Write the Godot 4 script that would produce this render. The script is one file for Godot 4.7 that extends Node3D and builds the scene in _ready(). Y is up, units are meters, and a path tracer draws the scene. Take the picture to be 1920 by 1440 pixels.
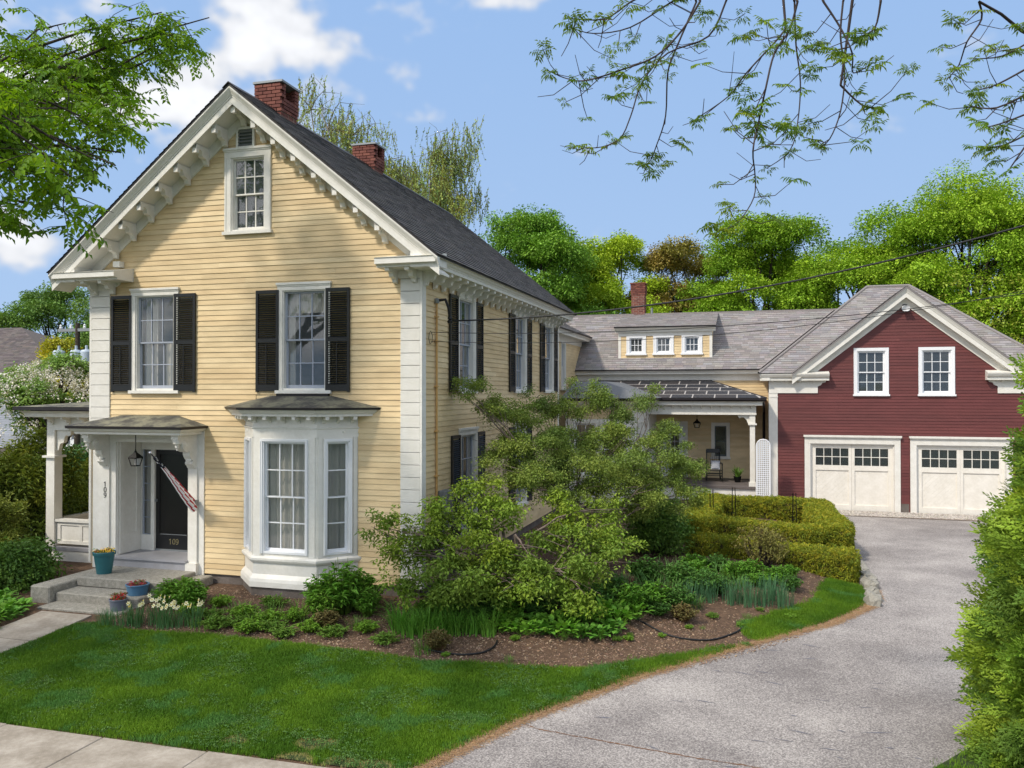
extends Node3D

# ---------------------------------------------------------------- mesh collecting
class MB:
	var v := PackedVector3Array()
	var n := PackedVector3Array()
	var c := PackedColorArray()
	var X := Transform3D()
	var col := Color(1, 1, 1)
	func tri(a, b, d):  # counter-clockwise seen from outside
		a = X * a; b = X * b; d = X * d
		var q: Vector3 = (b - a).cross(d - a).normalized()
		v.append(a); v.append(d); v.append(b)
		for i in 3: n.append(q); c.append(col)
	func quad(a, b, d, e):
		tri(a, b, d); tri(a, d, e)
	func box(p: Vector3, q: Vector3):
		var k = []
		for i in 8: k.append(Vector3(q.x if i & 1 else p.x, q.y if i & 2 else p.y, q.z if i & 4 else p.z))
		quad(k[4], k[5], k[7], k[6]); quad(k[1], k[0], k[2], k[3])
		quad(k[5], k[1], k[3], k[7]); quad(k[0], k[4], k[6], k[2])
		quad(k[6], k[7], k[3], k[2]); quad(k[0], k[1], k[5], k[4])
	func cbox(p: Vector3, q: Vector3, e: float, rg = null, jit := 0.0):  # box with chamfered edges
		var pts = [Vector3(p.x, p.y, p.z), q]
		var ring = func(y, ins):
			var a = []
			var x0 = p.x + ins; var x1 = q.x - ins; var z0 = p.z + ins; var z1 = q.z - ins
			for t in [[x0 + e, z1], [x1 - e, z1], [x1, z1 - e], [x1, z0 + e], [x1 - e, z0], [x0 + e, z0], [x0, z0 + e], [x0, z1 - e]]:
				var w = Vector3(t[0], y, t[1])
				if rg: w += Vector3(rg.randf_range(-jit, jit), rg.randf_range(-jit, jit), rg.randf_range(-jit, jit))
				a.append(w)
			return a
		var R = [ring.call(p.y, 0.0), ring.call(q.y - e, 0.0), ring.call(q.y, e)]
		for k in 2:
			for i in 8:
				var j = (i + 1) % 8
				quad(R[k][i], R[k][j], R[k + 1][j], R[k + 1][i])
		for i in range(1, 7): tri(R[2][0], R[2][i], R[2][i + 1])
	func prism(poly: PackedVector2Array, w0: float, w1: float):  # in the local xy plane, along z
		if poly.size() < 3: return
		if Geometry2D.is_polygon_clockwise(poly): poly.reverse()
		var t = Geometry2D.triangulate_polygon(poly)
		for i in range(0, t.size(), 3):
			var a = poly[t[i]]; var b = poly[t[i + 1]]; var d = poly[t[i + 2]]
			if (b - a).cross(d - a) < 0.0:
				var s = b; b = d; d = s
			tri(Vector3(a.x, a.y, w1), Vector3(b.x, b.y, w1), Vector3(d.x, d.y, w1))
			tri(Vector3(a.x, a.y, w0), Vector3(d.x, d.y, w0), Vector3(b.x, b.y, w0))
		for i in poly.size():
			var a = poly[i]; var b = poly[(i + 1) % poly.size()]
			quad(Vector3(a.x, a.y, w0), Vector3(b.x, b.y, w0), Vector3(b.x, b.y, w1), Vector3(a.x, a.y, w1))
	func sweep(prof: Array, P: Array, A: Array, B := Vector3.UP):  # closed section (a, b) carried along P
		var m = prof.size()
		for i in P.size() - 1:
			for k in m:
				var s = prof[k]; var t = prof[(k + 1) % m]
				quad(P[i] + A[i] * s.x + B * s.y, P[i + 1] + A[i + 1] * s.x + B * s.y, P[i + 1] + A[i + 1] * t.x + B * t.y, P[i] + A[i] * t.x + B * t.y)
		var pl := PackedVector2Array()
		for s in prof: pl.append(s)
		var idx = Geometry2D.triangulate_polygon(pl)
		for e in [0, P.size() - 1]:
			for i in range(0, idx.size(), 3):
				var w = []
				for j in 3: w.append(P[e] + A[e] * pl[idx[i + j]].x + B * pl[idx[i + j]].y)
				tri(w[0], w[1], w[2])
	func st(a, b, d, na, nb, nd):
		var Bs = X.basis
		v.append(X * a); v.append(X * d); v.append(X * b)
		n.append((Bs * na).normalized()); n.append((Bs * nd).normalized()); n.append((Bs * nb).normalized())
		for i in 3: c.append(col)
	func tube(P: Array, R: Array, sides := 6):
		var prev = []
		var pn = []
		var side := Vector3(0.31, 0.2, 0.93)
		for i in P.size():
			var d: Vector3 = (P[mini(i + 1, P.size() - 1)] - P[maxi(i - 1, 0)]).normalized()
			var u = side - d * side.dot(d)
			if u.length() < 0.05: u = Vector3(0.9, 0.1, -0.2) - d * d.dot(Vector3(0.9, 0.1, -0.2))
			u = u.normalized(); side = u
			var w = d.cross(u)
			var ring = []; var rn = []
			for k in sides:
				var a = TAU * k / sides
				var q = u * cos(a) + w * sin(a)
				ring.append(P[i] + q * R[i]); rn.append(q)
			if i > 0:
				for k in sides:
					var j = (k + 1) % sides
					st(prev[k], prev[j], ring[j], pn[k], pn[j], rn[j]); st(prev[k], ring[j], ring[k], pn[k], rn[j], rn[k])
			prev = ring; pn = rn
	func lathe(prof: Array, segs := 20):  # (radius, height) going up on the outside
		for i in prof.size() - 1:
			var a = prof[i]; var b = prof[i + 1]
			var nn = Vector2(b.y - a.y, a.x - b.x).normalized()
			for k in segs:
				var t0 = TAU * k / segs; var t1 = TAU * (k + 1) / segs
				var f = func(p, t): return Vector3(cos(t) * p.x, p.y, -sin(t) * p.x)
				var g = func(t): return Vector3(cos(t) * nn.x, nn.y, -sin(t) * nn.x)
				st(f.call(a, t0), f.call(a, t1), f.call(b, t1), g.call(t0), g.call(t1), g.call(t1))
				st(f.call(a, t0), f.call(b, t1), f.call(b, t0), g.call(t0), g.call(t1), g.call(t0))
	func mesh() -> ArrayMesh:
		var arr = []; arr.resize(Mesh.ARRAY_MAX)
		arr[Mesh.ARRAY_VERTEX] = v; arr[Mesh.ARRAY_NORMAL] = n; arr[Mesh.ARRAY_COLOR] = c
		var m := ArrayMesh.new()
		if v.size() > 0: m.add_surface_from_arrays(Mesh.PRIMITIVE_TRIANGLES, arr)
		return m

# ---------------------------------------------------------------- helpers
var rng := RandomNumberGenerator.new()
var M := {}
var names := {}
var boxes := {}
var cache := {}
var FRONT := Transform3D()
var SIDE := Transform3D(Basis(Vector3(0, 0, -1), Vector3(0, 1, 0), Vector3(1, 0, 0)), Vector3.ZERO)

func V(x, y, z) -> Vector3: return Vector3(x, y, z)
func R(a, b) -> float: return rng.randf_range(a, b)
func named(o: Node, called: String, par: Node):
	var key = str(par.get_instance_id()) + called
	var k = names.get(key, 0)
	names[key] = k + 1
	o.name = called if k == 0 else "%s_%03d" % [called, k]
	par.add_child(o, true)
func tag(o, label := "", category := "", group := "", kind := ""):
	if label: o.set_meta("label", label)
	if category: o.set_meta("category", category)
	if group: o.set_meta("group", group)
	if kind: o.set_meta("kind", kind)
	return o
func thing(called: String, at: Vector3, label: String, category: String, group := "") -> Node3D:
	var o := Node3D.new()
	named(o, called, self)
	o.position = at
	tag(o, label, category, group)
	return o
func part(called: String, par: Node3D, xf := Transform3D()) -> Node3D:
	var o := Node3D.new()
	named(o, called, par)
	o.global_transform = xf
	return o
func mi(called: String, mesh: Mesh, mat: Material, par: Node, xf := Transform3D()) -> MeshInstance3D:
	var o := MeshInstance3D.new()
	o.mesh = mesh
	o.material_override = mat
	named(o, called, par)
	o.global_transform = xf
	return o
func bm(s: Vector3) -> BoxMesh:
	var k = "%.3f %.3f %.3f" % [s.x, s.y, s.z]
	if not boxes.has(k):
		var b := BoxMesh.new(); b.size = s; boxes[k] = b
	return boxes[k]
func bx(called: String, par: Node, T: Transform3D, p: Vector3, q: Vector3, mat: Material) -> MeshInstance3D:
	return mi(called, bm((q - p).abs()), mat, par, T * Transform3D(Basis(), (p + q) / 2.0))
func mm(called: String, mesh: Mesh, mat: Material, par: Node, xfs: Array, cols: Array, stuff := true) -> MultiMeshInstance3D:
	var m := MultiMesh.new()
	m.transform_format = MultiMesh.TRANSFORM_3D
	m.use_colors = true
	m.mesh = mesh
	m.instance_count = xfs.size()
	var k := Color(1, 1, 1)
	if mat == M.leaf or mat == M.leaf_near: k = Color(LEAF, LEAF, LEAF)
	for i in xfs.size():
		m.set_instance_transform(i, xfs[i]); m.set_instance_color(i, cols[i] * k)
	var o := MultiMeshInstance3D.new()
	o.multimesh = m
	o.material_override = mat
	named(o, called, par)
	o.global_transform = Transform3D()
	if stuff: o.set_meta("kind", "stuff")
	return o
func tilt(at: Vector3, s: Vector3, yaw: float, lean: float, lean_dir: float) -> Transform3D:
	var b = Basis(Vector3(cos(lean_dir), 0, sin(lean_dir)), lean) * Basis(Vector3.UP, yaw)
	return Transform3D(b.scaled_local(s), at)
func jit(c: Color, a := 0.12) -> Color:
	var k = 1.0 + R(-a, a)
	return Color(c.r * k * (1 + R(-a, a) * 0.5), c.g * k, c.b * k * (1 + R(-a, a) * 0.6))

# textures: two noises and a speckle between two colours
func tex(size: int, sd: int, f1: float, w1: float, f2: float, w2: float, speck: float, ca: Color, cb: Color, stretch := Vector2.ONE) -> ImageTexture:
	var get_n = func(f, s):
		var fn := FastNoiseLite.new()
		fn.seed = s; fn.frequency = f; fn.fractal_octaves = 4
		return fn.get_seamless_image(int(size / stretch.x), int(size / stretch.y))
	var a: Image = get_n.call(f1, sd); var b: Image = get_n.call(f2, sd + 7)
	a.resize(size, size); b.resize(size, size)
	var da = a.get_data(); var db = b.get_data()
	var r := RandomNumberGenerator.new(); r.seed = sd
	var out := PackedByteArray(); out.resize(size * size * 3)
	for i in size * size:
		var t = clampf(0.5 + (da[i] / 255.0 - 0.5) * w1 + (db[i] / 255.0 - 0.5) * w2 + (r.randf() - 0.5) * speck, 0, 1)
		out[i * 3] = int(255 * lerpf(ca.r, cb.r, t)); out[i * 3 + 1] = int(255 * lerpf(ca.g, cb.g, t)); out[i * 3 + 2] = int(255 * lerpf(ca.b, cb.b, t))
	var im = Image.create_from_data(size, size, false, Image.FORMAT_RGB8, out)
	im.generate_mipmaps()
	return ImageTexture.create_from_image(im)
func mat(c: Color, rough := 0.7, t: Texture2D = null, sc := 1.0, metal := 0.0) -> StandardMaterial3D:
	var m := StandardMaterial3D.new()
	m.albedo_color = c; m.roughness = rough; m.metallic = metal
	if t:
		m.albedo_texture = t
		m.uv1_triplanar = true; m.uv1_world_triplanar = true
		m.uv1_scale = Vector3.ONE * sc
	return m
func relief(m: StandardMaterial3D, t: Texture2D, cm: float):
	m.heightmap_enabled = true; m.heightmap_texture = t; m.heightmap_scale = cm
	return m
func leafmat(back := 0.6) -> StandardMaterial3D:
	var m := StandardMaterial3D.new()
	m.vertex_color_use_as_albedo = true
	m.roughness = 0.55
	m.metallic_specular = 0.3
	m.cull_mode = BaseMaterial3D.CULL_DISABLED
	m.backlight_enabled = true
	m.backlight = Color(back, back, back * 0.6)
	return m

func materials():
	var W := Color(1, 1, 1)
	M.t_paint = tex(512, 3, 0.006, 0.7, 0.03, 0.5, 0.12, Color(0.93, 0.925, 0.91), W)
	M.t_board = tex(512, 11, 0.004, 1.0, 0.02, 0.7, 0.15, Color(0.87, 0.86, 0.84), W, Vector2(4, 1))
	M.t_old = tex(512, 19, 0.01, 1.1, 0.05, 0.6, 0.25, Color(0.62, 0.6, 0.55), W)
	M.t_asph = tex(1024, 23, 0.003, 0.6, 0.012, 0.3, 1.1, Color(0.56, 0.54, 0.54), Color(1, 0.985, 0.97))
	M.t_asph2 = tex(512, 29, 0.006, 1.2, 0.02, 0.5, 0.05, Color(0.74, 0.73, 0.74), Color(1, 0.985, 0.97))
	M.t_conc = tex(1024, 31, 0.005, 0.7, 0.03, 0.4, 0.5, Color(0.72, 0.7, 0.67), W)
	M.t_gran = tex(512, 37, 0.02, 0.5, 0.09, 0.5, 0.9, Color(0.6, 0.6, 0.58), W)
	M.t_soil = tex(1024, 41, 0.01, 0.6, 0.06, 0.7, 0.7, Color(0.45, 0.42, 0.38), W)
	M.t_grain = tex(512, 43, 0.02, 0.4, 0.08, 0.5, 0.9, Color(0.72, 0.72, 0.72), W)
	M.t_lichen = tex(512, 47, 0.008, 2.2, 0.05, 1.1, 0.3, Color(0.24, 0.235, 0.225), Color(0.5, 0.49, 0.41))
	M.t_bump = tex(512, 53, 0.03, 0.8, 0.1, 0.6, 0.5, Color(0, 0, 0), W)
	M.yellow = []
	for k in 5: M.yellow.append(mat(Color(0.92, 0.83, 0.655).lerp(Color(0.895, 0.79, 0.605), k * 0.25), 0.55, M.t_board, 0.5))
	M.red = []
	for k in 4: M.red.append(mat(Color(0.435, 0.21, 0.20).lerp(Color(0.395, 0.18, 0.175), k * 0.33), 0.6, M.t_board, 0.5))
	M.grey_board = [mat(Color(0.66, 0.68, 0.73), 0.6, M.t_board, 0.5)]
	M.white = mat(Color(0.91, 0.90, 0.87), 0.5, M.t_paint, 0.8)
	M.white_old = mat(Color(0.89, 0.88, 0.85), 0.6, M.t_paint, 0.35)
	M.vinyl = mat(Color(0.91, 0.915, 0.92), 0.4)
	M.sash = mat(Color(0.62, 0.645, 0.69), 0.45)
	M.black_green = mat(Color(0.045, 0.06, 0.065), 0.45, M.t_paint, 1.0)
	M.iron = mat(Color(0.04, 0.04, 0.045), 0.45, null, 1.0, 0.5)
	M.door_black = mat(Color(0.05, 0.055, 0.065), 0.35)
	M.drip = mat(Color(0.09, 0.065, 0.075), 0.5)
	M.rubber = mat(Color(1, 1, 1), 0.85, M.t_lichen, 0.4)
	M.shingle = mat(Color(1, 1, 1), 0.9, M.t_grain, 1.5)
	M.shingle.vertex_color_use_as_albedo = true
	M.mortar = mat(Color(0.74, 0.67, 0.6), 0.95, M.t_grain, 3.0)
	M.brick = []
	for k in 5: M.brick.append(mat(Color(0.60, 0.37, 0.31).lerp(Color(0.47, 0.27, 0.235), k * 0.25), 0.9, M.t_grain, 3.0))
	M.granite = relief(mat(Color(0.71, 0.69, 0.645), 0.85, M.t_gran, 0.8), M.t_bump, 0.4)
	M.founda = relief(mat(Color(0.47, 0.44, 0.42), 0.9, M.t_conc, 0.6), M.t_bump, 0.4)
	M.concrete = relief(mat(Color(0.71, 0.675, 0.625), 0.9, M.t_conc, 0.33), M.t_bump, 0.15)
	M.asphalt = relief(mat(Color(0.715, 0.70, 0.685), 0.92, M.t_asph, 0.085), M.t_bump, 0.25)
	M.asphalt.detail_enabled = false
	M.soil = relief(mat(Color(0.49, 0.385, 0.295), 0.95, M.t_soil, 0.6), M.t_bump, 1.2)
	M.attic_board = mat(Color(0.48, 0.38, 0.28), 0.9, M.t_board, 0.5)
	M.dirt_grass = relief(mat(Color(0.25, 0.35, 0.10), 0.95, M.t_soil, 0.35), M.t_bump, 1.2)
	M.floor_grey = mat(Color(0.63, 0.63, 0.65), 0.5, M.t_paint, 0.8)
	M.plaster = mat(Color(0.80, 0.78, 0.73), 0.9)
	M.curtain = mat(Color(0.80, 0.78, 0.72), 0.9)
	M.curtain.backlight_enabled = true; M.curtain.backlight = Color(0.5, 0.5, 0.48)
	M.glass = StandardMaterial3D.new()
	M.glass.transparency = BaseMaterial3D.TRANSPARENCY_ALPHA
	M.glass.albedo_color = Color(0.55, 0.6, 0.62, 0.08)
	M.glass.roughness = 0.02; M.glass.metallic_specular = 0.6
	M.bark = relief(mat(Color(0.33, 0.29, 0.25), 0.95, M.t_old, 1.5), M.t_bump, 2.0)
	M.twig = mat(Color(0.23, 0.19, 0.18), 0.9)
	M.pale_bark = mat(Color(0.56, 0.5, 0.46), 0.95, M.t_old, 2.0)
	M.leaf = leafmat(0.6)
	M.leaf_near = leafmat(0.9)
	M.flower = leafmat(0.5)
	M.pipe = mat(Color(0.76, 0.60, 0.36), 0.6)
	M.metal_grey = mat(Color(0.55, 0.57, 0.58), 0.5, M.t_paint, 1.0, 0.4)
	M.wire = mat(Color(0.07, 0.07, 0.075), 0.6)
	M.tile = []
	for k in 3: M.tile.append(mat(Color(0.155, 0.16, 0.185).lerp(Color(0.2, 0.185, 0.19), k * 0.5), 0.55, M.t_paint, 1.0))
	M.tile_gap = mat(Color(0.64, 0.62, 0.6), 0.8)

# walls with openings, boards, shingles ------------------------------------------
func wall(called: String, par: Node3D, T: Transform3D, outline: PackedVector2Array, holes: Array, w0: float, w1: float, m: Material):
	var b := MB.new(); b.X = T
	var lo := 1e9; var hi := -1e9; var l := 1e9; var r := -1e9
	for p in outline: lo = minf(lo, p.y); hi = maxf(hi, p.y); l = minf(l, p.x); r = maxf(r, p.x)
	var ys = [lo, hi]
	for h in holes: ys.append(clampf(h.position.y, lo, hi)); ys.append(clampf(h.end.y, lo, hi))
	ys.sort()
	for i in ys.size() - 1:
		if ys[i + 1] - ys[i] < 0.002: continue
		var mid = (ys[i] + ys[i + 1]) / 2
		for s in spans(l, r, holes, mid, mid):
			var rect := PackedVector2Array([Vector2(s[0], ys[i]), Vector2(s[1], ys[i]), Vector2(s[1], ys[i + 1]), Vector2(s[0], ys[i + 1])])
			for pl in Geometry2D.intersect_polygons(rect, outline): b.prism(pl, w0, w1)
	return mi(called, b.mesh(), m, par)
func spans(l: float, r: float, holes: Array, y0: float, y1: float) -> Array:
	var cuts = [[l, r]]
	for h in holes:
		if h.position.y < y1 + 0.0005 and h.end.y > y0 - 0.0005:
			var nxt = []
			for s in cuts:
				if h.end.x <= s[0] or h.position.x >= s[1]: nxt.append(s); continue
				if h.position.x > s[0] + 0.005: nxt.append([s[0], h.position.x])
				if h.end.x < s[1] - 0.005: nxt.append([h.end.x, s[1]])
			cuts = nxt
	return cuts
func clapboards(par: Node3D, T: Transform3D, v0: float, v1: float, e: float, lo: Callable, hi: Callable, holes: Array, mats: Array, quota: Array, top_down := false):
	var rows = []
	var y := v0
	while y < v1 - 0.02:
		rows.append(y); y += e
	if top_down: rows.reverse()
	var rest := MB.new()
	for yy in rows:
		var yt = minf(yy + e, v1)
		var l = lo.call(yy); var r = hi.call(yy)
		if r - l < 0.06: continue
		var segs = []
		for s in spans(l, r, holes, yy + 0.015, yt - 0.015):
			if s[1] - s[0] > 2.6 and R(0, 1) < 0.4:
				var m = R(s[0] + 0.9, s[1] - 0.9)
				segs.append([s[0], m - 0.0015]); segs.append([m + 0.0015, s[1]])
			else: segs.append(s)
		for s in segs:
			var l1 = lo.call(yt) if is_equal_approx(s[0], l) else s[0]
			var r1 = hi.call(yt) if is_equal_approx(s[1], r) else s[1]
			var one = quota[0] > 0 and s[1] - s[0] > 0.12
			var b: MB = MB.new() if one else rest
			b.X = T
			var o0 = 0.019 + R(-0.002, 0.003); var o1 = 0.005
			var p = [V(s[0], yy, 0), V(s[1], yy, 0), V(s[1], yy + R(-0.003, 0.003), o0 + R(-0.002, 0.002)), V(s[0], yy + R(-0.003, 0.003), o0), V(r1, yt, o1), V(l1, yt, o1)]
			b.quad(p[3], p[2], p[4], p[5]); b.quad(p[0], p[1], p[2], p[3])
			b.tri(p[1], p[4], p[2]); b.tri(p[0], p[3], p[5])
			if one:
				quota[0] -= 1
				mi("clapboard", b.mesh(), mats[rng.randi() % mats.size()], par)
	if rest.v.size() > 0:
		mi("clapboard_course", rest.mesh(), mats[0], par).set_meta("kind", "stuff")
func row_range(poly: Array, t: float) -> Vector2:
	var a := 1e9; var b := -1e9
	for i in poly.size():
		var p: Vector2 = poly[i]; var q: Vector2 = poly[(i + 1) % poly.size()]
		if (p.y <= t and q.y >= t) or (q.y <= t and p.y >= t):
			var k = 0.0 if absf(q.y - p.y) < 1e-6 else (t - p.y) / (q.y - p.y)
			var xs = [lerpf(p.x, q.x, k)] if absf(q.y - p.y) > 1e-6 else [p.x, q.x]
			for x in xs: a = minf(a, x); b = maxf(b, x)
	return Vector2(a, b)
# poly: (along the eave, up the slope) in metres; org on the roof plane; s and u unit vectors
func shingles(called: String, par: Node, org: Vector3, s: Vector3, u: Vector3, poly: Array, cols: Array, e := 0.14, tab := 0.3, proud := 0.014):
	var b := MB.new()
	var nrm = s.cross(u).normalized()
	if nrm.y < 0: nrm = -nrm
	var top := 0.0
	for p in poly: top = maxf(top, p.y)
	var t := 0.0
	var row := 0
	while t < top - 0.01:
		var t1 = minf(t + e, top)
		var r0 = row_range(poly, t + 0.0005); var r1 = row_range(poly, t1 - 0.0005)
		var x = r0.x + (R(-tab, 0) if row % 2 == 0 else R(-tab, 0))
		while x < maxf(r0.y, r1.y):
			var w = tab * R(0.55, 1.3)
			var a0 = clampf(x, r0.x, r0.y); var b0 = clampf(x + w - 0.004, r0.x, r0.y)
			var a1 = clampf(x, r1.x, r1.y); var b1 = clampf(x + w - 0.004, r1.x, r1.y)
			x += w
			if b0 - a0 < 0.003 and b1 - a1 < 0.003: continue
			b.col = jit(cols[rng.randi() % cols.size()], 0.10)
			var h = proud * R(0.8, 1.25)
			var p0 = org + s * a0 + u * t; var p1 = org + s * b0 + u * t
			var q0 = p0 + nrm * h; var q1 = p1 + nrm * h
			var k0 = org + s * a1 + u * t1 + nrm * 0.002; var k1 = org + s * b1 + u * t1 + nrm * 0.002
			b.quad(q0, q1, k1, k0); b.quad(p0, p1, q1, q0)
		t = t1; row += 1
	var o = mi(called, b.mesh(), M.shingle, par)
	o.set_meta("kind", "stuff")
	return o

# windows, shutters, brackets ---------------------------------------------------
# u0..u1, v0..v1: the clear opening inside the casing
func window(par: Node3D, T: Transform3D, u0: float, u1: float, v0: float, v1: float, o := {}):
	var w = u1 - u0; var h = v1 - v0
	var L = T * Transform3D(Basis(), V((u0 + u1) / 2, v0, 0))
	var win = part(o.get("name", "window"), par, L)
	var cs: float = o.get("casing", 0.12)
	var mc = o.get("trim", M.white); var ms = o.get("sashmat", M.sash)
	var b := MB.new(); b.X = L
	var x = w / 2
	if cs > 0:
		b.box(V(-x - cs, -0.02, -0.02), V(-x, h, 0.042)); b.box(V(x, -0.02, -0.02), V(x + cs, h, 0.042))
		b.box(V(-x - cs, h, -0.02), V(x + cs, h + cs, 0.044))
		b.box(V(-x - cs * 0.92, -0.021, 0.041), V(-x - cs * 0.7, h, 0.052)); b.box(V(x + cs * 0.7, -0.021, 0.041), V(x + cs * 0.92, h, 0.052))
	b.box(V(-x - 0.001, -0.02, -0.16), V(-x + 0.025, h, 0.02)); b.box(V(x - 0.025, -0.02, -0.16), V(x + 0.001, h, 0.02))
	b.box(V(-x, h - 0.025, -0.16), V(x, h + 0.001, 0.018)); b.box(V(-x, -0.02, -0.16), V(x, 0.02, 0.016))
	mi("frame", b.mesh(), mc, win)
	if o.get("head", false):
		var hb := MB.new(); hb.X = L
		hb.box(V(-x - cs - 0.02, h + cs, -0.01), V(x + cs + 0.02, h + cs + 0.045, 0.075))
		hb.box(V(-x - cs - 0.005, h + cs - 0.03, 0.0), V(x + cs + 0.005, h + cs, 0.057))
		mi("head_trim", hb.mesh(), mc, win)
	if o.get("sill", true):
		bx("sill", win, L, V(-x - cs - 0.03, -0.085, -0.02), V(x + cs + 0.03, -0.02, 0.085), mc)
	var nc: int = o.get("cols", 3); var ru: int = o.get("rows", 2)
	var sash_n: int = o.get("sashes", 2)
	var sw: float = o.get("stile", 0.045)
	var base = -0.045
	for k in sash_n:
		var y0 = 0.02 + (h - 0.045) * k / sash_n - (0.015 if k > 0 else 0.0)
		var y1 = 0.02 + (h - 0.045) * (k + 1) / sash_n + (0.015 if k < sash_n - 1 else 0.0)
		var z1 = base if k == sash_n - 1 else base - 0.042
		var z0 = z1 - 0.036
		var xi = x - 0.025
		var s := MB.new(); s.X = L
		s.box(V(-xi, y0, z0), V(-xi + sw, y1, z1)); s.box(V(xi - sw, y0, z0), V(xi, y1, z1))
		var br = sw * (1.5 if k == 0 else 0.75)
		s.box(V(-xi + sw, y0, z0 + 0.001), V(xi - sw, y0 + br, z1 - 0.001)); s.box(V(-xi + sw, y1 - sw * 0.8, z0 + 0.001), V(xi - sw, y1, z1 - 0.001))
		mi("sash", s.mesh(), ms, win)
		var gx0 = -xi + sw; var gx1 = xi - sw; var gy0 = y0 + br; var gy1 = y1 - sw * 0.8
		var mw = 0.011
		for i in range(1, nc):
			var cx = lerpf(gx0, gx1, float(i) / nc)
			bx("muntin", win, L, V(cx - mw, gy0, z0 + 0.004), V(cx + mw, gy1, z1 - 0.003), ms)
		for j in range(1, ru):
			var cy = lerpf(gy0, gy1, float(j) / ru)
			for i in nc:
				bx("muntin", win, L, V(lerpf(gx0, gx1, float(i) / nc) + (mw if i > 0 else 0.0), cy - mw, z0 + 0.005), V(lerpf(gx0, gx1, float(i + 1) / nc) - (mw if i < nc - 1 else 0.0), cy + mw, z1 - 0.004), ms)
		for i in nc:
			for j in ru:
				var px0 = lerpf(gx0, gx1, float(i) / nc) + (mw if i > 0 else 0.0); var px1 = lerpf(gx0, gx1, float(i + 1) / nc) - (mw if i < nc - 1 else 0.0)
				var py0 = lerpf(gy0, gy1, float(j) / ru) + (mw if j > 0 else 0.0); var py1 = lerpf(gy0, gy1, float(j + 1) / ru) - (mw if j < ru - 1 else 0.0)
				var pn = bx("pane", win, L, V(px0, py0, (z0 + z1) / 2 - 0.0015), V(px1, py1, (z0 + z1) / 2 + 0.0015), M.glass)
				pn.rotate_object_local(Vector3(0, 1, 0), R(-0.006, 0.006)); pn.rotate_object_local(Vector3(1, 0, 0), R(-0.006, 0.006))
	for c in o.get("curtains", []):  # [x0, x1, y0, y1] as shares of the opening
		var cb := MB.new(); cb.X = L
		var xa = lerpf(-x, x, c[0]); var xb = lerpf(-x, x, c[1]); var n = int((xb - xa) / 0.022)
		var ph = R(0, 6)
		var f = func(i): return V(lerpf(xa, xb, float(i) / n), 0, -0.24 + 0.03 * sin(i * 0.9 + ph) + 0.012 * sin(i * 0.37 + ph))
		for i in n: cb.quad(f.call(i) + V(0, h * c[2], 0), f.call(i + 1) + V(0, h * c[2], 0), f.call(i + 1) + V(0, h * c[3], 0), f.call(i) + V(0, h * c[3], 0))
		mi("curtain", cb.mesh(), o.get("curtain_mat", M.curtain), win)
	return win
func shutter(par: Node3D, T: Transform3D, u0: float, v0: float, w: float, h: float, single := true):
	var L = T * Transform3D(Basis(Vector3.UP, R(-0.02, 0.02)), V(u0 + w / 2, v0, 0.028))
	var s = part("shutter", par, L)
	var x = w / 2; var d = 0.035; var sw = 0.055
	bx("stile", s, L, V(-x, -0.02, 0), V(-x + sw, h, d), M.black_green); bx("stile", s, L, V(x - sw, -0.02, 0), V(x, h, d), M.black_green)
	var rails = [[0.0, 0.13], [h * 0.5 - 0.04, h * 0.5 + 0.04], [h - 0.07, h]]
	for r in rails: bx("rail", s, L, V(-x + sw, r[0], 0.001), V(x - sw, r[1], d - 0.001), M.black_green)
	var sl = bm(Vector3(w - 2 * sw, 0.007, 0.046))
	var joined := MB.new()
	for k in 2:
		var y = rails[k][1] + 0.02
		while y < rails[k + 1][0] - 0.01:
			var tl = L * Transform3D(Basis(Vector3.RIGHT, 0.72 + R(-0.05, 0.05)), V(0, y, d * 0.5))
			if single: mi("slat", sl, M.black_green, s, tl)
			else:
				joined.X = tl; joined.box(V(-x + sw, -0.0035, -0.023), V(x - sw, 0.0035, 0.023))
			y += 0.045
	if not single: mi("louvre", joined.mesh(), M.black_green, s)
	bx("tilt_rod", s, L, V(-0.008, 0.16, d + 0.012), V(0.008, h * 0.5 - 0.07, d + 0.024), M.black_green)
func bracket_mesh(d: float, h: float, w: float) -> ArrayMesh:
	var k = "br%.2f%.2f%.2f" % [d, h, w]
	if not cache.has(k):
		var b := MB.new()
		b.X = Transform3D(Basis(Vector3(0, 0, 1), Vector3(0, 1, 0), Vector3(-1, 0, 0)), Vector3.ZERO)
		var pl := PackedVector2Array([Vector2(0, 0), Vector2(d, 0), Vector2(d, -h * 0.22), Vector2(d * 0.9, -h * 0.27)])
		for i in 6:
			var a = i / 5.0
			pl.append(Vector2(d * (0.82 - 0.3 * a - 0.06 * sin(a * PI)), -h * (0.27 + 0.28 * a - 0.13 * sin(a * PI))))
		pl.append(Vector2(d * 0.46, -h * 0.6))
		for i in 6:
			var a = i / 5.0
			pl.append(Vector2(d * (0.42 - 0.27 * a - 0.05 * sin(a * PI)), -h * (0.62 + 0.3 * a - 0.1 * sin(a * PI))))
		pl.append(Vector2(0, -h))
		b.prism(pl, -w / 2, w / 2)
		cache[k] = b.mesh()
	return cache[k]
func bracket(par: Node3D, T: Transform3D, u: float, v: float, d: float, h: float, w: float, called := "bracket", w0 := 0.0):
	mi(called, bracket_mesh(d, h, w), M.white, par, T * Transform3D(Basis(), V(u, v, w0)))
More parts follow.
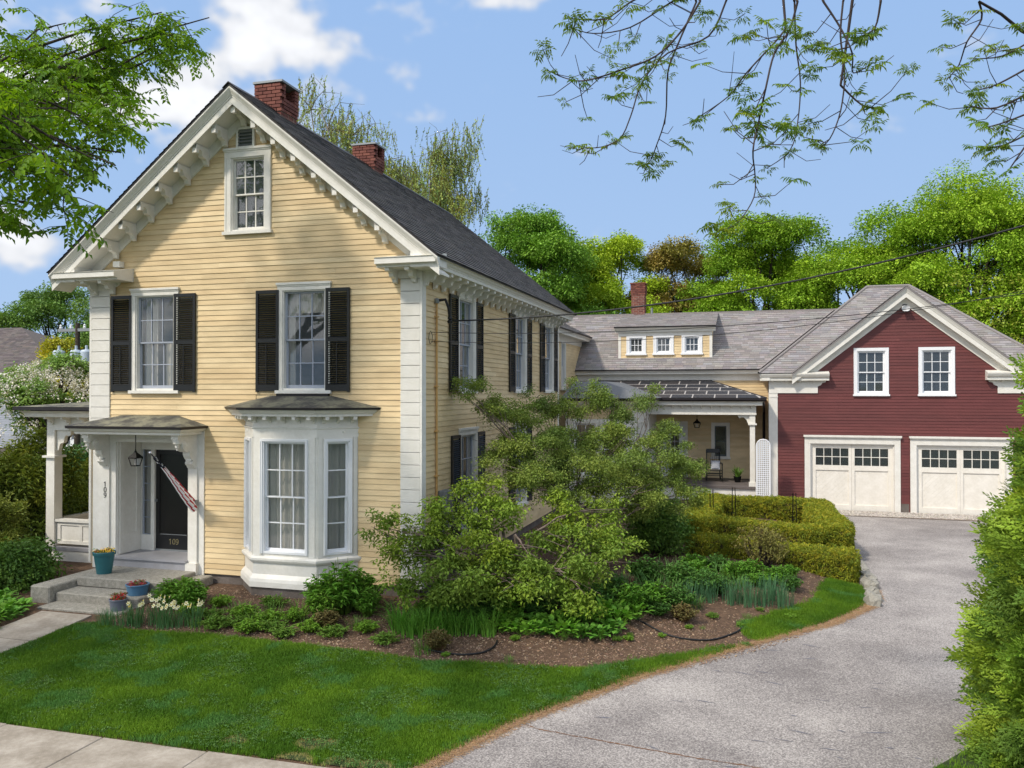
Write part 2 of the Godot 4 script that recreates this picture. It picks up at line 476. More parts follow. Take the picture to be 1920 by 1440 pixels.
func chimney(par: Node3D, c: Vector3, wx: float, wz: float, y0: float, y1: float, cap_open := true):
	# courses of single bricks round a mortar core
	var ch = part("chimney", par, Transform3D(Basis(), V(c.x, y0, c.z)))
	var core := MB.new()
	var lb = 0.2; var hb = 0.062; var j = 0.015; var y = y0
	var open_h = 0.36 if cap_open else 0.22
	var body = y1 - open_h
	core.box(V(c.x - wx / 2 + 0.006, y0, c.z - wz / 2 + 0.006), V(c.x + wx / 2 - 0.006, body, c.z + wz / 2 - 0.006))
	mi("mortar", core.mesh(), M.mortar, ch)
	var row := 0
	while y < y1 - 0.03:
		var gx = 0.0
		if y > body - 0.26 and y < body - 0.12: gx = 0.02 + 0.02 * ((y - body + 0.26) / 0.14)
		elif y >= body - 0.12: gx = 0.035
		var hx = wx / 2 + gx; var hz = wz / 2 + gx
		var up = y >= body
		for side in 4:
			var along = hx if side % 2 == 0 else hz
			var x = -along
			if row % 2 == (side % 2): x += 0.1
			var first = true
			if x > -along:
				_brick(ch, c, side, -along, x - j, y, hb, hx, hz, up)
			while x < along - 0.02:
				var e = minf(x + lb, along)
				if e - x > 0.03: _brick(ch, c, side, x, e, y, hb, hx, hz, up)
				x += lb + j
		y += hb + j; row += 1
	bx("cap", ch, Transform3D(), V(c.x - wx / 2 - 0.06, y1, c.z - wz / 2 - 0.06), V(c.x + wx / 2 + 0.06, y1 + 0.045, c.z + wz / 2 + 0.06), M.metal_grey if cap_open else M.brick[0])
	return ch
func _brick(ch, c, side, a, b, y, hb, hx, hz, up):
	# on the open top only the corner piers (and on the z faces the whole wall) stand
	var half = hx if side % 2 == 0 else hz
	if up and side % 2 == 1 and a > -half + 0.14 and b < half - 0.14: return
	if up and side % 2 == 1:
		if b > -half + 0.16 and a < 0: b = minf(b, -half + 0.16)
		if a < half - 0.16 and b > 0: a = maxf(a, half - 0.16)
		if b - a < 0.02: return
	var d = 0.095
	var p: Vector3; var q: Vector3
	var o = R(-0.003, 0.003)
	match side:
		0: p = V(a, 0, hz - d); q = V(b, hb, hz + o)
		1: p = V(hx - d, 0, -b); q = V(hx + o, hb, -a)
		2: p = V(-b, 0, -hz - o); q = V(-a, hb, -hz + d)
		_: p = V(-hx - o, 0, a); q = V(-hx + d, hb, b)
	if side % 2 == 1:  # the x faces butt against the z faces
		p.z = maxf(p.z, -hz + d + 0.004); q.z = minf(q.z, hz - d - 0.004)
		if q.z - p.z < 0.02: return
	bx("brick", ch, Transform3D(), V(c.x, y, c.z) + p, V(c.x, y, c.z) + q, M.brick[rng.randi() % 5])

# ---------------------------------------------------------------- the yellow house
func mitre(pts: Array) -> Array:  # pts in plan from left to right seen from outside; outward vectors at the points
	var seg = []
	for i in pts.size() - 1:
		var d: Vector3 = (pts[i + 1] - pts[i]).normalized()
		seg.append(Vector3(-d.z, 0, d.x))
	var A = []
	for i in pts.size():
		if i == 0: A.append(seg[0])
		elif i == pts.size() - 1: A.append(seg[-1])
		else: A.append((seg[i - 1] + seg[i]) / (1.0 + seg[i - 1].dot(seg[i])))
	return A
const RX := -3.85
const RY := 10.45
const RS := 0.8126
func rooftop(x: float) -> float: return RY - RS * absf(x - RX)

func main_house():
	var H = thing("yellow_house", V(RX, 0.3, -6), "yellow clapboard gabled house with black shutters, bay window and white trim", "house")
	var q := [300]
	# openings
	var attic = Rect2(-4.21, 7.63, 0.79, 1.51)
	var upL = Rect2(-6.555, 4.355, 0.97, 2.0); var upR = Rect2(-3.0, 4.355, 0.97, 2.0)
	var bay = Rect2(-3.75, 0.6, 2.3, 2.95); var door = Rect2(-7.07, 0.45, 1.92, 2.86)
	# the walls behind the boards
	wall("wall", H, FRONT, PackedVector2Array([Vector2(-7.69, 0.52), Vector2(-0.01, 0.52), Vector2(-0.01, 7.1), Vector2(RX, 10.05), Vector2(-7.69, 7.1)]), [attic, upL, upR, bay, door], -0.16, 0.0, M.yellow[0])
	var sw = []
	var sc = [-2.62, -7.13, -10.45]
	for z in sc: sw.append(Rect2(-z - 0.5, 4.355, 1.0, 2.0))
	var low = [-2.75, -7.13]
	for z in low: sw.append(Rect2(-z - 0.5, 1.25, 1.0, 2.1))
	wall("wall", H, SIDE, PackedVector2Array([Vector2(0.16, 0.52), Vector2(11.84, 0.52), Vector2(11.84, 7.1), Vector2(0.16, 7.1)]), sw, -0.16, 0.0, M.yellow[0])
	wall("wall", H, Transform3D(), PackedVector2Array([Vector2(-7.69, 0.52), Vector2(-0.01, 0.52), Vector2(-0.01, 7.1), Vector2(RX, 10.05), Vector2(-7.69, 7.1)]), [], -11.84, -11.7, M.yellow[0])
	bx("wall", H, Transform3D(), V(-7.69, 0.52, -11.7), V(-7.54, 7.1, -0.16), M.yellow[0])
	bx("floor", H, Transform3D(), V(-7.54, 3.75, -11.7), V(-0.16, 3.95, -0.9), M.plaster)
	bx("floor", H, Transform3D(), V(-7.54, 0.5, -11.7), V(-0.16, 0.6, -0.9), M.plaster)
	bx("ceiling", H, Transform3D(), V(-7.54, 6.9, -11.7), V(-0.16, 7.0, -0.17), M.plaster)
	bx("attic_floor", H, Transform3D(), V(-7.54, 7.0, -11.7), V(-0.16, 7.04, -0.17), M.attic_board)
	bx("foundation", H, Transform3D(), V(-7.66, -0.3, -11.8), V(-0.03, 0.515, -0.03), M.founda)
	# boards: the gable, the front, then the side from the top
	var gl = func(v): return -7.21 if v < 6.62 else RX - (9.86 - v) / RS
	var gh = func(v): return -0.41 if v < 6.62 else RX + (9.86 - v) / RS
	var holes = [Rect2(-4.36, 7.54, 1.09, 1.73), Rect2(-4.1, 9.31, 0.46, 0.5), Rect2(-6.68, 4.28, 1.22, 2.24), Rect2(-3.125, 4.28, 1.22, 2.24), Rect2(-3.87, 0.5, 2.55, 3.5), Rect2(-3.62, 4.0, 2.1, 0.2), Rect2(-7.7, 0.45, 2.87, 3.1), Rect2(-7.3, 3.55, 2.2, 0.15)]
	clapboards(H, FRONT, 0.53, 9.86, 0.1095, gl, gh, holes, M.yellow, q, true)
	var sh = []
	for z in sc: sh.append(Rect2(-z - 0.62, 4.28, 1.24, 2.24))
	for z in low: sh.append(Rect2(-z - 0.62, 1.17, 1.24, 2.34))
	clapboards(H, SIDE, 0.53, 6.52, 0.1095, func(v): return 0.17, func(v): return 11.7, sh, M.yellow, q, true)
	# grooved corner boards: blocks one above the other
	for c in [[-7.7, -7.21], [-0.41, 0.0]]:
		var y = 0.5 if c[0] > -1 else 3.5
		while y < 6.5:
			var b := MB.new()
			b.cbox(V(c[0], y, 0.0), V(c[1] - 0.001, minf(y + 0.226, 6.53), 0.04), 0.006)
			mi("corner_block", b.mesh(), M.white_old, H)
			y += 0.24
		bx("corner_backing", H, Transform3D(), V(c[0] + 0.004, 0.5 if c[0] > -1 else 3.5, -0.01), V(c[1] - 0.006, 6.52, 0.012), M.white_old)
	bx("corner_board", H, Transform3D(), V(0.0, 0.5, -0.17), V(0.04, 6.5, 0.041), M.white)
	bx("corner_board", H, Transform3D(), V(0.0, 0.5, -11.84), V(0.035, 6.5, -11.7), M.white)
	bx("corner_board", H, Transform3D(), V(-7.74, 0.6, -0.2), V(-7.69, 6.5, 0.041), M.white)
	# roof
	var slope = sqrt(1 + RS * RS)
	var run = 4.43
	var cols = [Color(0.072, 0.069, 0.07), Color(0.09, 0.085, 0.085), Color(0.055, 0.053, 0.054), Color(0.105, 0.1, 0.098)]
	var R3 := MB.new()
	for sgn in [1.0, -1.0]:
		var e = V(RX + sgn * run, RY - RS * run, 0); var t = V(RX, RY, 0)
		for z in [[0.63, -12.05]]:
			R3.sweep([Vector2(0.63, 0.0), Vector2(-12.05, 0.0), Vector2(-12.05, -0.05), Vector2(0.63, -0.05)], [e, t], [Vector3(0, 0, 1), Vector3(0, 0, 1)])
	var roof = mi("roof", R3.mesh(), M.drip, H)
	shingles("shingle_course", roof, V(RX + run + 0.02, RY - RS * (run + 0.02), 0.65), V(0, 0, -1), V(-1, RS, 0) / slope, [Vector2(0, 0), Vector2(12.7, 0), Vector2(12.7, (run + 0.02) * slope), Vector2(0, (run + 0.02) * slope)], cols)
	shingles("shingle_course", roof, V(RX - run - 0.02, RY - RS * (run + 0.02), 0.65), V(0, 0, -1), V(1, RS, 0) / slope, [Vector2(0, 0), Vector2(12.7, 0), Vector2(12.7, (run + 0.02) * slope), Vector2(0, (run + 0.02) * slope)], cols, 0.14, 0.6)
	var rc := MB.new()
	rc.sweep([Vector2(-0.14, -0.09), Vector2(0, 0.03), Vector2(0.14, -0.09), Vector2(0, 0.01)], [V(RX, RY, 0.66), V(RX, RY, -12.06)], [Vector3(1, 0, 0), Vector3(1, 0, 0)])
	mi("ridge_cap", rc.mesh(), M.drip, roof)
	# rake trim: crown and fascia, soffit, frieze
	var P = [V(RX - run, RY - RS * run, 0), V(RX, RY, 0), V(RX + run, RY - RS * run, 0)]
	var Z = [Vector3(0, 0, 1), Vector3(0, 0, 1), Vector3(0, 0, 1)]
	var cr := MB.new()
	cr.sweep([Vector2(0.5, -0.052), Vector2(0.625, -0.052), Vector2(0.625, -0.085), Vector2(0.605, -0.12), Vector2(0.575, -0.16), Vector2(0.555, -0.20), Vector2(0.54, -0.21), Vector2(0.54, -0.235), Vector2(0.525, -0.24), Vector2(0.525, -0.385), Vector2(0.5, -0.385)], P, Z)
	mi("rake_crown", cr.mesh(), M.white, H)
	var so := MB.new()
	so.sweep([Vector2(0.0, -0.32), Vector2(0.5, -0.32), Vector2(0.5, -0.36), Vector2(0.0, -0.36)], P, Z)
	mi("soffit", so.mesh(), M.white, H)
	var fr := MB.new()
	fr.sweep([Vector2(-0.001, -0.36), Vector2(0.05, -0.36), Vector2(0.05, -0.58), Vector2(0.035, -0.6), Vector2(-0.001, -0.6)], [V(RX - 4.0, rooftop(RX - 4.0), 0), P[1], V(RX + 4.0, rooftop(RX + 4.0), 0)], Z)
	mi("frieze", fr.mesh(), M.white, H)
	for k in 8:
		for sgn in [-1.0, 1.0]:
			if k == 0 and sgn > 0: continue
			var x = RX + sgn * (0.02 + 0.45 * k) + (0.0 if sgn < 0 else -0.03)
			bracket(H, FRONT, x, rooftop(x) - 0.32 - 0.03 * minf(k, 1), 0.42, 0.36, 0.11, "rake_bracket", 0.05)
			bx("bracket_drop", H, Transform3D(), V(x - 0.05, rooftop(x) - 0.52, 0.38), V(x + 0.05, rooftop(x) - 0.34, 0.47), M.white)
	# eave cornices
	var ev := MB.new()
	var ep = [Vector2(0.0, 6.64), Vector2(0.46, 6.64), Vector2(0.46, 6.70), Vector2(0.475, 6.715), Vector2(0.475, 6.73), Vector2(0.51, 6.76), Vector2(0.535, 6.81), Vector2(0.555, 6.835), Vector2(0.555, 6.855), Vector2(0.0, 7.2)]
	ev.sweep(ep, [V(0, 0, 0.52), V(0, 0, -12.0)], [Vector3(1, 0, 0), Vector3(1, 0, 0)])
	mi("eave_cornice", ev.mesh(), M.white, H)
	ev = MB.new()
	ev.sweep(ep, [V(-7.7, 0, -12.0), V(-7.7, 0, 0.52)], [Vector3(-1, 0, 0), Vector3(-1, 0, 0)])
	mi("eave_cornice", ev.mesh(), M.white, H)
	bx("frieze", H, Transform3D(), V(-0.001, 6.48, -11.84), V(0.05, 6.64, 0.049), M.white)
	var z := 0.30
	for k in 25:
		bracket(H, SIDE, 0.12 + k * 0.478, 6.64, 0.40, 0.29, 0.10, "eave_bracket", 0.03)
	# cornice returns
	for s in [[-0.70, 0.53], [-8.22, -6.62]]:
		var rt := MB.new()
		rt.sweep([Vector2(0.0, 6.66), Vector2(0.5, 6.66), Vector2(0.5, 6.69), Vector2(0.55, 6.71), Vector2(0.60, 6.715), Vector2(0.60, 6.815), Vector2(0.62, 6.83), Vector2(0.0, 6.95)], [V(s[0], 0, 0), V(s[1], 0, 0)], [Vector3(0, 0, 1), Vector3(0, 0, 1)])
		mi("cornice_return", rt.mesh(), M.white, H)
	var fb := MB.new()
	fb.prism(PackedVector2Array([Vector2(-0.60, 6.66), Vector2(0.05, 6.66), Vector2(0.05, 6.5), Vector2(-0.44, 6.5), Vector2(-0.46, 6.55), Vector2(-0.54, 6.57), Vector2(-0.56, 6.62)]), 0.0, 0.052)
	mi("return_frieze", fb.mesh(), M.white, H)
	fb = MB.new()
	fb.prism(PackedVector2Array([Vector2(-7.76, 6.66), Vector2(-6.95, 6.66), Vector2(-6.98, 6.6), Vector2(-7.05, 6.57), Vector2(-7.13, 6.55), Vector2(-7.17, 6.5), Vector2(-7.76, 6.5)]), 0.0, 0.052)
	mi("return_frieze", fb.mesh(), M.white, H)
	for x in [-0.50, -0.10, -7.55, -7.10]: bracket(H, FRONT, x, 6.66, 0.42, 0.26, 0.09, "eave_bracket", 0.05)
	# windows and shutters
	window(H, FRONT, attic.position.x, attic.end.x, attic.position.y, attic.end.y, {"casing": 0.15, "rows": 2, "sashmat": M.white, "head": true, "stile": 0.04})
	for u in [upL, upR]:
		var left = u == upL
		window(H, FRONT, u.position.x, u.end.x, u.position.y, u.end.y, {"casing": 0.11, "head": true, "curtains": [[0.02, 0.34, 0.0, 0.98], [0.6, 0.98, 0.0, 0.5]] if left else [[0.02, 0.98, 0.78, 0.98], [0.02, 0.16, 0.0, 0.98]]})
	for s in [-7.165, -5.57, -3.60, -2.015]: shutter(H, FRONT, s, 4.32, 0.525, 2.05)
	for i in 3:
		var u = sw[i]
		window(H, SIDE, u.position.x, u.end.x, u.position.y, u.end.y, {"casing": 0.11, "head": true, "curtains": [[0.02, 0.3, 0.0, 0.98]]})
		shutter(H, SIDE, u.position.x - 0.635, 4.32, 0.535, 2.05, i < 2); shutter(H, SIDE, u.end.x + 0.1, 4.32, 0.535, 2.05, i < 2)
	for i in [3, 4]:
		var u = sw[i]
		window(H, SIDE, u.position.x, u.end.x, u.position.y, u.end.y, {"casing": 0.11, "head": true})
		shutter(H, SIDE, u.position.x - 0.635, 1.22, 0.535, 2.15, false); shutter(H, SIDE, u.end.x + 0.1, 1.22, 0.535, 2.15, false)
	# attic vent
	var vt = part("attic_vent", H, Transform3D(Basis(), V(RX, 9.3, 0)))
	var vb := MB.new()
	vb.box(V(-4.08, 9.31, 0), V(-4.03, 9.76, 0.05)); vb.box(V(-3.70, 9.31, 0), V(-3.65, 9.76, 0.05)); vb.box(V(-4.03, 9.71, 0), V(-3.70, 9.76, 0.049)); vb.box(V(-4.03, 9.31, 0), V(-3.70, 9.36, 0.049))
	mi("frame", vb.mesh(), M.white, vt)
	bx("backing", vt, Transform3D(), V(-4.03, 9.36, -0.01), V(-3.70, 9.71, 0.004), M.metal_grey)
	for k in 5: mi("slat", bm(V(0.33, 0.012, 0.07)), M.metal_grey, vt, Transform3D(Basis(Vector3.RIGHT, 0.7), V(-3.865, 9.395 + k * 0.068, 0.03)))
	# small lamp box near the left cornice
	bx("motion_lamp", H, Transform3D(), V(-7.03, 6.98, 0.02), V(-6.86, 7.1, 0.16), M.white)
	# chimneys on the ridge
	chimney(H, V(RX - 0.05, 0, -1.2), 0.60, 0.64, 9.9, 10.98)
	chimney(H, V(RX - 0.05, 0, -5.78), 0.60, 0.54, 9.9, 10.96)
	bay_window(H)
	entry(H)
	side_porch(H)
	service(H)
	rear_wing(H)

func bay_window(H: Node3D):
	var B = part("bay", H, Transform3D(Basis(), V(-2.6, 0.5, 0.3)))
	var A = [V(-3.87, 0, 0), V(-3.29, 0, 0.6), V(-1.90, 0, 0.6), V(-1.32, 0, 0)]
	var out = mitre(A)
	out[0] = Vector3(-1, 0, 0) * 1.0; out[3] = Vector3(1, 0, 0) * 1.0
	# ends lie in the wall: keep the profile's offset along the wall, scaled so that faces stay parallel
	var d01: Vector3 = (A[1] - A[0]).normalized()
	var k = 1.0 / absf(Vector3(-d01.z, 0, d01.x).dot(Vector3(-1, 0, 0)))
	out[0] *= k; out[3] *= k
	var sw = func(called, prof, m):
		var b := MB.new(); b.sweep(prof, A, out); mi(called, b.mesh(), m, B)
	sw.call("foundation", [Vector2(-0.1, -0.2), Vector2(0.03, -0.2), Vector2(0.03, 0.50), Vector2(-0.1, 0.50)], M.founda)
	sw.call("base_trim", [Vector2(-0.1, 0.50), Vector2(0.075, 0.50), Vector2(0.075, 0.60), Vector2(0.06, 0.66), Vector2(0.03, 0.70), Vector2(0.0, 0.74), Vector2(-0.1, 0.74)], M.white)
	sw.call("lower_panel", [Vector2(-0.1, 0.74), Vector2(0.0, 0.74), Vector2(0.0, 0.97), Vector2(-0.1, 0.97)], M.white)
	sw.call("sill_band", [Vector2(-0.1, 0.97), Vector2(0.03, 0.97), Vector2(0.05, 1.0), Vector2(0.06, 1.02), Vector2(0.06, 1.06), Vector2(0.0, 1.10), Vector2(-0.1, 1.10)], M.white)
	sw.call("frieze", [Vector2(-0.1, 3.42), Vector2(0.012, 3.42), Vector2(0.012, 3.58), Vector2(0.03, 3.59), Vector2(0.03, 3.61), Vector2(0.0, 3.62), Vector2(0.0, 3.84), Vector2(-0.1, 3.84)], M.white)
	sw.call("cornice", [Vector2(-0.1, 3.83), Vector2(0.24, 3.83), Vector2(0.24, 3.875), Vector2(0.26, 3.88), Vector2(0.30, 3.93), Vector2(0.31, 3.955), Vector2(-0.1, 3.955)], M.white)
	sw.call("drip_edge", [Vector2(0.2, 3.955), Vector2(0.355, 3.955), Vector2(0.36, 4.0), Vector2(0.2, 4.02)], M.drip)
	# roof of three slopes
	var r := MB.new()
	var E = []
	for i in 4: E.append(A[i] + out[i] * 0.365 + V(0, 3.995, 0))
	var T0 = V(-3.28, 4.225, 0.01); var T1 = V(-1.90, 4.225, 0.01)
	E[0].z = 0.01; E[3].z = 0.01
	r.tri(E[0], E[1], T0); r.quad(E[1], E[2], T1, T0); r.tri(E[2], E[3], T1)
	r.quad(E[0] - V(0, 0.02, 0), T0 - V(0, 0.02, 0), T1 - V(0, 0.02, 0), E[3] - V(0, 0.02, 0))
	mi("roof", r.mesh(), M.rubber, B)
	bx("flashing", B, Transform3D(), V(-3.12, 4.215, 0.0), V(-1.95, 4.262, 0.06), M.drip)
	# faces with their windows
	for f in 3:
		var p: Vector3 = A[f]; var e: Vector3 = A[f + 1]
		var u = (e - p).normalized(); var L = (e - p).length()
		var T = Transform3D(Basis(u, Vector3.UP, u.cross(Vector3.UP)), p)
		var half = 0.475 if f == 1 else 0.235
		var c = L / 2
		var hole = Rect2(c - half, 1.16, 2 * half, 2.2)
		wall("face", B, T, PackedVector2Array([Vector2(0, 1.0), Vector2(L, 1.0), Vector2(L, 3.5), Vector2(0, 3.5)]), [hole], -0.1, -0.004, M.white)
		window(B.get_parent(), T, hole.position.x, hole.end.x, 1.17, 3.34, {"casing": 0.045, "cols": 3 if f == 1 else 1, "rows": 2, "sashmat": M.vinyl, "trim": M.vinyl, "sill": false, "stile": 0.035, "name": "bay_window", "curtains": [[0.0, 1.0, 0.0, 1.0]], "curtain_mat": M.sheer})
		for x in [0.03, L - 0.03 - (0.15 if f == 1 else 0.07)]:
			bx("pilaster", B, T, V(x, 1.10, -0.006), V(x + (0.15 if f == 1 else 0.07), 3.42, 0.014), M.white)
		bx("head_board", B, T, V(c - half - 0.06, 3.385, -0.006), V(c + half + 0.06, 3.43, 0.01), M.white)
		var nb = 5 if f == 1 else 3
		for i in nb:
			var uu = L * (i + 0.5) / nb if f != 1 else lerpf(0.06, L - 0.06, i / 4.0)
			bracket(B, T, uu, 3.832, 0.2, 0.14, 0.055, "bracket", 0.0)
			bx("bracket_drop", B, T, V(uu - 0.035, 3.765, 0.16), V(uu + 0.035, 3.832, 0.225), M.white)
	# inside of the bay
	bx("seat_board", B, Transform3D(), V(-3.7, 1.02, -0.15), V(-1.5, 1.06, 0.2), M.white)
	bx("ceiling", B, Transform3D(), V(-3.7, 3.50, -0.15), V(-1.5, 3.54, 0.25), M.white)

func entry(H: Node3D):
	var E = part("entry", H, Transform3D(Basis(), V(-6.1, 0.58, 0)))
	var I = Transform3D()
	# recess
	bx("recess_wall", E, I, V(-7.10, 0.6, -0.72), V(-7.02, 3.3, 0.0), M.white)
	bx("recess_wall", E, I, V(-5.20, 0.6, -0.72), V(-5.12, 3.3, 0.0), M.white)
	bx("recess_ceiling", E, I, V(-7.10, 3.26, -0.86), V(-5.12, 3.34, 0.0), M.white)
	for s in [[-7.02, 1], [-5.2, -1]]:  # panelled reveals
		var b := MB.new()
		var x0 = s[0]; var x1 = s[0] + 0.022 * s[1]
		for r in [[0.8, 1.22, -0.68, -0.06], [3.02, 3.26, -0.68, -0.06], [1.22, 3.02, -0.68, -0.56], [1.22, 3.02, -0.18, -0.06]]:
			b.box(V(minf(x0, x1), r[0], r[2]), V(maxf(x0, x1), r[1], r[3]))
		mi("reveal_panel", b.mesh(), M.white, E)
	bx("doorstep", E, I, V(-7.05, 0.58, -0.75), V(-5.17, 0.745, 0.12), M.floor_grey)
	bx("doorstep_tread", E, I, V(-7.04, 0.745, -0.75), V(-5.18, 0.785, 0.16), M.floor_grey)
	# back of the recess: frame, sidelights and door
	var fb := MB.new()
	fb.box(V(-7.02, 0.785, -0.80), V(-6.985, 3.26, -0.70)); fb.box(V(-6.73, 0.785, -0.80), V(-6.635, 3.02, -0.68)); fb.box(V(-5.72, 0.785, -0.80), V(-5.625, 3.02, -0.68)); fb.box(V(-5.25, 0.785, -0.80), V(-5.2, 3.26, -0.70))
	fb.box(V(-6.985, 3.02, -0.80), V(-5.25, 3.26, -0.69)); fb.box(V(-6.985, 0.785, -0.80), V(-6.73, 1.12, -0.70)); fb.box(V(-5.625, 0.785, -0.80), V(-5.25, 1.12, -0.70))
	mi("door_frame", fb.mesh(), M.white, E)
	for s in [[-6.985, -6.73], [-5.625, -5.25]]:
		var T = FRONT
		for k in 5:
			var y0 = 1.14 + k * 0.376
			bx("sidelight_pane", E, I, V(s[0] + 0.02, y0, -0.752), V(s[1] - 0.02, y0 + 0.355, -0.749), M.glass)
			bx("sidelight_muntin", E, I, V(s[0], y0 - 0.02, -0.77), V(s[1], y0, -0.735), M.sash)
		bx("sidelight_curtain", E, I, V(s[0], 1.1, -0.86), V(s[1], 3.05, -0.85), M.sheer)
		bx("sidelight_stile", E, I, V(s[0], 1.12, -0.77), V(s[0] + 0.03, 3.02, -0.73), M.sash)
	var D = part("front_door", H, Transform3D(Basis(), V(-6.18, 0.8, -0.75)))
	bx("door_leaf", D, I, V(-6.635, 0.82, -0.79), V(-5.72, 3.02, -0.75), M.door_black)
	for r in [[-6.635, -6.54, 0.82, 3.02], [-5.815, -5.72, 0.82, 3.02], [-6.54, -5.815, 0.82, 1.16], [-6.54, -5.815, 2.92, 3.02]]:
		bx("screen_rail", D, I, V(r[0], r[2], -0.75), V(r[1], r[3], -0.733), M.door_black)
	bx("screen", D, I, V(-6.54, 1.16, -0.75), V(-5.815, 2.92, -0.746), M.screen)
	bx("kick_line", D, I, V(-6.52, 1.14, -0.735), V(-5.83, 1.152, -0.729), M.metal_grey)
	bx("handle", D, I, V(-6.615, 1.86, -0.735), V(-6.585, 1.92, -0.68), M.metal_grey)
	bx("threshold", D, I, V(-6.635, 0.786, -0.79), V(-5.72, 0.82, -0.7), M.metal_grey)
	_text(D, "109", V(-6.16, 0.985, -0.728), 0.115, mat(Color(0.6, 0.56, 0.42), 0.4, null, 1, 0.6), "door_number")
	# pilasters and surround
	for s in [[-7.64, -7.04], [-5.22, -4.83]]:
		bx("pilaster", E, I, V(s[0], 0.5, -0.01), V(s[1], 3.56, 0.035), M.white)
		var c = (s[0] + s[1]) / 2 + (0.06 if s[0] < -7 else -0.05)
		bx("pilaster_strip", E, I, V(c - 0.10, 0.62, 0.035), V(c + 0.10, 2.75, 0.075), M.white)
		bx("pilaster_base", E, I, V(c - 0.13, 0.5, 0.035), V(c + 0.13, 0.74, 0.14), M.white)
		# carved console under the hood
		var con := MB.new()
		con.X = Transform3D(Basis(Vector3(0, 0, 1), Vector3(0, 1, 0), Vector3(-1, 0, 0)), V(c, 0, 0.035))
		var pl := PackedVector2Array([Vector2(0, 3.42), Vector2(0.62, 3.42), Vector2(0.62, 3.34), Vector2(0.56, 3.32), Vector2(0.52, 3.28)])
		for i in 9:
			var a = i / 8.0 * PI
			pl.append(Vector2(0.40 + 0.10 * cos(a) - 0.06 * i / 8.0, 3.26 - 0.10 * sin(a) - 0.02 * i))
		for i in 7:
			var a = i / 6.0
			pl.append(Vector2(0.25 - 0.10 * a + 0.03 * sin(a * PI), 3.06 - 0.18 * a))
		for i in 7:
			var a = i / 6.0 * PI
			pl.append(Vector2(0.13 + 0.05 * sin(a), 2.88 - 0.08 * i / 6.0 * 1.4))
		pl.append(Vector2(0.10, 2.72)); pl.append(Vector2(0, 2.70))
		con.prism(pl, -0.085, 0.085)
		mi("console", con.mesh(), M.white, E)
		for sx in [-0.09, 0.09]:  # scroll eyes
			var ey := MB.new(); ey.X = Transform3D(Basis(Vector3.FORWARD if sx < 0 else Vector3.BACK, -PI / 2) , V(c + sx, 3.23, 0.43))
			ey.lathe([Vector2(0.085, -0.01), Vector2(0.085, 0.01), Vector2(0.06, 0.015), Vector2(0.05, 0.006), Vector2(0.03, 0.016), Vector2(0.0, 0.02)], 14)
			mi("scroll_eye", ey.mesh(), M.white, E)
		var ros := MB.new(); ros.X = Transform3D(Basis(Vector3.RIGHT, PI / 2), V(c, 2.90, 0.2))
		ros.lathe([Vector2(0.07, 0), Vector2(0.07, 0.015), Vector2(0.045, 0.03), Vector2(0.04, 0.018), Vector2(0.02, 0.03), Vector2(0, 0.032)], 12)
		mi("rosette", ros.mesh(), M.white, E)
		var pen := MB.new(); pen.X = Transform3D(Basis(), V(c, 3.08, 0.57))
		pen.lathe([Vector2(0, 0.02), Vector2(0.015, 0.03), Vector2(0.02, 0.06), Vector2(0.04, 0.09), Vector2(0.045, 0.14), Vector2(0.08, 0.17), Vector2(0.09, 0.25), Vector2(0.1, 0.34)], 12)
		mi("pendant", pen.mesh(), M.white, E)
	bx("architrave", E, I, V(-7.04, 3.26, -0.01), V(-5.22, 3.56, 0.03), M.white)
	bx("architrave_trim", E, I, V(-7.03, 3.23, 0.0), V(-5.23, 3.30, 0.055), M.white)
	var x := -7.0
	while x < -5.3:
		bx("dentil", E, I, V(x, 3.40, 0.03), V(x + 0.05, 3.47, 0.075), M.white)
		x += 0.1
	# hood
	var A = [V(-7.45, 0, 0), V(-7.45, 0, 0.72), V(-4.90, 0, 0.72), V(-4.90, 0, 0)]
	var out = mitre(A)
	var cs := MB.new()
	cs.sweep([Vector2(-0.2, 3.42), Vector2(0.0, 3.42), Vector2(0.02, 3.43), Vector2(0.02, 3.47), Vector2(0.08, 3.50), Vector2(0.115, 3.545), Vector2(-0.2, 3.545)], A, out)
	mi("hood_cornice", cs.mesh(), M.white, E)
	bx("hood_soffit", E, I, V(-7.3, 3.48, 0.0), V(-5.0, 3.52, 0.6), M.white)
	cs = MB.new()
	cs.sweep([Vector2(-0.1, 3.545), Vector2(0.14, 3.545), Vector2(0.145, 3.60), Vector2(-0.1, 3.62)], A, out)
	mi("hood_drip_edge", cs.mesh(), M.drip, E)
	var h := MB.new()
	var e0 = V(-7.60, 3.598, 0.01); var e1 = V(-7.60, 3.598, 0.868); var e2 = V(-4.752, 3.598, 0.868); var e3 = V(-4.752, 3.598, 0.01)
	var t0 = V(-6.92, 3.80, 0.01); var t1 = V(-5.46, 3.80, 0.01)
	h.tri(e0, e1, t0); h.quad(e1, e2, t1, t0); h.tri(e2, e3, t1)
	mi("hood_roof", h.mesh(), M.rubber, E)
	# house number on the left pilaster
	for i in 3: _text(E, ["1", "0", "9"][i], V(-7.28, 2.31 - i * 0.118, 0.077), 0.105, M.iron, "house_number")
	# the hanging lantern and the flag are things of their own; see small_things()

func _text(par: Node3D, s: String, at: Vector3, size: float, m: Material, called: String, basis := Basis()):
	var t := TextMesh.new()
	var f := SystemFont.new(); f.font_names = PackedStringArray(["Droid Sans"])
	t.font = f; t.text = s; t.font_size = 32; t.pixel_size = size / 23.0; t.depth = 0.012
	t.horizontal_alignment = HORIZONTAL_ALIGNMENT_CENTER; t.vertical_alignment = VERTICAL_ALIGNMENT_CENTER
	mi(called, t, m, par, Transform3D(basis, at))

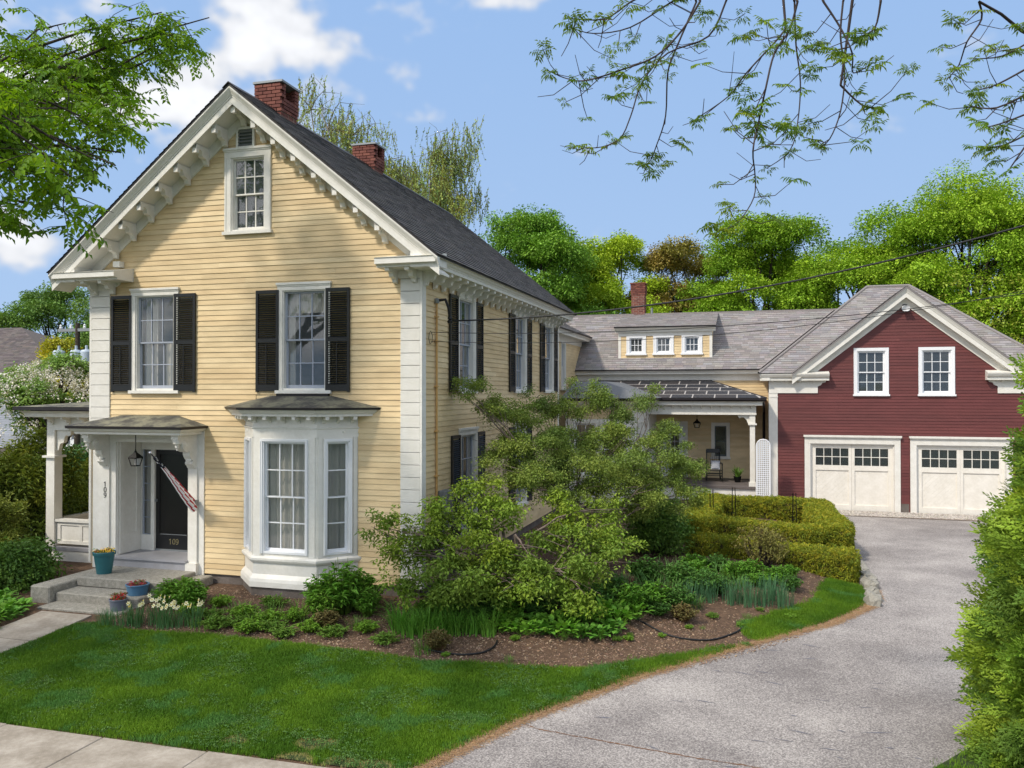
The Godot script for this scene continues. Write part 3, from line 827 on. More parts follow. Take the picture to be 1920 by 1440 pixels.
func side_porch(H: Node3D):
	var P = part("side_porch", H, Transform3D(Basis(), V(-8.8, 0.6, -3)))
	var I = Transform3D()
	bx("deck", P, I, V(-9.95, 0.58, -6.4), V(-7.74, 0.66, -0.98), M.floor_grey)
	bx("skirt_board", P, I, V(-9.93, 0.30, -1.05), V(-7.74, 0.575, -1.0), M.white)
	bx("skirt_post", P, I, V(-9.93, -0.1, -1.06), V(-9.72, 0.30, -0.995), M.white)
	for k in 22:
		bx("skirt_slat", P, I, V(-9.71 + k * 0.09, -0.1, -1.05), V(-9.71 + k * 0.09 + 0.075, 0.30, -1.015), M.white)
	for z in [-1.12, -3.6, -6.3]:
		bx("post", P, I, V(-9.94, 0.66, z - 0.12), V(-9.70, 2.75, z + 0.12), M.white)
		bx("post_head", P, I, V(-9.93, 2.80, z - 0.11), V(-9.71, 3.40, z + 0.11), M.white)
		bx("post_cap", P, I, V(-10.0, 2.75, z - 0.18), V(-9.64, 2.80, z + 0.18), M.white)
		bracket(P, Transform3D(Basis(), V(0, 0, 0)) * Transform3D(Basis(Vector3(0, 0, -1), Vector3(0, 1, 0), Vector3(1, 0, 0)), V(-9.70, 3.40, z)), 0, 0, 0.4, 0.5, 0.1)
	for r in [[V(-9.70, 0.72, -1.16), V(-7.74, 1.24, -1.08)]]:
		bx("rail_panel", P, I, r[0], r[1], M.white)
		for k in 4:
			bx("panel_stile", P, I, V(-9.66 + k * 0.62, 0.80, -1.085), V(-9.57 + k * 0.62, 1.16, -1.06), M.white)
		bx("panel_rail", P, I, V(-9.66, 1.16, -1.085), V(-7.75, 1.24, -1.059), M.white); bx("panel_rail", P, I, V(-9.66, 0.72, -1.085), V(-7.75, 0.80, -1.059), M.white)
	bx("hand_rail", P, I, V(-9.70, 1.24, -1.22), V(-7.74, 1.30, -1.02), M.white)
	bx("rail_panel", P, I, V(-9.86, 0.72, -3.48), V(-9.78, 1.24, -1.24), M.white); bx("hand_rail", P, I, V(-9.92, 1.24, -3.48), V(-9.72, 1.30, -1.24), M.white)
	bx("rail_panel", P, I, V(-9.86, 0.72, -6.18), V(-9.78, 1.24, -3.72), M.white); bx("hand_rail", P, I, V(-9.92, 1.24, -6.18), V(-9.72, 1.30, -3.72), M.white)
	# beam, cornice and roof
	bx("beam", P, I, V(-9.93, 3.40, -6.4), V(-9.71, 3.70, -1.01), M.white); bx("beam", P, I, V(-9.71, 3.40, -1.23), V(-7.70, 3.70, -1.01), M.white)
	var c := MB.new()
	c.sweep([Vector2(0, 3.68), Vector2(0.32, 3.72), Vector2(0.34, 3.80), Vector2(0.42, 3.86), Vector2(0, 3.88)], [V(-9.93, 0, -6.4), V(-9.93, 0, -1.01), V(-7.70, 0, -1.01)], [Vector3(-1, 0, 0), Vector3(-1, 0, 1), Vector3(0, 0, 1)])
	mi("cornice", c.mesh(), M.white, P)
	for k in 5: bracket(P, Transform3D(Basis(), V(0, 0, -1.01)), -9.75 + k * 0.48, 3.72, 0.26, 0.2, 0.06)
	var g := MB.new()
	g.sweep([Vector2(-0.1, 3.86), Vector2(0.5, 3.88), Vector2(0.5, 3.955), Vector2(-0.1, 3.96)], [V(-9.93, 0, -6.4), V(-9.93, 0, -1.01), V(-7.70, 0, -1.01)], [Vector3(-1, 0, 0), Vector3(-1, 0, 1), Vector3(0, 0, 1)])
	mi("gutter", g.mesh(), M.drip, P)
	var r := MB.new()
	r.quad(V(-10.45, 3.958, -6.4), V(-10.45, 3.958, -0.5), V(-8.2, 4.15, -2.2), V(-8.2, 4.15, -6.4)); r.tri(V(-10.45, 3.958, -0.5), V(-7.71, 3.958, -0.5), V(-8.2, 4.15, -2.2)); r.tri(V(-7.71, 3.958, -0.5), V(-7.71, 4.15, -2.2), V(-8.2, 4.15, -2.2))
	r.quad(V(-8.2, 4.15, -6.4), V(-8.2, 4.15, -2.2), V(-7.71, 4.15, -2.2), V(-7.71, 4.15, -6.4))
	mi("roof", r.mesh(), M.rubber, P)

func service(H: Node3D):
	# conduit, meter boxes and the bracket that takes the overhead cable
	var S = part("electric_service", H, Transform3D(Basis(), V(0, 1.5, -0.75)))
	var b := MB.new(); b.tube([V(0.05, 1.9, -0.72), V(0.05, 6.08, -0.72)], [0.022, 0.022], 8)
	mi("conduit", b.mesh(), M.pipe, S)
	for y in [2.6, 3.5, 4.4, 5.3, 5.8]: bx("strap", S, Transform3D(), V(0.02, y, -0.78), V(0.08, y + 0.03, -0.66), M.pipe)
	b = MB.new(); b.X = Transform3D(Basis(), V(0.05, 6.08, -0.72)); b.lathe([Vector2(0.02, 0), Vector2(0.05, 0.01), Vector2(0.06, 0.06), Vector2(0.04, 0.1), Vector2(0, 0.115)], 12)
	mi("weather_head", b.mesh(), M.metal_grey, S)
	b = MB.new(); b.tube([V(0.07, 6.14, -0.72), V(0.22, 6.16, -0.76), V(0.27, 6.0, -0.8), V(0.28, 5.82, -0.84), V(0.27, 5.74, -0.92)], [0.03, 0.032, 0.028, 0.028, 0.03], 7)
	mi("drop_loop", b.mesh(), M.wire, S)
	b = MB.new(); b.X = Transform3D(Basis(), V(0.28, 5.68, -0.86)); b.lathe([Vector2(0, 0), Vector2(0.05, 0.01), Vector2(0.06, 0.05), Vector2(0.03, 0.08), Vector2(0.05, 0.1), Vector2(0.04, 0.14), Vector2(0, 0.15)], 10)
	mi("insulator", b.mesh(), M.wire, S)
	b = MB.new(); b.cbox(V(0.03, 1.55, -1.25), V(0.22, 2.3, -0.85), 0.012); mi("meter_box", b.mesh(), M.metal_grey, S)
	b = MB.new(); b.cbox(V(0.03, 1.0, -0.8), V(0.2, 1.75, -0.42), 0.012); mi("meter_box", b.mesh(), M.metal_grey, S)
	b = MB.new(); b.tube([V(0.05, 5.45, -0.3), V(0.06, 5.5, -0.36), V(0.06, 5.42, -0.46), V(0.06, 5.28, -0.44), V(0.05, 5.25, -0.35), V(0.05, 5.36, -0.28), V(0.05, 5.46, -0.32)], [0.006, 0.006, 0.006, 0.006, 0.006, 0.006, 0.006], 5); mi("cable_coil", b.mesh(), M.wire, S)

func rear_wing(H: Node3D):
	var W = part("rear_wing", H, Transform3D(Basis(), V(-4, 0.5, -16)))
	var T = Transform3D(SIDE.basis, V(-0.9, 0, 0))
	var win = Rect2(16.35, 4.45, 0.55, 1.75)
	wall("wall", W, T, PackedVector2Array([Vector2(11.85, 0.5), Vector2(22.0, 0.5), Vector2(22.0, 6.5), Vector2(11.85, 6.5)]), [win], -0.15, 0.0, M.yellow[1])
	bx("wall", W, Transform3D(), V(-7.6, 0.5, -22.0), V(-1.05, 6.5, -21.85), M.yellow[1]); bx("wall", W, Transform3D(), V(-7.6, 0.5, -21.85), V(-7.45, 6.5, -11.85), M.yellow[1])
	clapboards(W, T, 4.4, 6.3, 0.1095, func(v): return 12.0, func(v): return 22.0, [Rect2(16.23, 4.3, 0.79, 2.1)], M.yellow, [0])
	window(H, T, win.position.x, win.end.x, win.position.y, win.end.y, {"casing": 0.11, "cols": 1, "rows": 1})
	bx("frieze", W, Transform3D(), V(-0.91, 6.22, -20.2), V(-0.86, 6.5, -11.9), M.white)
	var c := MB.new()
	c.sweep([Vector2(0, 6.44), Vector2(0.36, 6.44), Vector2(0.36, 6.5), Vector2(0.42, 6.57), Vector2(0.44, 6.60), Vector2(0, 6.75)], [V(-0.9, 0, -11.9), V(-0.9, 0, -20.3)], [Vector3(1, 0, 0), Vector3(1, 0, 0)])
	mi("cornice", c.mesh(), M.white, W)
	var r := MB.new()
	r.sweep([Vector2(-11.9, 0), Vector2(-20.4, 0), Vector2(-20.4, -0.05), Vector2(-11.9, -0.05)], [V(-0.44, 6.63, 0), V(-4.2, 8.6, 0)], [Vector3(0, 0, 1), Vector3(0, 0, 1)])
	r.sweep([Vector2(-11.9, 0), Vector2(-20.4, 0), Vector2(-20.4, -0.05), Vector2(-11.9, -0.05)], [V(-4.2, 8.6, 0), V(-8.0, 6.63, 0)], [Vector3(0, 0, 1), Vector3(0, 0, 1)])
	var rf = mi("wing_roof", r.mesh(), M.drip, H)
	var u = V(-3.76, 1.97, 0).normalized()
	shingles("shingle_course", rf, V(-0.42, 6.63, -11.9), V(0, 0, -1), u, [Vector2(0, 0), Vector2(8.5, 0), Vector2(8.5, 4.2), Vector2(0, 4.2)], [Color(0.30, 0.28, 0.275), Color(0.34, 0.32, 0.31), Color(0.27, 0.255, 0.25)])

# ---------------------------------------------------------------- the ell with its porch, and the garage
var SH2 = [Color(0.33, 0.305, 0.295), Color(0.38, 0.355, 0.345), Color(0.30, 0.275, 0.27), Color(0.35, 0.315, 0.305)]
const EW := -19.3     # ell front wall
const PS := 0.839     # roof pitch
func ell():
	var E = thing("yellow_ell", V(3, 0, -21), "yellow one storey wing with shed dormer and tiled porch roof joining house and garage", "house wing")
	var I = Transform3D()
	var T = Transform3D(Basis(), V(0, 0, EW))
	var door = Rect2(2.68, 0.86, 0.86, 2.12); var win = Rect2(4.68, 1.72, 0.5, 1.25)
	var ol := PackedVector2Array([Vector2(-0.9, 0.3), Vector2(6.76, 0.3), Vector2(6.76, 5.1), Vector2(-0.9, 5.1)])
	wall("wall", E, T, ol, [door, win], -0.15, 0, M.yellow[1])
	bx("wall", E, I, V(-0.9, 0.3, -25.2), V(6.76, 5.1, -25.05), M.yellow[1])
	bx("wall", E, I, V(-0.9, 0.3, -25.05), V(-0.75, 5.1, EW - 0.15), M.yellow[1])
	bx("floor", E, I, V(-0.75, 0.7, -25.05), V(6.76, 0.8, EW - 0.15), M.plaster)
	clapboards(E, T, 0.88, 4.78, 0.1095, func(v): return -0.9, func(v): return 6.74, [Rect2(2.57, 0.86, 1.08, 2.32), Rect2(4.56, 1.6, 0.74, 1.5)], M.yellow, [60], true)
	bx("frieze", E, T, V(-0.9, 4.76, 0), V(6.76, 5.08, 0.04), M.white)
	var c := MB.new()
	c.sweep([Vector2(0, 5.02), Vector2(0.3, 5.02), Vector2(0.3, 5.07), Vector2(0.37, 5.13), Vector2(0.40, 5.18), Vector2(0, 5.4)], [V(-0.9, 0, EW), V(6.5, 0, EW)], [Vector3(0, 0, 1), Vector3(0, 0, 1)])
	mi("cornice", c.mesh(), M.white, E)
	# roof: eave z -18.88, y 5.2, ridge z -21.9
	var ez = -18.88; var ey = 5.2; var rz = -21.9; var ry = ey + (ez - rz) * PS
	var sl = sqrt(1 + PS * PS)
	var r := MB.new()
	r.quad(V(-2.0, ey, ez), V(6.4, ey, ez), V(6.4 + (ez - rz), ry, rz), V(-2.0, ry, rz)); r.quad(V(9.6, ry, rz), V(9.6, ey, -24.9), V(-2.0, ey, -24.9), V(-2.0, ry, rz))
	r.quad(V(-2.0, ey - 0.05, ez), V(-2.0, ry - 0.05, rz), V(9.6, ry - 0.05, rz), V(6.4, ey - 0.05, ez))
	r.box(V(-0.9, ey - 0.05, ez - 0.02), V(6.42, ey - 0.002, ez))
	var rf = mi("roof", r.mesh(), M.drip, E)
	var L = (ez - rz) * sl
	shingles("shingle_course", rf, V(0, ey, ez), V(1, 0, 0), V(0, PS, -1) / sl, [Vector2(-0.9, 0), Vector2(6.45, 0), Vector2(6.45 + (ez - rz), L), Vector2(-2.0, L)], SH2, 0.135, 0.32)
	bx("ridge_cap", rf, I, V(-2.0, ry - 0.06, rz - 0.1), V(9.6, ry + 0.012, rz + 0.09), mat(Color(0.62, 0.59, 0.58), 0.9, M.t_grain, 2))
	# valley strip against the garage
	var vs := MB.new()
	vs.tube([V(6.42, ey + 0.0, ez), V(6.42 + (ez - rz), ry + 0.0, rz)], [0.03, 0.03], 5)
	mi("valley", vs.mesh(), mat(Color(0.55, 0.525, 0.52), 0.9), rf)
	# shed dormer
	var D = part("dormer", E, Transform3D(Basis(), V(2.7, 5.7, -19.5)))
	var DT = Transform3D(Basis(), V(0, 0, -19.5))
	var hs = []
	for x in [[1.28, 1.84], [2.38, 2.96], [3.52, 4.10]]: hs.append(Rect2(x[0], 5.9, x[1] - x[0], 0.63))
	wall("wall", D, DT, PackedVector2Array([Vector2(0.84, 5.6), Vector2(4.59, 5.6), Vector2(4.59, 6.75), Vector2(0.84, 6.75)]), hs, -0.1, 0, M.yellow[1])
	for x in [0.84, 4.5]:
		var cb := MB.new(); cb.prism(PackedVector2Array([Vector2(19.52, 5.6), Vector2(19.52, 6.72), Vector2(21.4, 7.3)]), 0, 0.09)
		mi("cheek", cb.mesh(), M.yellow[1], D, Transform3D(Basis(Vector3(0, 0, -1), Vector3(0, 1, 0), Vector3(1, 0, 0)), V(x, 0, 0)))
	clapboards(D, DT, 5.72, 6.6, 0.1095, func(v): return 0.93, func(v): return 4.5, [Rect2(1.17, 5.8, 0.78, 0.85), Rect2(2.27, 5.8, 0.8, 0.85), Rect2(3.41, 5.8, 0.8, 0.85)], M.yellow, [60])
	bx("corner_board", D, DT, V(0.82, 5.6, -0.01), V(0.93, 6.66, 0.03), M.white); bx("corner_board", D, DT, V(4.50, 5.6, -0.01), V(4.61, 6.66, 0.03), M.white)
	bx("frieze", D, DT, V(0.82, 6.60, -0.01), V(4.61, 6.78, 0.045), M.white)
	bx("sill_board", D, DT, V(0.93, 5.66, 0.0), V(4.5, 5.72, 0.03), M.yellow[0])
	for h in hs: window(D.get_parent(), DT, h.position.x, h.end.x, h.position.y, h.end.y, {"casing": 0.125, "cols": 3, "rows": 2, "sashes": 1, "sashmat": M.vinyl, "trim": M.vinyl, "name": "dormer_window", "stile": 0.04})
	var dc := MB.new()
	dc.sweep([Vector2(0, 6.76), Vector2(0.14, 6.76), Vector2(0.14, 6.83), Vector2(0.22, 6.86), Vector2(0.28, 6.92), Vector2(0.28, 6.95), Vector2(0, 6.98)], [V(0.70, 0, -19.5), V(4.74, 0, -19.5)], [Vector3(0, 0, 1), Vector3(0, 0, 1)])
	mi("cornice", dc.mesh(), M.white, D)
	var du = V(0, 7.66 - 6.96, -(21.85 - 19.2)).normalized()
	var dr := MB.new()
	dr.sweep([Vector2(0.68, 0), Vector2(4.76, 0), Vector2(4.76, -0.05), Vector2(0.68, -0.05)], [V(0, 6.97, -19.2), V(0, 7.70, -21.88)], [Vector3(1, 0, 0), Vector3(1, 0, 0)])
	var drf = mi("roof", dr.mesh(), M.drip, D)
	shingles("shingle_course", drf, V(0, 6.972, -19.18), V(1, 0, 0), V(0, 0.73, -2.68).normalized(), [Vector2(0.67, 0), Vector2(4.77, 0), Vector2(4.77, 2.78), Vector2(0.67, 2.78)], SH2, 0.135, 0.32)
	# chimney and vent pipe
	chimney(E, V(1.33, 0, -22.1), 0.58, 0.58, 7.2, 9.06, false)
	var vp := MB.new(); vp.X = Transform3D(Basis(), V(1.93, 7.5, -21.85)); vp.lathe([Vector2(0.055, 0), Vector2(0.055, 0.48), Vector2(0.045, 0.48), Vector2(0.045, 0.2)], 10)
	mi("vent_pipe", vp.mesh(), M.metal_grey, E)
	# door and window on the porch
	var dr2 = part("porch_door", E, Transform3D(Basis(), V(3.1, 0.86, EW)))
	bx("leaf_bottom", dr2, T, V(2.68, 0.86, -0.09), V(3.54, 1.75, -0.05), M.vinyl)
	for rr in [[2.68, 2.78, 1.75, 2.98], [3.30, 3.54, 1.75, 2.98], [2.78, 3.30, 2.86, 2.98]]: bx("stile", dr2, T, V(rr[0], rr[2], -0.09), V(rr[1], rr[3], -0.05), M.vinyl)
	for i in 3:
		for j in 4: bx("pane", dr2, T, V(2.785 + i * 0.173, 1.76 + j * 0.277, -0.072), V(2.945 + i * 0.173, 2.025 + j * 0.277, -0.068), M.glass)
	for i in [1, 2]: bx("muntin", dr2, T, V(2.775 + i * 0.173 - 0.006, 1.75, -0.08), V(2.775 + i * 0.173 + 0.010, 2.86, -0.058), M.vinyl)
	for j in [1, 2, 3]: bx("muntin", dr2, T, V(2.78, 1.745 + j * 0.277, -0.079), V(3.30, 1.762 + j * 0.277, -0.059), M.vinyl)
	var db := MB.new(); db.X = T
	db.box(V(2.57, 0.86, -0.01), V(2.68, 2.98, 0.045)); db.box(V(3.54, 0.86, -0.01), V(3.65, 2.98, 0.045)); db.box(V(2.57, 2.98, -0.01), V(3.65, 3.12, 0.046))
	mi("frame", db.mesh(), M.white, dr2)
	window(E, T, win.position.x, win.end.x, win.position.y, win.end.y, {"casing": 0.11, "cols": 1, "rows": 1, "sashmat": mat(Color(0.35, 0.38, 0.38), 0.5)})
	# porch
	var P = part("porch", E, Transform3D(Basis(), V(4.5, 0.4, -17.9)))
	bx("deck", P, I, V(2.42, 0.80, EW), V(6.35, 0.875, -16.42), mat(Color(0.42, 0.39, 0.38), 0.7, M.t_board, 0.6))
	bx("apron", P, I, V(2.42, 0.1, -16.55), V(6.3, 0.80, -16.5), M.white)
	bx("post", P, I, V(6.06, 1.02, -16.75), V(6.24, 3.10, -16.57), M.white)
	bx("post_base", P, I, V(6.02, 0.875, -16.79), V(6.28, 1.02, -16.53), M.white); bx("post_cap", P, I, V(6.0, 3.10, -16.81), V(6.30, 3.16, -16.51), M.white); bx("post_head", P, I, V(6.05, 3.16, -16.76), V(6.25, 3.50, -16.56), M.white)
	var sb := MB.new()
	sb.prism(PackedVector2Array([Vector2(0, 0), Vector2(-0.42, 0), Vector2(-0.42, -0.06), Vector2(-0.36, -0.13), Vector2(-0.30, -0.09), Vector2(-0.22, -0.10), Vector2(-0.12, -0.18), Vector2(-0.08, -0.28), Vector2(-0.05, -0.36), Vector2(0, -0.38)]), -0.03, 0.03)
	mi("scroll_bracket", sb.mesh(), M.white, P, Transform3D(Basis(), V(6.06, 3.47, -16.66)))
	bx("beam", P, I, V(2.30, 3.47, -16.76), V(6.28, 3.80, -16.54), M.white); bx("beam", P, I, V(6.06, 3.47, EW + 0.03), V(6.28, 3.80, -16.77), M.white)
	bx("beam_trim", P, I, V(2.30, 3.47, -16.54), V(6.29, 3.53, -16.51), M.white)
	bx("ceiling", P, I, V(2.3, 3.76, EW), V(6.2, 3.80, -16.76), M.white)
	var pc := MB.new()
	var PA = [V(2.30, 0, -16.54), V(6.28, 0, -16.54), V(6.28, 0, EW + 0.05)]
	var PO = [Vector3(0, 0, 1), Vector3(1, 0, 1), Vector3(1, 0, 0)]
	pc.sweep([Vector2(-0.1, 3.80), Vector2(0.22, 3.82), Vector2(0.22, 3.92), Vector2(0.26, 3.96), Vector2(-0.1, 3.98)], PA, PO)
	mi("cornice", pc.mesh(), M.white, P)
	for k in 11: bracket(P, Transform3D(Basis(), V(0, 0, -16.54)), 2.6 + k * 0.352, 3.82, 0.18, 0.14, 0.05)
	var gt := MB.new()
	gt.sweep([Vector2(0.1, 3.97), Vector2(0.33, 3.97), Vector2(0.36, 4.01), Vector2(0.36, 4.085), Vector2(0.1, 4.085)], PA, PO)
	mi("gutter", gt.mesh(), M.drip, P)
	# downspout
	var ds := MB.new(); ds.tube([V(6.52, 4.0, -16.5), V(6.55, 3.85, -17.0), V(6.58, 3.6, -18.6), V(6.58, 3.4, EW + 0.06), V(6.58, 0.2, EW + 0.06)], [0.05, 0.05, 0.05, 0.05, 0.05], 6)
	mi("downspout", ds.mesh(), M.drip, P)
	# porch roof plane with its tiles, hipped at the right
	var pe = 4.09; var pt = 4.74; var pz0 = -16.18; var pz1 = EW + 0.06
	var run = pz0 - pz1
	var pr := MB.new()
	pr.quad(V(0.0, pe, pz0), V(6.64, pe, pz0), V(4.6, pt, pz1), V(0.0, pt, pz1)); pr.tri(V(6.64, pe, pz0), V(6.64, pe, pz1), V(4.6, pt, pz1))
	pr.quad(V(0.0, pe - 0.03, pz0), V(0.0, pt - 0.03, pz1), V(6.64, pe - 0.03, pz1), V(6.64, pe - 0.03, pz0))
	var prf = mi("porch_roof", pr.mesh(), M.tile_gap, E)
	var up = V(0, pt - pe, -run); var ul = up.length(); up /= ul
	var nn = V(1, 0, 0).cross(up)
	var rows = 5
	for i in rows:
		var a = ul * i / rows; var e = ul * (i + 1) / rows - 0.07
		var x0 = 0.9 - (i % 3) * 0.2 - i * 0.12
		while x0 < 6.6:
			var lim = func(t): return 6.60 - 2.04 * t / ul
			var xa = maxf(x0, 0.0); var xb = x0 + 0.74
			var p = [Vector2(xa, a), Vector2(minf(xb, lim.call(a)), a), Vector2(minf(xb, lim.call(e)), e), Vector2(xa, e)]
			if p[1].x - xa > 0.06:
				if p[2].x < xa: p = [p[0], p[1], Vector2(xa, (6.60 - xa) / 2.04 * ul)]
				var t := MB.new()
				t.X = Transform3D(Basis(Vector3(1, 0, 0), up, nn), V(0, pe, pz0))
				t.prism(PackedVector2Array(p), -0.002, 0.004 + R(0, 0.002))
				mi("roof_tile", t.mesh(), M.tile[rng.randi() % 3], prf)
			x0 += 0.79
	var hc := MB.new(); hc.tube([V(6.64, pe + 0.0, pz0), V(4.6, pt, pz1)], [0.028, 0.028], 5); mi("hip_cap", hc.mesh(), M.drip, prf)
	bx("flashing", prf, I, V(0, pt - 0.02, pz1 - 0.06), V(4.62, pt + 0.04, pz1 + 0.03), M.drip)
	# enclosed bump-out between the house and the porch
	var Bp = part("sun_room", E, Transform3D(Basis(), V(1.2, 0.3, -15.5)))
	bx("base", Bp, I, V(0.05, 0.0, EW), V(2.38, 0.55, -12.84), M.founda)
	var fT = Transform3D(Basis(), V(0, 0, -12.8)); var sT = Transform3D(SIDE.basis, V(2.4, 0, 0))
	var fw = [Rect2(0.35, 1.5, 0.75, 1.75), Rect2(1.3, 1.5, 0.75, 1.75)]
	var swn = [Rect2(13.1, 1.5, 0.6, 1.75), Rect2(13.95, 1.5, 0.6, 1.75), Rect2(14.8, 1.5, 0.6, 1.75), Rect2(15.65, 1.5, 0.6, 1.75)]
	wall("wall", Bp, fT, PackedVector2Array([Vector2(0.05, 0.55), Vector2(2.4, 0.55), Vector2(2.4, 4.0), Vector2(0.05, 4.0)]), fw, -0.1, 0, M.white)
	wall("wall", Bp, sT, PackedVector2Array([Vector2(12.9, 0.55), Vector2(19.3, 0.55), Vector2(19.3, 4.0), Vector2(12.9, 4.0)]), swn, -0.1, 0, M.white)
	for w in fw: window(E, fT, w.position.x, w.end.x, w.position.y, w.end.y, {"casing": 0.07, "cols": 2, "rows": 2, "sashmat": M.vinyl, "name": "sun_room_window"})
	for w in swn: window(E, sT, w.position.x, w.end.x, w.position.y, w.end.y, {"casing": 0.07, "cols": 2, "rows": 2, "sashmat": M.vinyl, "name": "sun_room_window"})
	clapboards(E, Transform3D(Basis(), V(0, 0, -12.8)), 3.4, 3.75, 0.1095, func(v): return 0.1, func(v): return 2.3, [], M.yellow, [10])
	var bc := MB.new()
	var BA = [V(0.0, 0, -12.8), V(2.4, 0, -12.8), V(2.4, 0, -16.5)]
	bc.sweep([Vector2(-0.1, 3.75), Vector2(0.04, 3.75), Vector2(0.05, 3.86), Vector2(0.30, 3.88), Vector2(0.32, 3.95), Vector2(0.40, 4.0), Vector2(-0.1, 4.02)], BA, PO)
	mi("cornice", bc.mesh(), M.white, Bp)
	for k in 6: bracket(Bp, fT, 0.25 + k * 0.4, 3.88, 0.24, 0.16, 0.05)
	var bg := MB.new(); bg.sweep([Vector2(0.2, 4.0), Vector2(0.5, 4.0), Vector2(0.52, 4.09), Vector2(0.2, 4.09)], BA, PO); mi("gutter", bg.mesh(), M.drip, Bp)
	var br := MB.new()
	br.quad(V(0.0, 4.095, -12.26), V(2.94, 4.095, -12.26), V(1.1, 4.68, -14.4), V(0.0, 4.68, -14.4)); br.quad(V(2.94, 4.095, -12.26), V(2.94, 4.095, -17.0), V(1.1, 4.68, -19.0), V(1.1, 4.68, -14.4)); br.quad(V(0, 4.68, -14.4), V(1.1, 4.68, -14.4), V(1.1, 4.68, -19.2), V(0, 4.68, -19.2))
	mi("roof", br.mesh(), mat(Color(0.47, 0.48, 0.49), 0.9, M.t_grain, 1.2), Bp)

func garage():
	var G = thing("red_garage", V(11.38, 0, -22), "dark red clapboard garage with two white carriage doors and white trim", "garage")
	var I = Transform3D()
	var gz = -17.5
	var T = Transform3D(Basis(), V(0, 0, gz))
	var x0 = 6.77; var x1 = 15.99; var cx = 11.38
	var d1 = Rect2(8.19, -0.05, 2.83, 2.47); var d2 = Rect2(11.74, -0.05, 2.83, 2.47)
	var w1 = Rect2(9.79, 4.24, 0.95, 1.54); var w2 = Rect2(11.93, 4.24, 0.95, 1.54)
	var ol := PackedVector2Array([Vector2(x0, 0.0), Vector2(x1, 0.0), Vector2(x1, 5.0), Vector2(14.9, 5.0), Vector2(cx, 7.62), Vector2(7.86, 5.0), Vector2(x0, 5.0)])
	wall("wall", G, T, ol, [d1, d2, w1, w2], -0.16, 0, M.red[0])
	bx("wall", G, I, V(x0, 0, -27.0), V(x0 + 0.15, 5.0, gz - 0.16), M.red[0]); bx("wall", G, I, V(x1 - 0.15, 0, -27.0), V(x1, 5.0, gz - 0.16), M.red[0]); bx("wall", G, I, V(x0, 0, -27.15), V(x1, 5.0, -27.0), M.red[0])
	bx("floor", G, I, V(x0 + 0.15, -0.05, -27.0), V(x1 - 0.15, 0.01, gz - 0.16), M.founda)
	bx("loft_floor", G, I, V(x0 + 0.15, 3.2, -27.0), V(x1 - 0.15, 3.4, gz - 0.17), M.plaster)
	bx("footing", G, I, V(x0 + 0.01, -0.3, gz - 0.12), V(7.98, 0.30, gz + 0.01), M.founda); bx("footing", G, I, V(11.24, -0.3, gz - 0.12), V(11.5, 0.32, gz + 0.012), M.founda)
	var lo = func(v): return 7.04 if v < 4.35 else (8.45 if v < 4.98 else cx - (7.44 - v) / 0.80)
	var hi = func(v): return 15.7 if v < 4.35 else (14.3 if v < 4.98 else cx + (7.44 - v) / 0.80)
	clapboards(G, T, 0.32, 7.44, 0.1095, lo, hi, [Rect2(7.98, 0, 3.25, 2.72), Rect2(11.51, 0, 3.33, 2.72), Rect2(9.68, 4.13, 1.18, 1.76), Rect2(11.81, 4.13, 1.19, 1.76)], M.red, [290], true)
	for w in [w1, w2]: window(G, T, w.position.x, w.end.x, w.position.y, w.end.y, {"casing": 0.11, "sashmat": M.vinyl, "trim": M.vinyl, "stile": 0.05})
	for d in [d1, d2]: garage_door(G, T, d)
	bx("corner_board", G, T, V(x0, 0.0, -0.02), V(x0 + 0.28, 4.28, 0.04), M.white); bx("corner_board_band", G, T, V(x0 - 0.01, 4.10, 0.04), V(x0 + 0.29, 4.15, 0.055), M.white)
	bx("corner_board", G, I, V(x0 - 0.035, 0.0, gz - 0.3), V(x0, 4.28, gz + 0.039), M.white)
	bx("corner_board", G, T, V(x1 - 0.28, 0.0, -0.02), V(x1, 4.28, 0.04), M.white)
	# cornice returns
	for s in [[6.77, 8.42, 6.40, 8.85, 1], [14.35, 16.0, 13.92, 16.36, -1]]:
		var b := MB.new()
		b.box(V(s[0] - 0.03, 4.26, gz - 0.01), V(s[1] + 0.03, 4.74, gz + 0.055))
		mi("return_frieze", b.mesh(), M.white, G)
		b = MB.new()
		b.sweep([Vector2(-0.05, 4.72), Vector2(0.26, 4.72), Vector2(0.26, 4.80), Vector2(0.28, 4.82), Vector2(0.33, 4.86), Vector2(0.37, 4.93), Vector2(0.38, 4.97), Vector2(-0.05, 5.08)], [V(s[2] + 0.02, 0, gz), V(s[3] - 0.02, 0, gz)], [Vector3(0, 0, 1), Vector3(0, 0, 1)])
		mi("cornice_return", b.mesh(), M.white, G)
		b = MB.new()
		var e = s[1] + 0.03 if s[4] > 0 else s[0] - 0.03
		var k = s[4] * 1.0
		b.prism(PackedVector2Array([Vector2(e, 4.74), Vector2(e + 0.3 * k, 4.74), Vector2(e + 0.27 * k, 4.66), Vector2(e + 0.16 * k, 4.63), Vector2(e + 0.11 * k, 4.55), Vector2(e, 4.5)]), gz, gz + 0.05)
		mi("return_scroll", b.mesh(), M.white, G)
		for i in 4:
			bracket(G, T, lerpf(s[0] + 0.1, s[1] - 0.1, i / 3.0), 4.72, 0.2, 0.12, 0.06)
	# side eave at the left
	var ev := MB.new(); ev.sweep([Vector2(0, 4.72), Vector2(0.26, 4.72), Vector2(0.33, 4.86), Vector2(0.38, 4.97), Vector2(0, 5.08)], [V(x0, 0, gz + 0.3), V(x0, 0, -18.8)], [Vector3(-1, 0, 0), Vector3(-1, 0, 0)]); mi("eave_cornice", ev.mesh(), M.white, G)
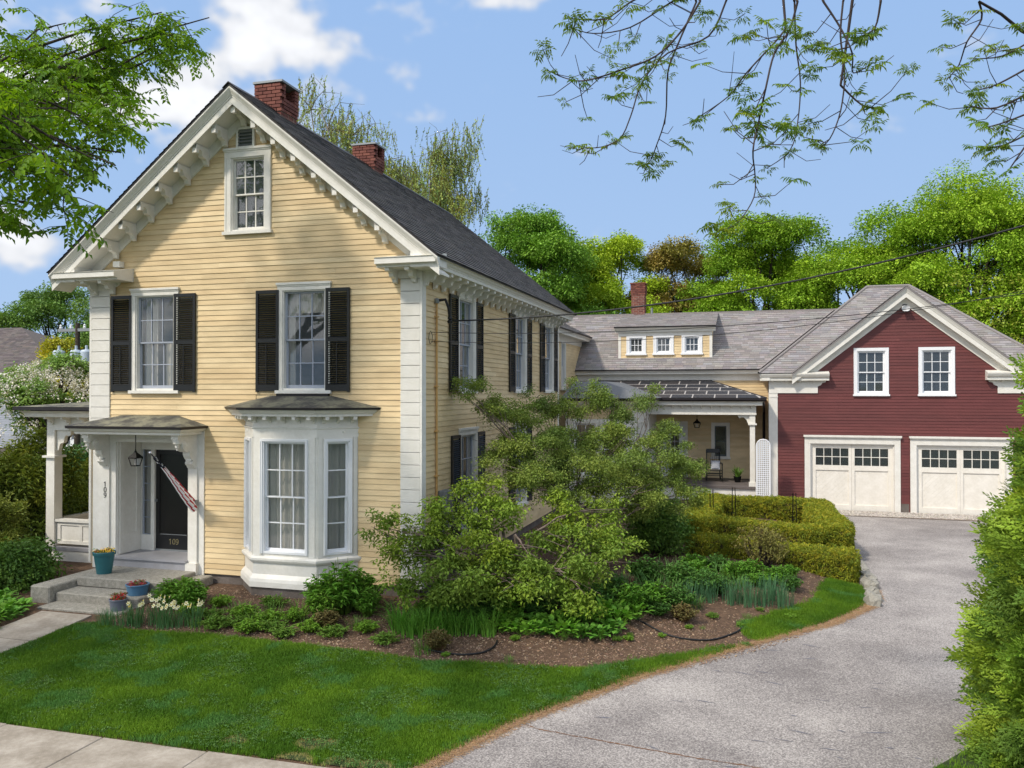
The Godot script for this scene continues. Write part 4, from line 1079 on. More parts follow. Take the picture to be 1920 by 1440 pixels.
	# hipped main roof and the front gable
	var ey = 4.99; var rr = 4.22
	var ez = gz + 0.40
	var lx = 6.38; var rx = 16.38
	var ay = ey + rr * PS; var az = ez - rr
	var r := MB.new()
	var vz = ez - (8.03 - ey) / PS
	r.quad(V(lx, ey, ez), V(7.55, ey, ez), V(cx, 8.03, vz), V(lx + rr, ay, az)); r.tri(V(cx, 8.03, vz), V(cx, ay, az), V(lx + rr, ay, az)); r.quad(V(15.21, ey, ez), V(rx, ey, ez), V(rx - rr, ay, az), V(cx, 8.03, vz)); r.tri(V(cx, 8.03, vz), V(rx - rr, ay, az), V(cx, ay, az)); r.quad(V(lx, ey, -27.4), V(lx, ey, ez), V(lx + rr, ay, az), V(lx + rr, ay, -23.2)); r.quad(V(rx, ey, ez), V(rx, ey, -27.4), V(rx - rr, ay, -23.2), V(rx - rr, ay, az)); r.quad(V(rx, ey, -27.4), V(lx, ey, -27.4), V(lx + rr, ay, -23.2), V(rx - rr, ay, -23.2)); r.quad(V(lx + rr, ay, az), V(rx - rr, ay, az), V(rx - rr, ay, -23.2), V(lx + rr, ay, -23.2))
	# gable roof running back into it: apex y
	var gy = 8.03; var gs = 0.80; var gx0 = 7.55; var gx1 = 15.21
	var base_y = gy - gs * (cx - gx0)
	r.sweep([Vector2(0.42, 0), Vector2(-4.2, 0), Vector2(-4.2, -0.06), Vector2(0.42, -0.06)], [V(gx0, base_y, gz), V(cx, gy, gz), V(gx1, base_y, gz)], [Vector3(0, 0, 1), Vector3(0, 0, 1), Vector3(0, 0, 1)])
	r.quad(V(lx, ey - 0.03, gz - 0.1), V(lx, ey - 0.03, -27.4), V(rx, ey - 0.03, -27.4), V(rx, ey - 0.03, gz - 0.1))
	var rf = mi("roof", r.mesh(), mat(Color(0.60, 0.575, 0.565), 0.9, M.t_grain, 1.5), G)
	var sl = sqrt(1 + PS * PS)
	shingles("shingle_course", rf, V(0, ey, ez), V(1, 0, 0), V(0, PS, -1) / sl, [Vector2(lx, 0), Vector2(7.5, 0), Vector2(cx, 3.62 * sl), Vector2(cx, rr * sl), Vector2(lx + rr, rr * sl)], SH2, 0.135, 0.32)
	shingles("shingle_course", rf, V(0, ey, ez), V(1, 0, 0), V(0, PS, -1) / sl, [Vector2(15.26, 0), Vector2(rx, 0), Vector2(rx - rr, rr * sl), Vector2(cx, rr * sl), Vector2(cx, 3.62 * sl)], SH2, 0.135, 0.32)
	var g2 = sqrt(1 + gs * gs)
	shingles("shingle_course", rf, V(gx0, base_y, gz + 0.43), V(0, 0, -1), V(1, gs, 0) / g2, [Vector2(0, 0), Vector2(0.12, 0), Vector2(3.75, 3.83 * g2), Vector2(0, 3.83 * g2)], SH2, 0.135, 0.32)
	shingles("shingle_course", rf, V(gx1, base_y, gz + 0.43), V(0, 0, -1), V(-1, gs, 0) / g2, [Vector2(0, 0), Vector2(0.12, 0), Vector2(3.75, 3.83 * g2), Vector2(0, 3.83 * g2)], SH2, 0.135, 0.32)
	var hc := MB.new()
	hc.tube([V(lx, ey + 0.01, ez), V(lx + rr, ay + 0.01, az)], [0.06, 0.06], 6); hc.tube([V(rx, ey + 0.01, ez), V(rx - rr, ay + 0.01, az)], [0.06, 0.06], 6); hc.tube([V(lx + rr, ay + 0.01, az), V(rx - rr, ay + 0.01, az)], [0.06, 0.06], 6)
	mi("hip_cap", hc.mesh(), mat(Color(0.60, 0.575, 0.565), 0.9, M.t_grain, 2), rf)
	# rake trim
	var P = [V(gx0, base_y, gz), V(cx, gy, gz), V(gx1, base_y, gz)]
	var Z = [Vector3(0, 0, 1), Vector3(0, 0, 1), Vector3(0, 0, 1)]
	var rk := MB.new()
	rk.sweep([Vector2(0.3, -0.02), Vector2(0.40, -0.02), Vector2(0.40, -0.08), Vector2(0.36, -0.14), Vector2(0.335, -0.2), Vector2(0.32, -0.21), Vector2(0.32, -0.38), Vector2(0.3, -0.38)], P, Z); mi("rake_crown", rk.mesh(), M.white, G)
	rk = MB.new(); rk.sweep([Vector2(0.0, -0.33), Vector2(0.3, -0.33), Vector2(0.3, -0.37), Vector2(0.0, -0.37)], P, Z); mi("soffit", rk.mesh(), M.white, G)
	rk = MB.new(); rk.sweep([Vector2(0.0, -0.37), Vector2(0.045, -0.37), Vector2(0.045, -0.62), Vector2(0.0, -0.62)], P, Z); mi("frieze", rk.mesh(), M.white, G)
	# flood lights in the peak
	var F = part("flood_light", G, Transform3D(Basis(), V(cx, 7.3, gz + 0.1)))
	bx("mount", F, I, V(cx - 0.07, 7.30, gz + 0.04), V(cx + 0.07, 7.42, gz + 0.1), M.iron)
	for s in [-1, 1]:
		var l := MB.new(); l.lathe([Vector2(0.03, 0), Vector2(0.05, 0.05), Vector2(0.10, 0.17), Vector2(0.105, 0.2), Vector2(0.09, 0.19), Vector2(0, 0.17)], 14)
		mi("lamp_head", l.mesh(), M.vinyl, F, Transform3D(Basis(Vector3(0, 0, 1), -s * 0.6) * Basis(Vector3.RIGHT, 2.0), V(cx + s * 0.08, 7.33, gz + 0.1)))

func garage_door(G: Node3D, T: Transform3D, d: Rect2):
	var D = part("garage_door", G, T * Transform3D(Basis(), V(d.get_center().x, 0, 0)))
	var cr = mat(Color(0.925, 0.905, 0.865), 0.5, M.t_paint, 0.6)
	var a = d.position.x; var b = d.end.x
	var f := MB.new(); f.X = T
	f.box(V(a - 0.2, -0.04, -0.02), V(a + 0.0, 2.42, 0.05)); f.box(V(b, -0.04, -0.02), V(b + 0.2, 2.42, 0.05)); f.box(V(a - 0.2, 2.42, -0.02), V(b + 0.2, 2.66, 0.052))
	f.box(V(a - 0.24, 2.66, -0.01), V(b + 0.24, 2.73, 0.13)); f.box(V(a - 0.21, 2.62, 0.05), V(b + 0.21, 2.66, 0.09))
	f.box(V(a, -0.04, -0.16), V(a + 0.05, 2.42, -0.02)); f.box(V(b - 0.05, -0.04, -0.16), V(b, 2.42, -0.02)); f.box(V(a + 0.05, 2.37, -0.16), V(b - 0.05, 2.419, -0.02))
	mi("door_frame", f.mesh(), M.white, D)
	var mid = (a + b) / 2
	for h in 2:
		var l = (a + 0.05 if h == 0 else mid + 0.003); var r = (mid - 0.003 if h == 0 else b - 0.05)
		var sl = 0.14; var cs = 0.1
		var li = l + (sl if h == 0 else cs); var ri = r - (cs if h == 0 else sl)
		# rails and stiles
		var e := MB.new(); e.X = T
		e.box(V(l, 0.0, -0.12), V(li, 2.37, -0.07)); e.box(V(ri, 0.0, -0.12), V(r, 2.37, -0.07)); e.box(V(li, 0.0, -0.119), V(ri, 0.2, -0.071)); e.box(V(li, 1.45, -0.119), V(ri, 1.63, -0.071)); e.box(V(li, 2.25, -0.119), V(ri, 2.37, -0.071))
		mi("door_leaf", e.mesh(), cr, D)
		# slanted boards of the panel, one by one
		var rect := PackedVector2Array([Vector2(li, 0.2), Vector2(ri, 0.2), Vector2(ri, 1.45), Vector2(li, 1.45)])
		var w = 0.135
		for k in 20:
			var s = -1.3 + k * w * 1.414
			var dirx = 1.0 if h == 0 else -1.0
			var o = li if h == 0 else ri
			var strip := PackedVector2Array([Vector2(o + dirx * s, 0.2), Vector2(o + dirx * (s + (w - 0.003) * 1.414), 0.2), Vector2(o + dirx * (s + (w - 0.003) * 1.414 + 1.25), 1.45), Vector2(o + dirx * (s + 1.25), 1.45)])
			for pl in Geometry2D.intersect_polygons(strip, rect):
				var q := MB.new(); q.X = T; q.prism(pl, -0.112, -0.106)
				mi("diagonal_board", q.mesh(), cr, D)
		bx("panel_back", D, T, V(li, 0.2, -0.12), V(ri, 1.45, -0.112), cr)
		for i in 4:
			for j in 2:
				var pw = (ri - li) / 4; var ph = 0.62 / 2
				bx("pane", D, T, V(li + i * pw + (0.011 if i > 0 else 0.0), 1.63 + j * ph + (0.011 if j > 0 else 0.0), -0.099), V(li + (i + 1) * pw - (0.011 if i < 3 else 0.0), 1.63 + (j + 1) * ph - (0.011 if j < 1 else 0.0), -0.096), M.glass)
		for i in [1, 2, 3]: bx("muntin", D, T, V(li + i * (ri - li) / 4 - 0.012, 1.63, -0.112), V(li + i * (ri - li) / 4 + 0.012, 2.25, -0.08), cr)
		bx("muntin", D, T, V(li, 1.928, -0.111), V(ri, 1.952, -0.082), cr)

# ---------------------------------------------------------------- the ground
var EDGE := PackedVector2Array([Vector2(1.2, 9.4), Vector2(2.1, 7.2), Vector2(2.56, 6.08), Vector2(3.28, 4.42), Vector2(4.52, 2.36), Vector2(6.23, 0.06), Vector2(7.56, -1.53), Vector2(8.40, -3.0), Vector2(8.66, -3.92), Vector2(8.72, -5.5), Vector2(8.75, -7.99), Vector2(8.8, -12.0), Vector2(8.5, -15.6)])
func edge_dist(p: Vector2) -> float:
	var d := 1e9
	for i in EDGE.size() - 1: d = minf(d, p.distance_to(Geometry2D.get_closest_point_to_segment(p, EDGE[i], EDGE[i + 1])))
	return d
func gh(x: float, z: float) -> float:
	var b = 0.33 * pow(clampf((6.4 - z) / 5.8, 0, 1), 2.2)
	if x < 2.0 and z > -14: return b
	return b * smoothstep(0.0, 2.4, edge_dist(Vector2(x, z)))
func sheet(poly: PackedVector2Array, step: float, lift: float, flat := false) -> ArrayMesh:
	var pts := PackedVector2Array()
	for i in poly.size():
		var a = poly[i]; var b = poly[(i + 1) % poly.size()]
		var n = maxi(1, int(a.distance_to(b) / step))
		for k in n: pts.append(a.lerp(b, float(k) / n))
	var box := Rect2(poly[0], Vector2.ZERO)
	for p in poly: box = box.expand(p)
	var x = box.position.x + step * 0.5
	while x < box.end.x:
		var y = box.position.y + step * 0.5
		while y < box.end.y:
			var p := Vector2(x + R(-0.2, 0.2) * step, y + R(-0.2, 0.2) * step)
			if Geometry2D.is_point_in_polygon(p, poly): pts.append(p)
			y += step
		x += step
	var t = Geometry2D.triangulate_delaunay(pts)
	var b := MB.new()
	var f = func(p): return V(p.x, (0.0 if flat else gh(p.x, p.y)) + lift, p.y)
	for i in range(0, t.size(), 3):
		var p = pts[t[i]]; var q = pts[t[i + 1]]; var s = pts[t[i + 2]]
		if not Geometry2D.is_point_in_polygon((p + q + s) / 3.0, poly): continue
		if (q - p).cross(s - p) > 0:
			var k = q; q = s; s = k
		b.tri(f.call(p), f.call(q), f.call(s))
	return b.mesh()
var LAWN := PackedVector2Array([Vector2(-5.52, 6.36), Vector2(-5.55, 4.2), Vector2(-5.5, 2.75), Vector2(-5.2, 2.62), Vector2(-4.34, 2.80), Vector2(-2.78, 2.66), Vector2(-1.3, 2.70), Vector2(0.32, 2.80), Vector2(1.27, 2.92), Vector2(2.92, 2.61), Vector2(3.66, 2.34), Vector2(4.36, 1.71), Vector2(5.11, 1.07), Vector2(5.70, 0.45), Vector2(6.11, 0.27), Vector2(6.05, 0.18), Vector2(5.3, 1.2), Vector2(4.40, 2.34), Vector2(3.12, 4.44), Vector2(2.40, 6.08), Vector2(2.1, 6.3), Vector2(0.7, 6.30)])
var ISLAND := PackedVector2Array([Vector2(5.9, -0.72), Vector2(6.2, 0.0), Vector2(7.3, -1.5), Vector2(8.12, -2.9), Vector2(8.42, -3.9), Vector2(8.42, -4.9), Vector2(7.82, -5.0), Vector2(7.3, -2.7)])
var CORNER := PackedVector2Array([Vector2(7.98, 4.70), Vector2(8.7, 3.7), Vector2(9.6, 1.5), Vector2(10.2, -1.0), Vector2(15.0, -1.0), Vector2(15.0, 6.4), Vector2(7.3, 6.4)])
var BACKYARD := PackedVector2Array([Vector2(-60, 2), Vector2(-60, -60), Vector2(-10.6, -60), Vector2(-10.6, -4.6), Vector2(-12.5, -2.0), Vector2(-14, 0.5), Vector2(-30, 2)])
func ground():
	var I = Transform3D()
	tag(mi("ground", sheet(PackedVector2Array([Vector2(-700, 400), Vector2(700, 400), Vector2(700, -900), Vector2(-700, -900)]), 100.0, -0.10, true), M.dirt_grass, self), "", "", "", "structure")
	# soil of the yard under beds and lawns
	var yard := PackedVector2Array([Vector2(-60, 6.4)]) + PackedVector2Array([Vector2(2.42, 6.4)])
	for i in range(2, EDGE.size()): yard.append(EDGE[i] - Vector2(0.02, 0))
	yard.append(Vector2(7.5, -15.9)); yard.append(Vector2(7.0, -20)); yard.append(Vector2(7.0, -60)); yard.append(Vector2(-60, -60))
	tag(mi("garden_soil", sheet(yard, 0.45, 0.0), M.soil, self), "", "", "", "structure")
	tag(mi("lawn", sheet(LAWN, 0.25, 0.014), M.dirt_grass, self), "", "", "", "structure")
	tag(mi("lawn", sheet(ISLAND, 0.25, 0.014), M.dirt_grass, self), "", "", "", "structure")
	tag(mi("lawn", sheet(CORNER, 0.4, 0.03, true), M.dirt_grass, self), "", "", "", "structure")
	tag(mi("lawn", sheet(BACKYARD, 1.5, 0.014), M.dirt_grass, self), "", "", "", "structure")
	# driveway
	var dp := PackedVector2Array()
	for p in EDGE: dp.append(p)
	dp.append_array(PackedVector2Array([Vector2(7.4, -15.75), Vector2(7.4, -16.6), Vector2(18, -16.4), Vector2(17.5, -12), Vector2(13.4, -5), Vector2(10.8, -1), Vector2(10.2, 1.4), Vector2(9.2, 3.6), Vector2(8.5, 4.6), Vector2(8.0, 5.6), Vector2(7.9, 7.5), Vector2(8.2, 9.4)]))
	# wavy edge
	var dw := PackedVector2Array()
	for i in dp.size():
		var a = dp[i]; var b = dp[(i + 1) % dp.size()]
		var n = maxi(1, int(a.distance_to(b) / 0.16))
		for k in n: dw.append(a.lerp(b, float(k) / n) + Vector2(R(-0.025, 0.025), R(-0.025, 0.025)))
	var dr = tag(mi("driveway", sheet(dw, 0.5, 0.0, true), M.asphalt, self), "", "", "", "structure")
	# a crack across it, filled with needles: shallow strip of debris
	var ck := MB.new()
	var cp = [Vector2(3.1, 4.42), Vector2(3.5, 4.62), Vector2(3.95, 4.70), Vector2(4.5, 4.78), Vector2(5.0, 4.86), Vector2(5.5, 4.93), Vector2(6.0, 4.97), Vector2(6.4, 5.02), Vector2(7.0, 5.1)]
	for i in cp.size() - 1:
		var m = 6
		for k in m:
			var a = cp[i].lerp(cp[i + 1], float(k) / m) + Vector2(R(-0.01, 0.01), R(-0.014, 0.014)); var b = cp[i].lerp(cp[i + 1], float(k + 1) / m)
			var w = R(0.004, 0.014)
			ck.quad(V(a.x, 0.004, a.y + w), V(b.x, 0.004, b.y + w), V(b.x, 0.004, b.y - w), V(a.x, 0.004, a.y - w))
	mi("crack", ck.mesh(), mat(Color(0.45, 0.31, 0.2), 0.95), dr)
	# dark scuffs of old sealer
	var sc := MB.new()
	for i in 70:
		var x = R(3.0, 8.0); var z = R(-3.0, 5.2)
		if not Geometry2D.is_point_in_polygon(Vector2(x, z), dp) or edge_dist(Vector2(x, z)) < 0.15: continue
		var L = R(0.08, 0.45); var a = R(-0.3, 0.7); var w = R(0.006, 0.02)
		var d = V(cos(a), 0, sin(a)) * L; var s = V(-sin(a), 0, cos(a)) * w
		var c = V(x, 0.004, z)
		sc.quad(c + s * 0.3, c + d * 0.5 + s, c + d, c + d * 0.5 - s)
	mi("sealer_scuff", sc.mesh(), mat(Color(0.42, 0.42, 0.45), 0.9), dr).set_meta("kind", "stuff")
	# gravel strip before the garage
	tag(mi("gravel", sheet(PackedVector2Array([Vector2(7.3, -16.3), Vector2(9.0, -16.1), Vector2(12.0, -16.0), Vector2(18, -15.9), Vector2(18, -17.5), Vector2(7.3, -17.5)]), 0.4, 0.012, true), mat(Color(0.66, 0.6, 0.55), 0.95, M.t_soil, 1.2), self), "", "", "", "structure")
	var gx = []; var gc = []
	for i in 6000:
		gx.append(Transform3D(Basis.from_euler(V(R(0, 6), R(0, 6), R(0, 6))).scaled(V(R(0.012, 0.03), R(0.008, 0.018), R(0.012, 0.03))), V(R(8.0, 15.6), 0.016, -16.15 - R(0, 1.25) - R(0, 0.08))))
		var g = R(0.24, 0.62); gc.append(Color(g, g * R(0.86, 0.95), g * R(0.72, 0.86)))
	var sp := SphereMesh.new(); sp.radius = 1; sp.height = 2; sp.radial_segments = 6; sp.rings = 3
	M.vc = StandardMaterial3D.new(); M.vc.vertex_color_use_as_albedo = true; M.vc.roughness = 0.9
	tag(mm("gravel_stone", sp, M.vc, self, gx, gc), "pale gravel strip lying before the garage doors", "gravel")
	# sidewalk of concrete slabs
	var sw = Node3D.new(); named(sw, "sidewalk", self); sw.set_meta("kind", "structure")
	var x = -13.6
	while x < 1.0:
		var b := MB.new(); var w = 1.5 if x < -0.2 else 1.75
		b.cbox(V(x + 0.006, -0.08, 6.40 + R(-0.01, 0.01)), V(x + w - 0.006, 0.025 + R(-0.003, 0.003), 8.0), 0.008)
		mi("slab", b.mesh(), M.concrete, sw)
		x += w
	# front path of slabs, from the steps to the sidewalk
	var pa = Node3D.new(); named(pa, "path", self); pa.set_meta("kind", "structure")
	var z = 2.28
	while z < 6.3:
		var z1 = minf(z + 1.35, 6.39)
		var b := MB.new()
		var x0 = -6.72; var x1 = -5.58
		for s in 6:
			var za = lerpf(z + 0.006, z1 - 0.006, s / 6.0); var zb = lerpf(z + 0.006, z1 - 0.006, (s + 1) / 6.0)
			var ya = gh(-6, za) + 0.03; var yb = gh(-6, zb) + 0.03
			b.quad(V(x0, ya, za), V(x0, yb, zb), V(x1, yb, zb), V(x1, ya, za))
			b.quad(V(x1, ya, za), V(x1, yb, zb), V(x1, yb - 0.1, zb), V(x1, ya - 0.1, za)); b.quad(V(x0, yb, zb), V(x0, ya, za), V(x0, ya - 0.1, za), V(x0, yb - 0.1, zb))
		mi("slab", b.mesh(), M.concrete, pa)
		z = z1
	grass("grass", LAWN, 64000, 0.0, "short dense green grass of the front lawn", true)
	grass("grass", ISLAND, 8000, 0.0, "lush grass patch at the bend of the driveway", false)
	grass("grass", CORNER, 9000, 0.03, "green grass at the foot of the evergreen", false)
	mulch()
func blade_mesh(n: int, h: float, rad: float, w: float, sd: int) -> ArrayMesh:
	var r := RandomNumberGenerator.new(); r.seed = sd
	var b := MB.new()
	for i in n:
		var a = r.randf() * TAU; var d = sqrt(r.randf()) * rad
		var p = V(cos(a) * d, -0.01, sin(a) * d)
		var t = r.randf() * TAU; var lean = r.randf_range(0.1, 0.6); var L = h * r.randf_range(0.6, 1.2)
		var side = V(cos(t + PI / 2), 0, sin(t + PI / 2)) * w
		var m = p + V(cos(t) * lean * 0.35, 0.6, sin(t) * lean * 0.35) * L
		var e = p + V(cos(t) * lean, 0.95 - lean * 0.3, sin(t) * lean) * L
		var g = r.randf_range(0.8, 1.2); b.col = Color(g, g, g)
		b.quad(p - side, p + side, m + side * 0.7, m - side * 0.7); b.tri(m - side * 0.7, m + side * 0.7, e)
	return b.mesh()
func grass(called: String, poly: PackedVector2Array, n: int, lift: float, label: String, patches: bool):
	var box := Rect2(poly[0], Vector2.ZERO)
	for p in poly: box = box.expand(p)
	var fn := FastNoiseLite.new(); fn.seed = 5; fn.frequency = 0.55; fn.fractal_octaves = 3
	var f2 := FastNoiseLite.new(); f2.seed = 9; f2.frequency = 1.6
	var xs = []; var cs = []
	for i in n * 4:
		if xs.size() >= n: break
		var p := Vector2(R(box.position.x, box.end.x), R(box.position.y, box.end.y))
		if not Geometry2D.is_point_in_polygon(p + Vector2(rng.randfn(0, 0.05), rng.randfn(0, 0.05)), poly): continue
		var bare := 1e9
		if patches:
			for q in [Vector3(0.02, 6.02, 0.1), Vector3(1.0, 5.86, 0.13), Vector3(1.15, 5.8, 0.1), Vector3(1.0, 6.3, 0.13), Vector3(1.6, 6.25, 0.13), Vector3(2.0, 6.2, 0.12)]: bare = minf(bare, Vector2((p.x - q.x) * 0.7, p.y - q.y).length() / q.z)
			if bare < 1.0 and R(0, 1) < 0.75: continue
		var e = edge_dist(p) if p.x > 1.5 and lift == 0.0 else 9.0
		var k = fn.get_noise_2d(p.x, p.y) * 0.5 + f2.get_noise_2d(p.x, p.y) * 0.25
		var c = Color(0.042, 0.098, 0.007).lerp(Color(0.085, 0.158, 0.010), clampf(0.45 + k * 2.0, 0, 1))
		if f2.get_noise_2d(p.x * 0.6 + 40, p.y * 0.6) > 0.28: c = c.lerp(Color(0.055, 0.14, 0.035), 0.7)
		var s = R(0.75, 1.2)
		if e < 0.28:
			if R(0, 0.26) > e: c = c.lerp(Color(0.34, 0.22, 0.1), 0.8); s *= 0.55
		if bare < 1.4: c = c.lerp(Color(0.42, 0.34, 0.15), 0.6); s *= 0.5
		xs.append(tilt(V(p.x, (0.0 if lift > 0 else gh(p.x, p.y)) + 0.014 + lift, p.y), V(s, s * R(0.8, 1.25), s), R(0, TAU), R(0, 0.2), R(0, TAU)))
		cs.append(jit(c, 0.14))
	if patches:  # clover growing in drifts between the blades
		var cx = []; var cc = []
		for i in 30000:
			var p := Vector2(R(box.position.x, box.end.x), R(box.position.y, box.end.y))
			if not Geometry2D.is_point_in_polygon(p, poly) or f2.get_noise_2d(p.x * 0.45 + 11, p.y * 0.45) + R(-0.25, 0.25) < 0.22: continue
			cx.append(tilt(V(p.x, gh(p.x, p.y) + R(0.035, 0.06), p.y), V(1, 1, 1) * R(0.7, 1.3), R(0, TAU), R(0, 0.4), R(0, TAU)))
			cc.append(jit(Color(0.06, 0.12, 0.032), 0.2))
		tag(mm("clover", clump(7, 0.03, 0.3, 0.022, 0.02, 71, 1.0), M.leaf, self, cx, cc), "drifts of small leaved clover in the front lawn", "clover")
	tag(mm(called, blade_mesh(13, 0.055, 0.075, 0.003, 3), M.leaf, self, xs, cs), label, "grass")
func mulch():
	var b := MB.new(); b.cbox(V(-0.5, -0.15, -0.2), V(0.5, 0.15, 0.2), 0.08)
	var xs = []; var cs = []
	var bed := PackedVector2Array([Vector2(-5.3, 0.3), Vector2(-5.3, 2.75), Vector2(-2.8, 2.75), Vector2(1.2, 3.0), Vector2(3.0, 2.9), Vector2(4.9, 2.0), Vector2(6.2, 0.6), Vector2(7.6, -1.55), Vector2(8.5, -3.5), Vector2(8.6, -13), Vector2(3, -13), Vector2(0.3, -2), Vector2(0.2, 0.3)])
	for i in 40000:
		var p := Vector2(R(-5.4, 8.7), R(-8, 3.0) if i % 3 else R(-0.5, 3.0))
		if not Geometry2D.is_point_in_polygon(p, bed): continue
		var s = R(0.012, 0.045)
		xs.append(Transform3D(Basis.from_euler(V(R(-0.5, 0.5), R(0, TAU), R(-0.5, 0.5))).scaled_local(V(s, s * R(0.5, 1), s * R(0.5, 1.2))), V(p.x, gh(p.x, p.y) + R(0.0, 0.012), p.y)))
		var c = [Color(0.22, 0.14, 0.095), Color(0.30, 0.20, 0.13), Color(0.15, 0.10, 0.07), Color(0.36, 0.26, 0.17)][rng.randi() % 4]
		cs.append(jit(c, 0.2))
	tag(mm("mulch", b.mesh(), M.vc, self, xs, cs), "brown bark mulch chips spread over the planting bed", "mulch")
	# needles along the driveway edge
	var nb := MB.new(); nb.box(V(-0.5, -0.02, -0.02), V(0.5, 0.02, 0.02))
	xs = []; cs = []
	for i in 26000:
		var k = rng.randi() % 8 + 1
		var t = R(0, 1)
		var q = EDGE[k].lerp(EDGE[k + 1], t)
		var d = (EDGE[k + 1] - EDGE[k]).normalized()
		var o = absf(rng.randfn(0, 0.075)) * (-1 if i % 4 else 0.7) - 0.0
		var p = q + Vector2(d.y, -d.x) * -o
		var dd = o
		xs.append(Transform3D(Basis.from_euler(V(0, R(0, TAU), R(-0.3, 0.3))).scaled_local(V(R(0.03, 0.07), 0.05, 0.06)), V(p.x, (gh(p.x, p.y) if dd < 0 else 0.0) + R(0.003, 0.02), p.y)))
		cs.append(jit([Color(0.40, 0.24, 0.12), Color(0.30, 0.18, 0.1), Color(0.46, 0.32, 0.18)][rng.randi() % 3], 0.2))
	tag(mm("pine_needle", nb.mesh(), M.vc, self, xs, cs), "dry brown needles gathered along the driveway edge", "needles")

# ---------------------------------------------------------------- plants
const LEAF := 1.7
func leaf(b: MB, p: Vector3, d: Vector3, up: Vector3, L: float, w: float, droop := 0.15):
	d = d.normalized()
	var s = d.cross(up)
	if s.length() < 0.05: s = d.cross(V(0.3, 0.2, 0.9))
	s = s.normalized() * w * 0.5
	var nn = s.cross(d).normalized()
	var m = p + d * L * 0.45
	var e = p + d * L - nn * L * droop - V(0, L * droop, 0)
	b.tri(p, m + s + nn * w * 0.12, e); b.tri(p, e, m - s + nn * w * 0.12)
func rdir(r: RandomNumberGenerator) -> Vector3:
	while true:
		var v = V(r.randf_range(-1, 1), r.randf_range(-1, 1), r.randf_range(-1, 1))
		if v.length() < 1 and v.length() > 0.05: return v.normalized()
	return Vector3.UP
# a ball or cushion of n leaves
func clump(n: int, rad: float, flat: float, L: float, w: float, sd: int, upness := 0.4) -> ArrayMesh:
	var k = "cl%d %.2f %.2f %.3f %d" % [n, rad, flat, L, sd]
	if cache.has(k): return cache[k]
	var r := RandomNumberGenerator.new(); r.seed = sd
	var b := MB.new()
	for i in n:
		var d = rdir(r)
		var p = d * rad * pow(r.randf(), 0.4); p.y *= flat
		var q = (d + V(0, r.randf_range(-0.6, 0.9) * upness, 0) + rdir(r) * 0.8)
		q.y *= lerpf(1.0, 0.5, upness)
		var g = r.randf_range(0.78, 1.2); b.col = Color(g, g, g * r.randf_range(0.8, 1.1))
		leaf(b, p, q, V(0, 1, 0) + rdir(r) * 0.6, L * r.randf_range(0.7, 1.25), w * r.randf_range(0.8, 1.2))
	cache[k] = b.mesh()
	return cache[k]
func limb(b: MB, p: Vector3, e: Vector3, r0: float, r1: float, bend := 0.12, sides := 6, n := 5) -> Array:
	var P = []; var Q = []
	var L = p.distance_to(e)
	var o = V(R(-1, 1), R(-0.2, 1), R(-1, 1)) * L * bend
	for i in n + 1:
		var t = float(i) / n
		P.append(p.lerp(e, t) + o * sin(t * PI) + (V(R(-1, 1), R(-1, 1), R(-1, 1)) * L * 0.015 if i > 0 and i < n else Vector3.ZERO)); Q.append(lerpf(r0, r1, t))
	b.tube(P, Q, sides)
	return P
func tree_node(called: String, at: Vector3, label: String, category: String, group: String) -> Node3D:
	return thing(called, at, label, category, group)
# a broad crown made of lobes
func broad_tree(called: String, label: String, group: String, at: Vector3, h: float, rad: float, y0: float, cols: Array, n: int, o := {}):
	var t = thing(called, at, label, o.get("category", "tree"), group)
	var b := MB.new()
	var cy = (y0 + h) / 2; var ry = (h - y0) / 2
	var lobes = []
	var nl: int = o.get("lobes", 36)
	for i in nl:
		var a = R(0, TAU); var s = R(-0.75, 1.0); var c = sqrt(maxf(0, 1 - s * s))
		var k = R(0.5, 0.78) if s < 0.6 else R(0.55, 0.8)
		var p = at + V(cos(a) * c * rad * k, cy + s * ry * k, sin(a) * c * rad * k)
		lobes.append([p, rad * R(0.2, 0.36), cols[rng.randi() % cols.size()]])
	var base = at + V(0, -0.1, 0)
	var fork = at + V(R(-0.3, 0.3), y0 + (h - y0) * 0.25, R(-0.3, 0.3))
	limb(b, base, fork, rad * 0.07 + 0.05, rad * 0.05 + 0.03, 0.03, 8)
	for l in lobes: limb(b, fork - V(0, R(0, 1) * (fork.y - at.y) * 0.35, 0), l[0], rad * 0.028 + 0.01, 0.02, 0.1, 5, 4)
	mi("trunk", b.mesh(), o.get("bark", M.bark), t)
	var cl: ArrayMesh = o.get("clump", clump(42, 0.42, 0.6, 0.125, 0.09, 5, 0.6))
	var gap := FastNoiseLite.new(); gap.seed = int(at.x * 7 + at.z); gap.frequency = o.get("gapf", 0.55)
	var xs = []; var cs = []
	var tries = 0
	while xs.size() < n and tries < n * 4:
		tries += 1
		var l = lobes[rng.randi() % nl]
		var d = rdir(rng)
		if d.y < -0.35: d.y *= -0.6
		var p: Vector3 = l[0] + V(d.x, d.y * 0.8, d.z) * l[1] * (R(0.7, 1.08) if R(0, 1) < 0.86 else R(0.4, 1.2))
		if gap.get_noise_3dv(p) < o.get("gap", -0.22): continue
		var s = R(0.7, 1.3) * o.get("size", 1.0)
		xs.append(tilt(p, V(s, s, s), R(0, TAU), R(0, 0.5), R(0, TAU)))
		cs.append(jit(l[2].lerp(cols[rng.randi() % cols.size()], 0.25), 0.16))
	mm("crown", cl, M.leaf, t, xs, cs)
	return t
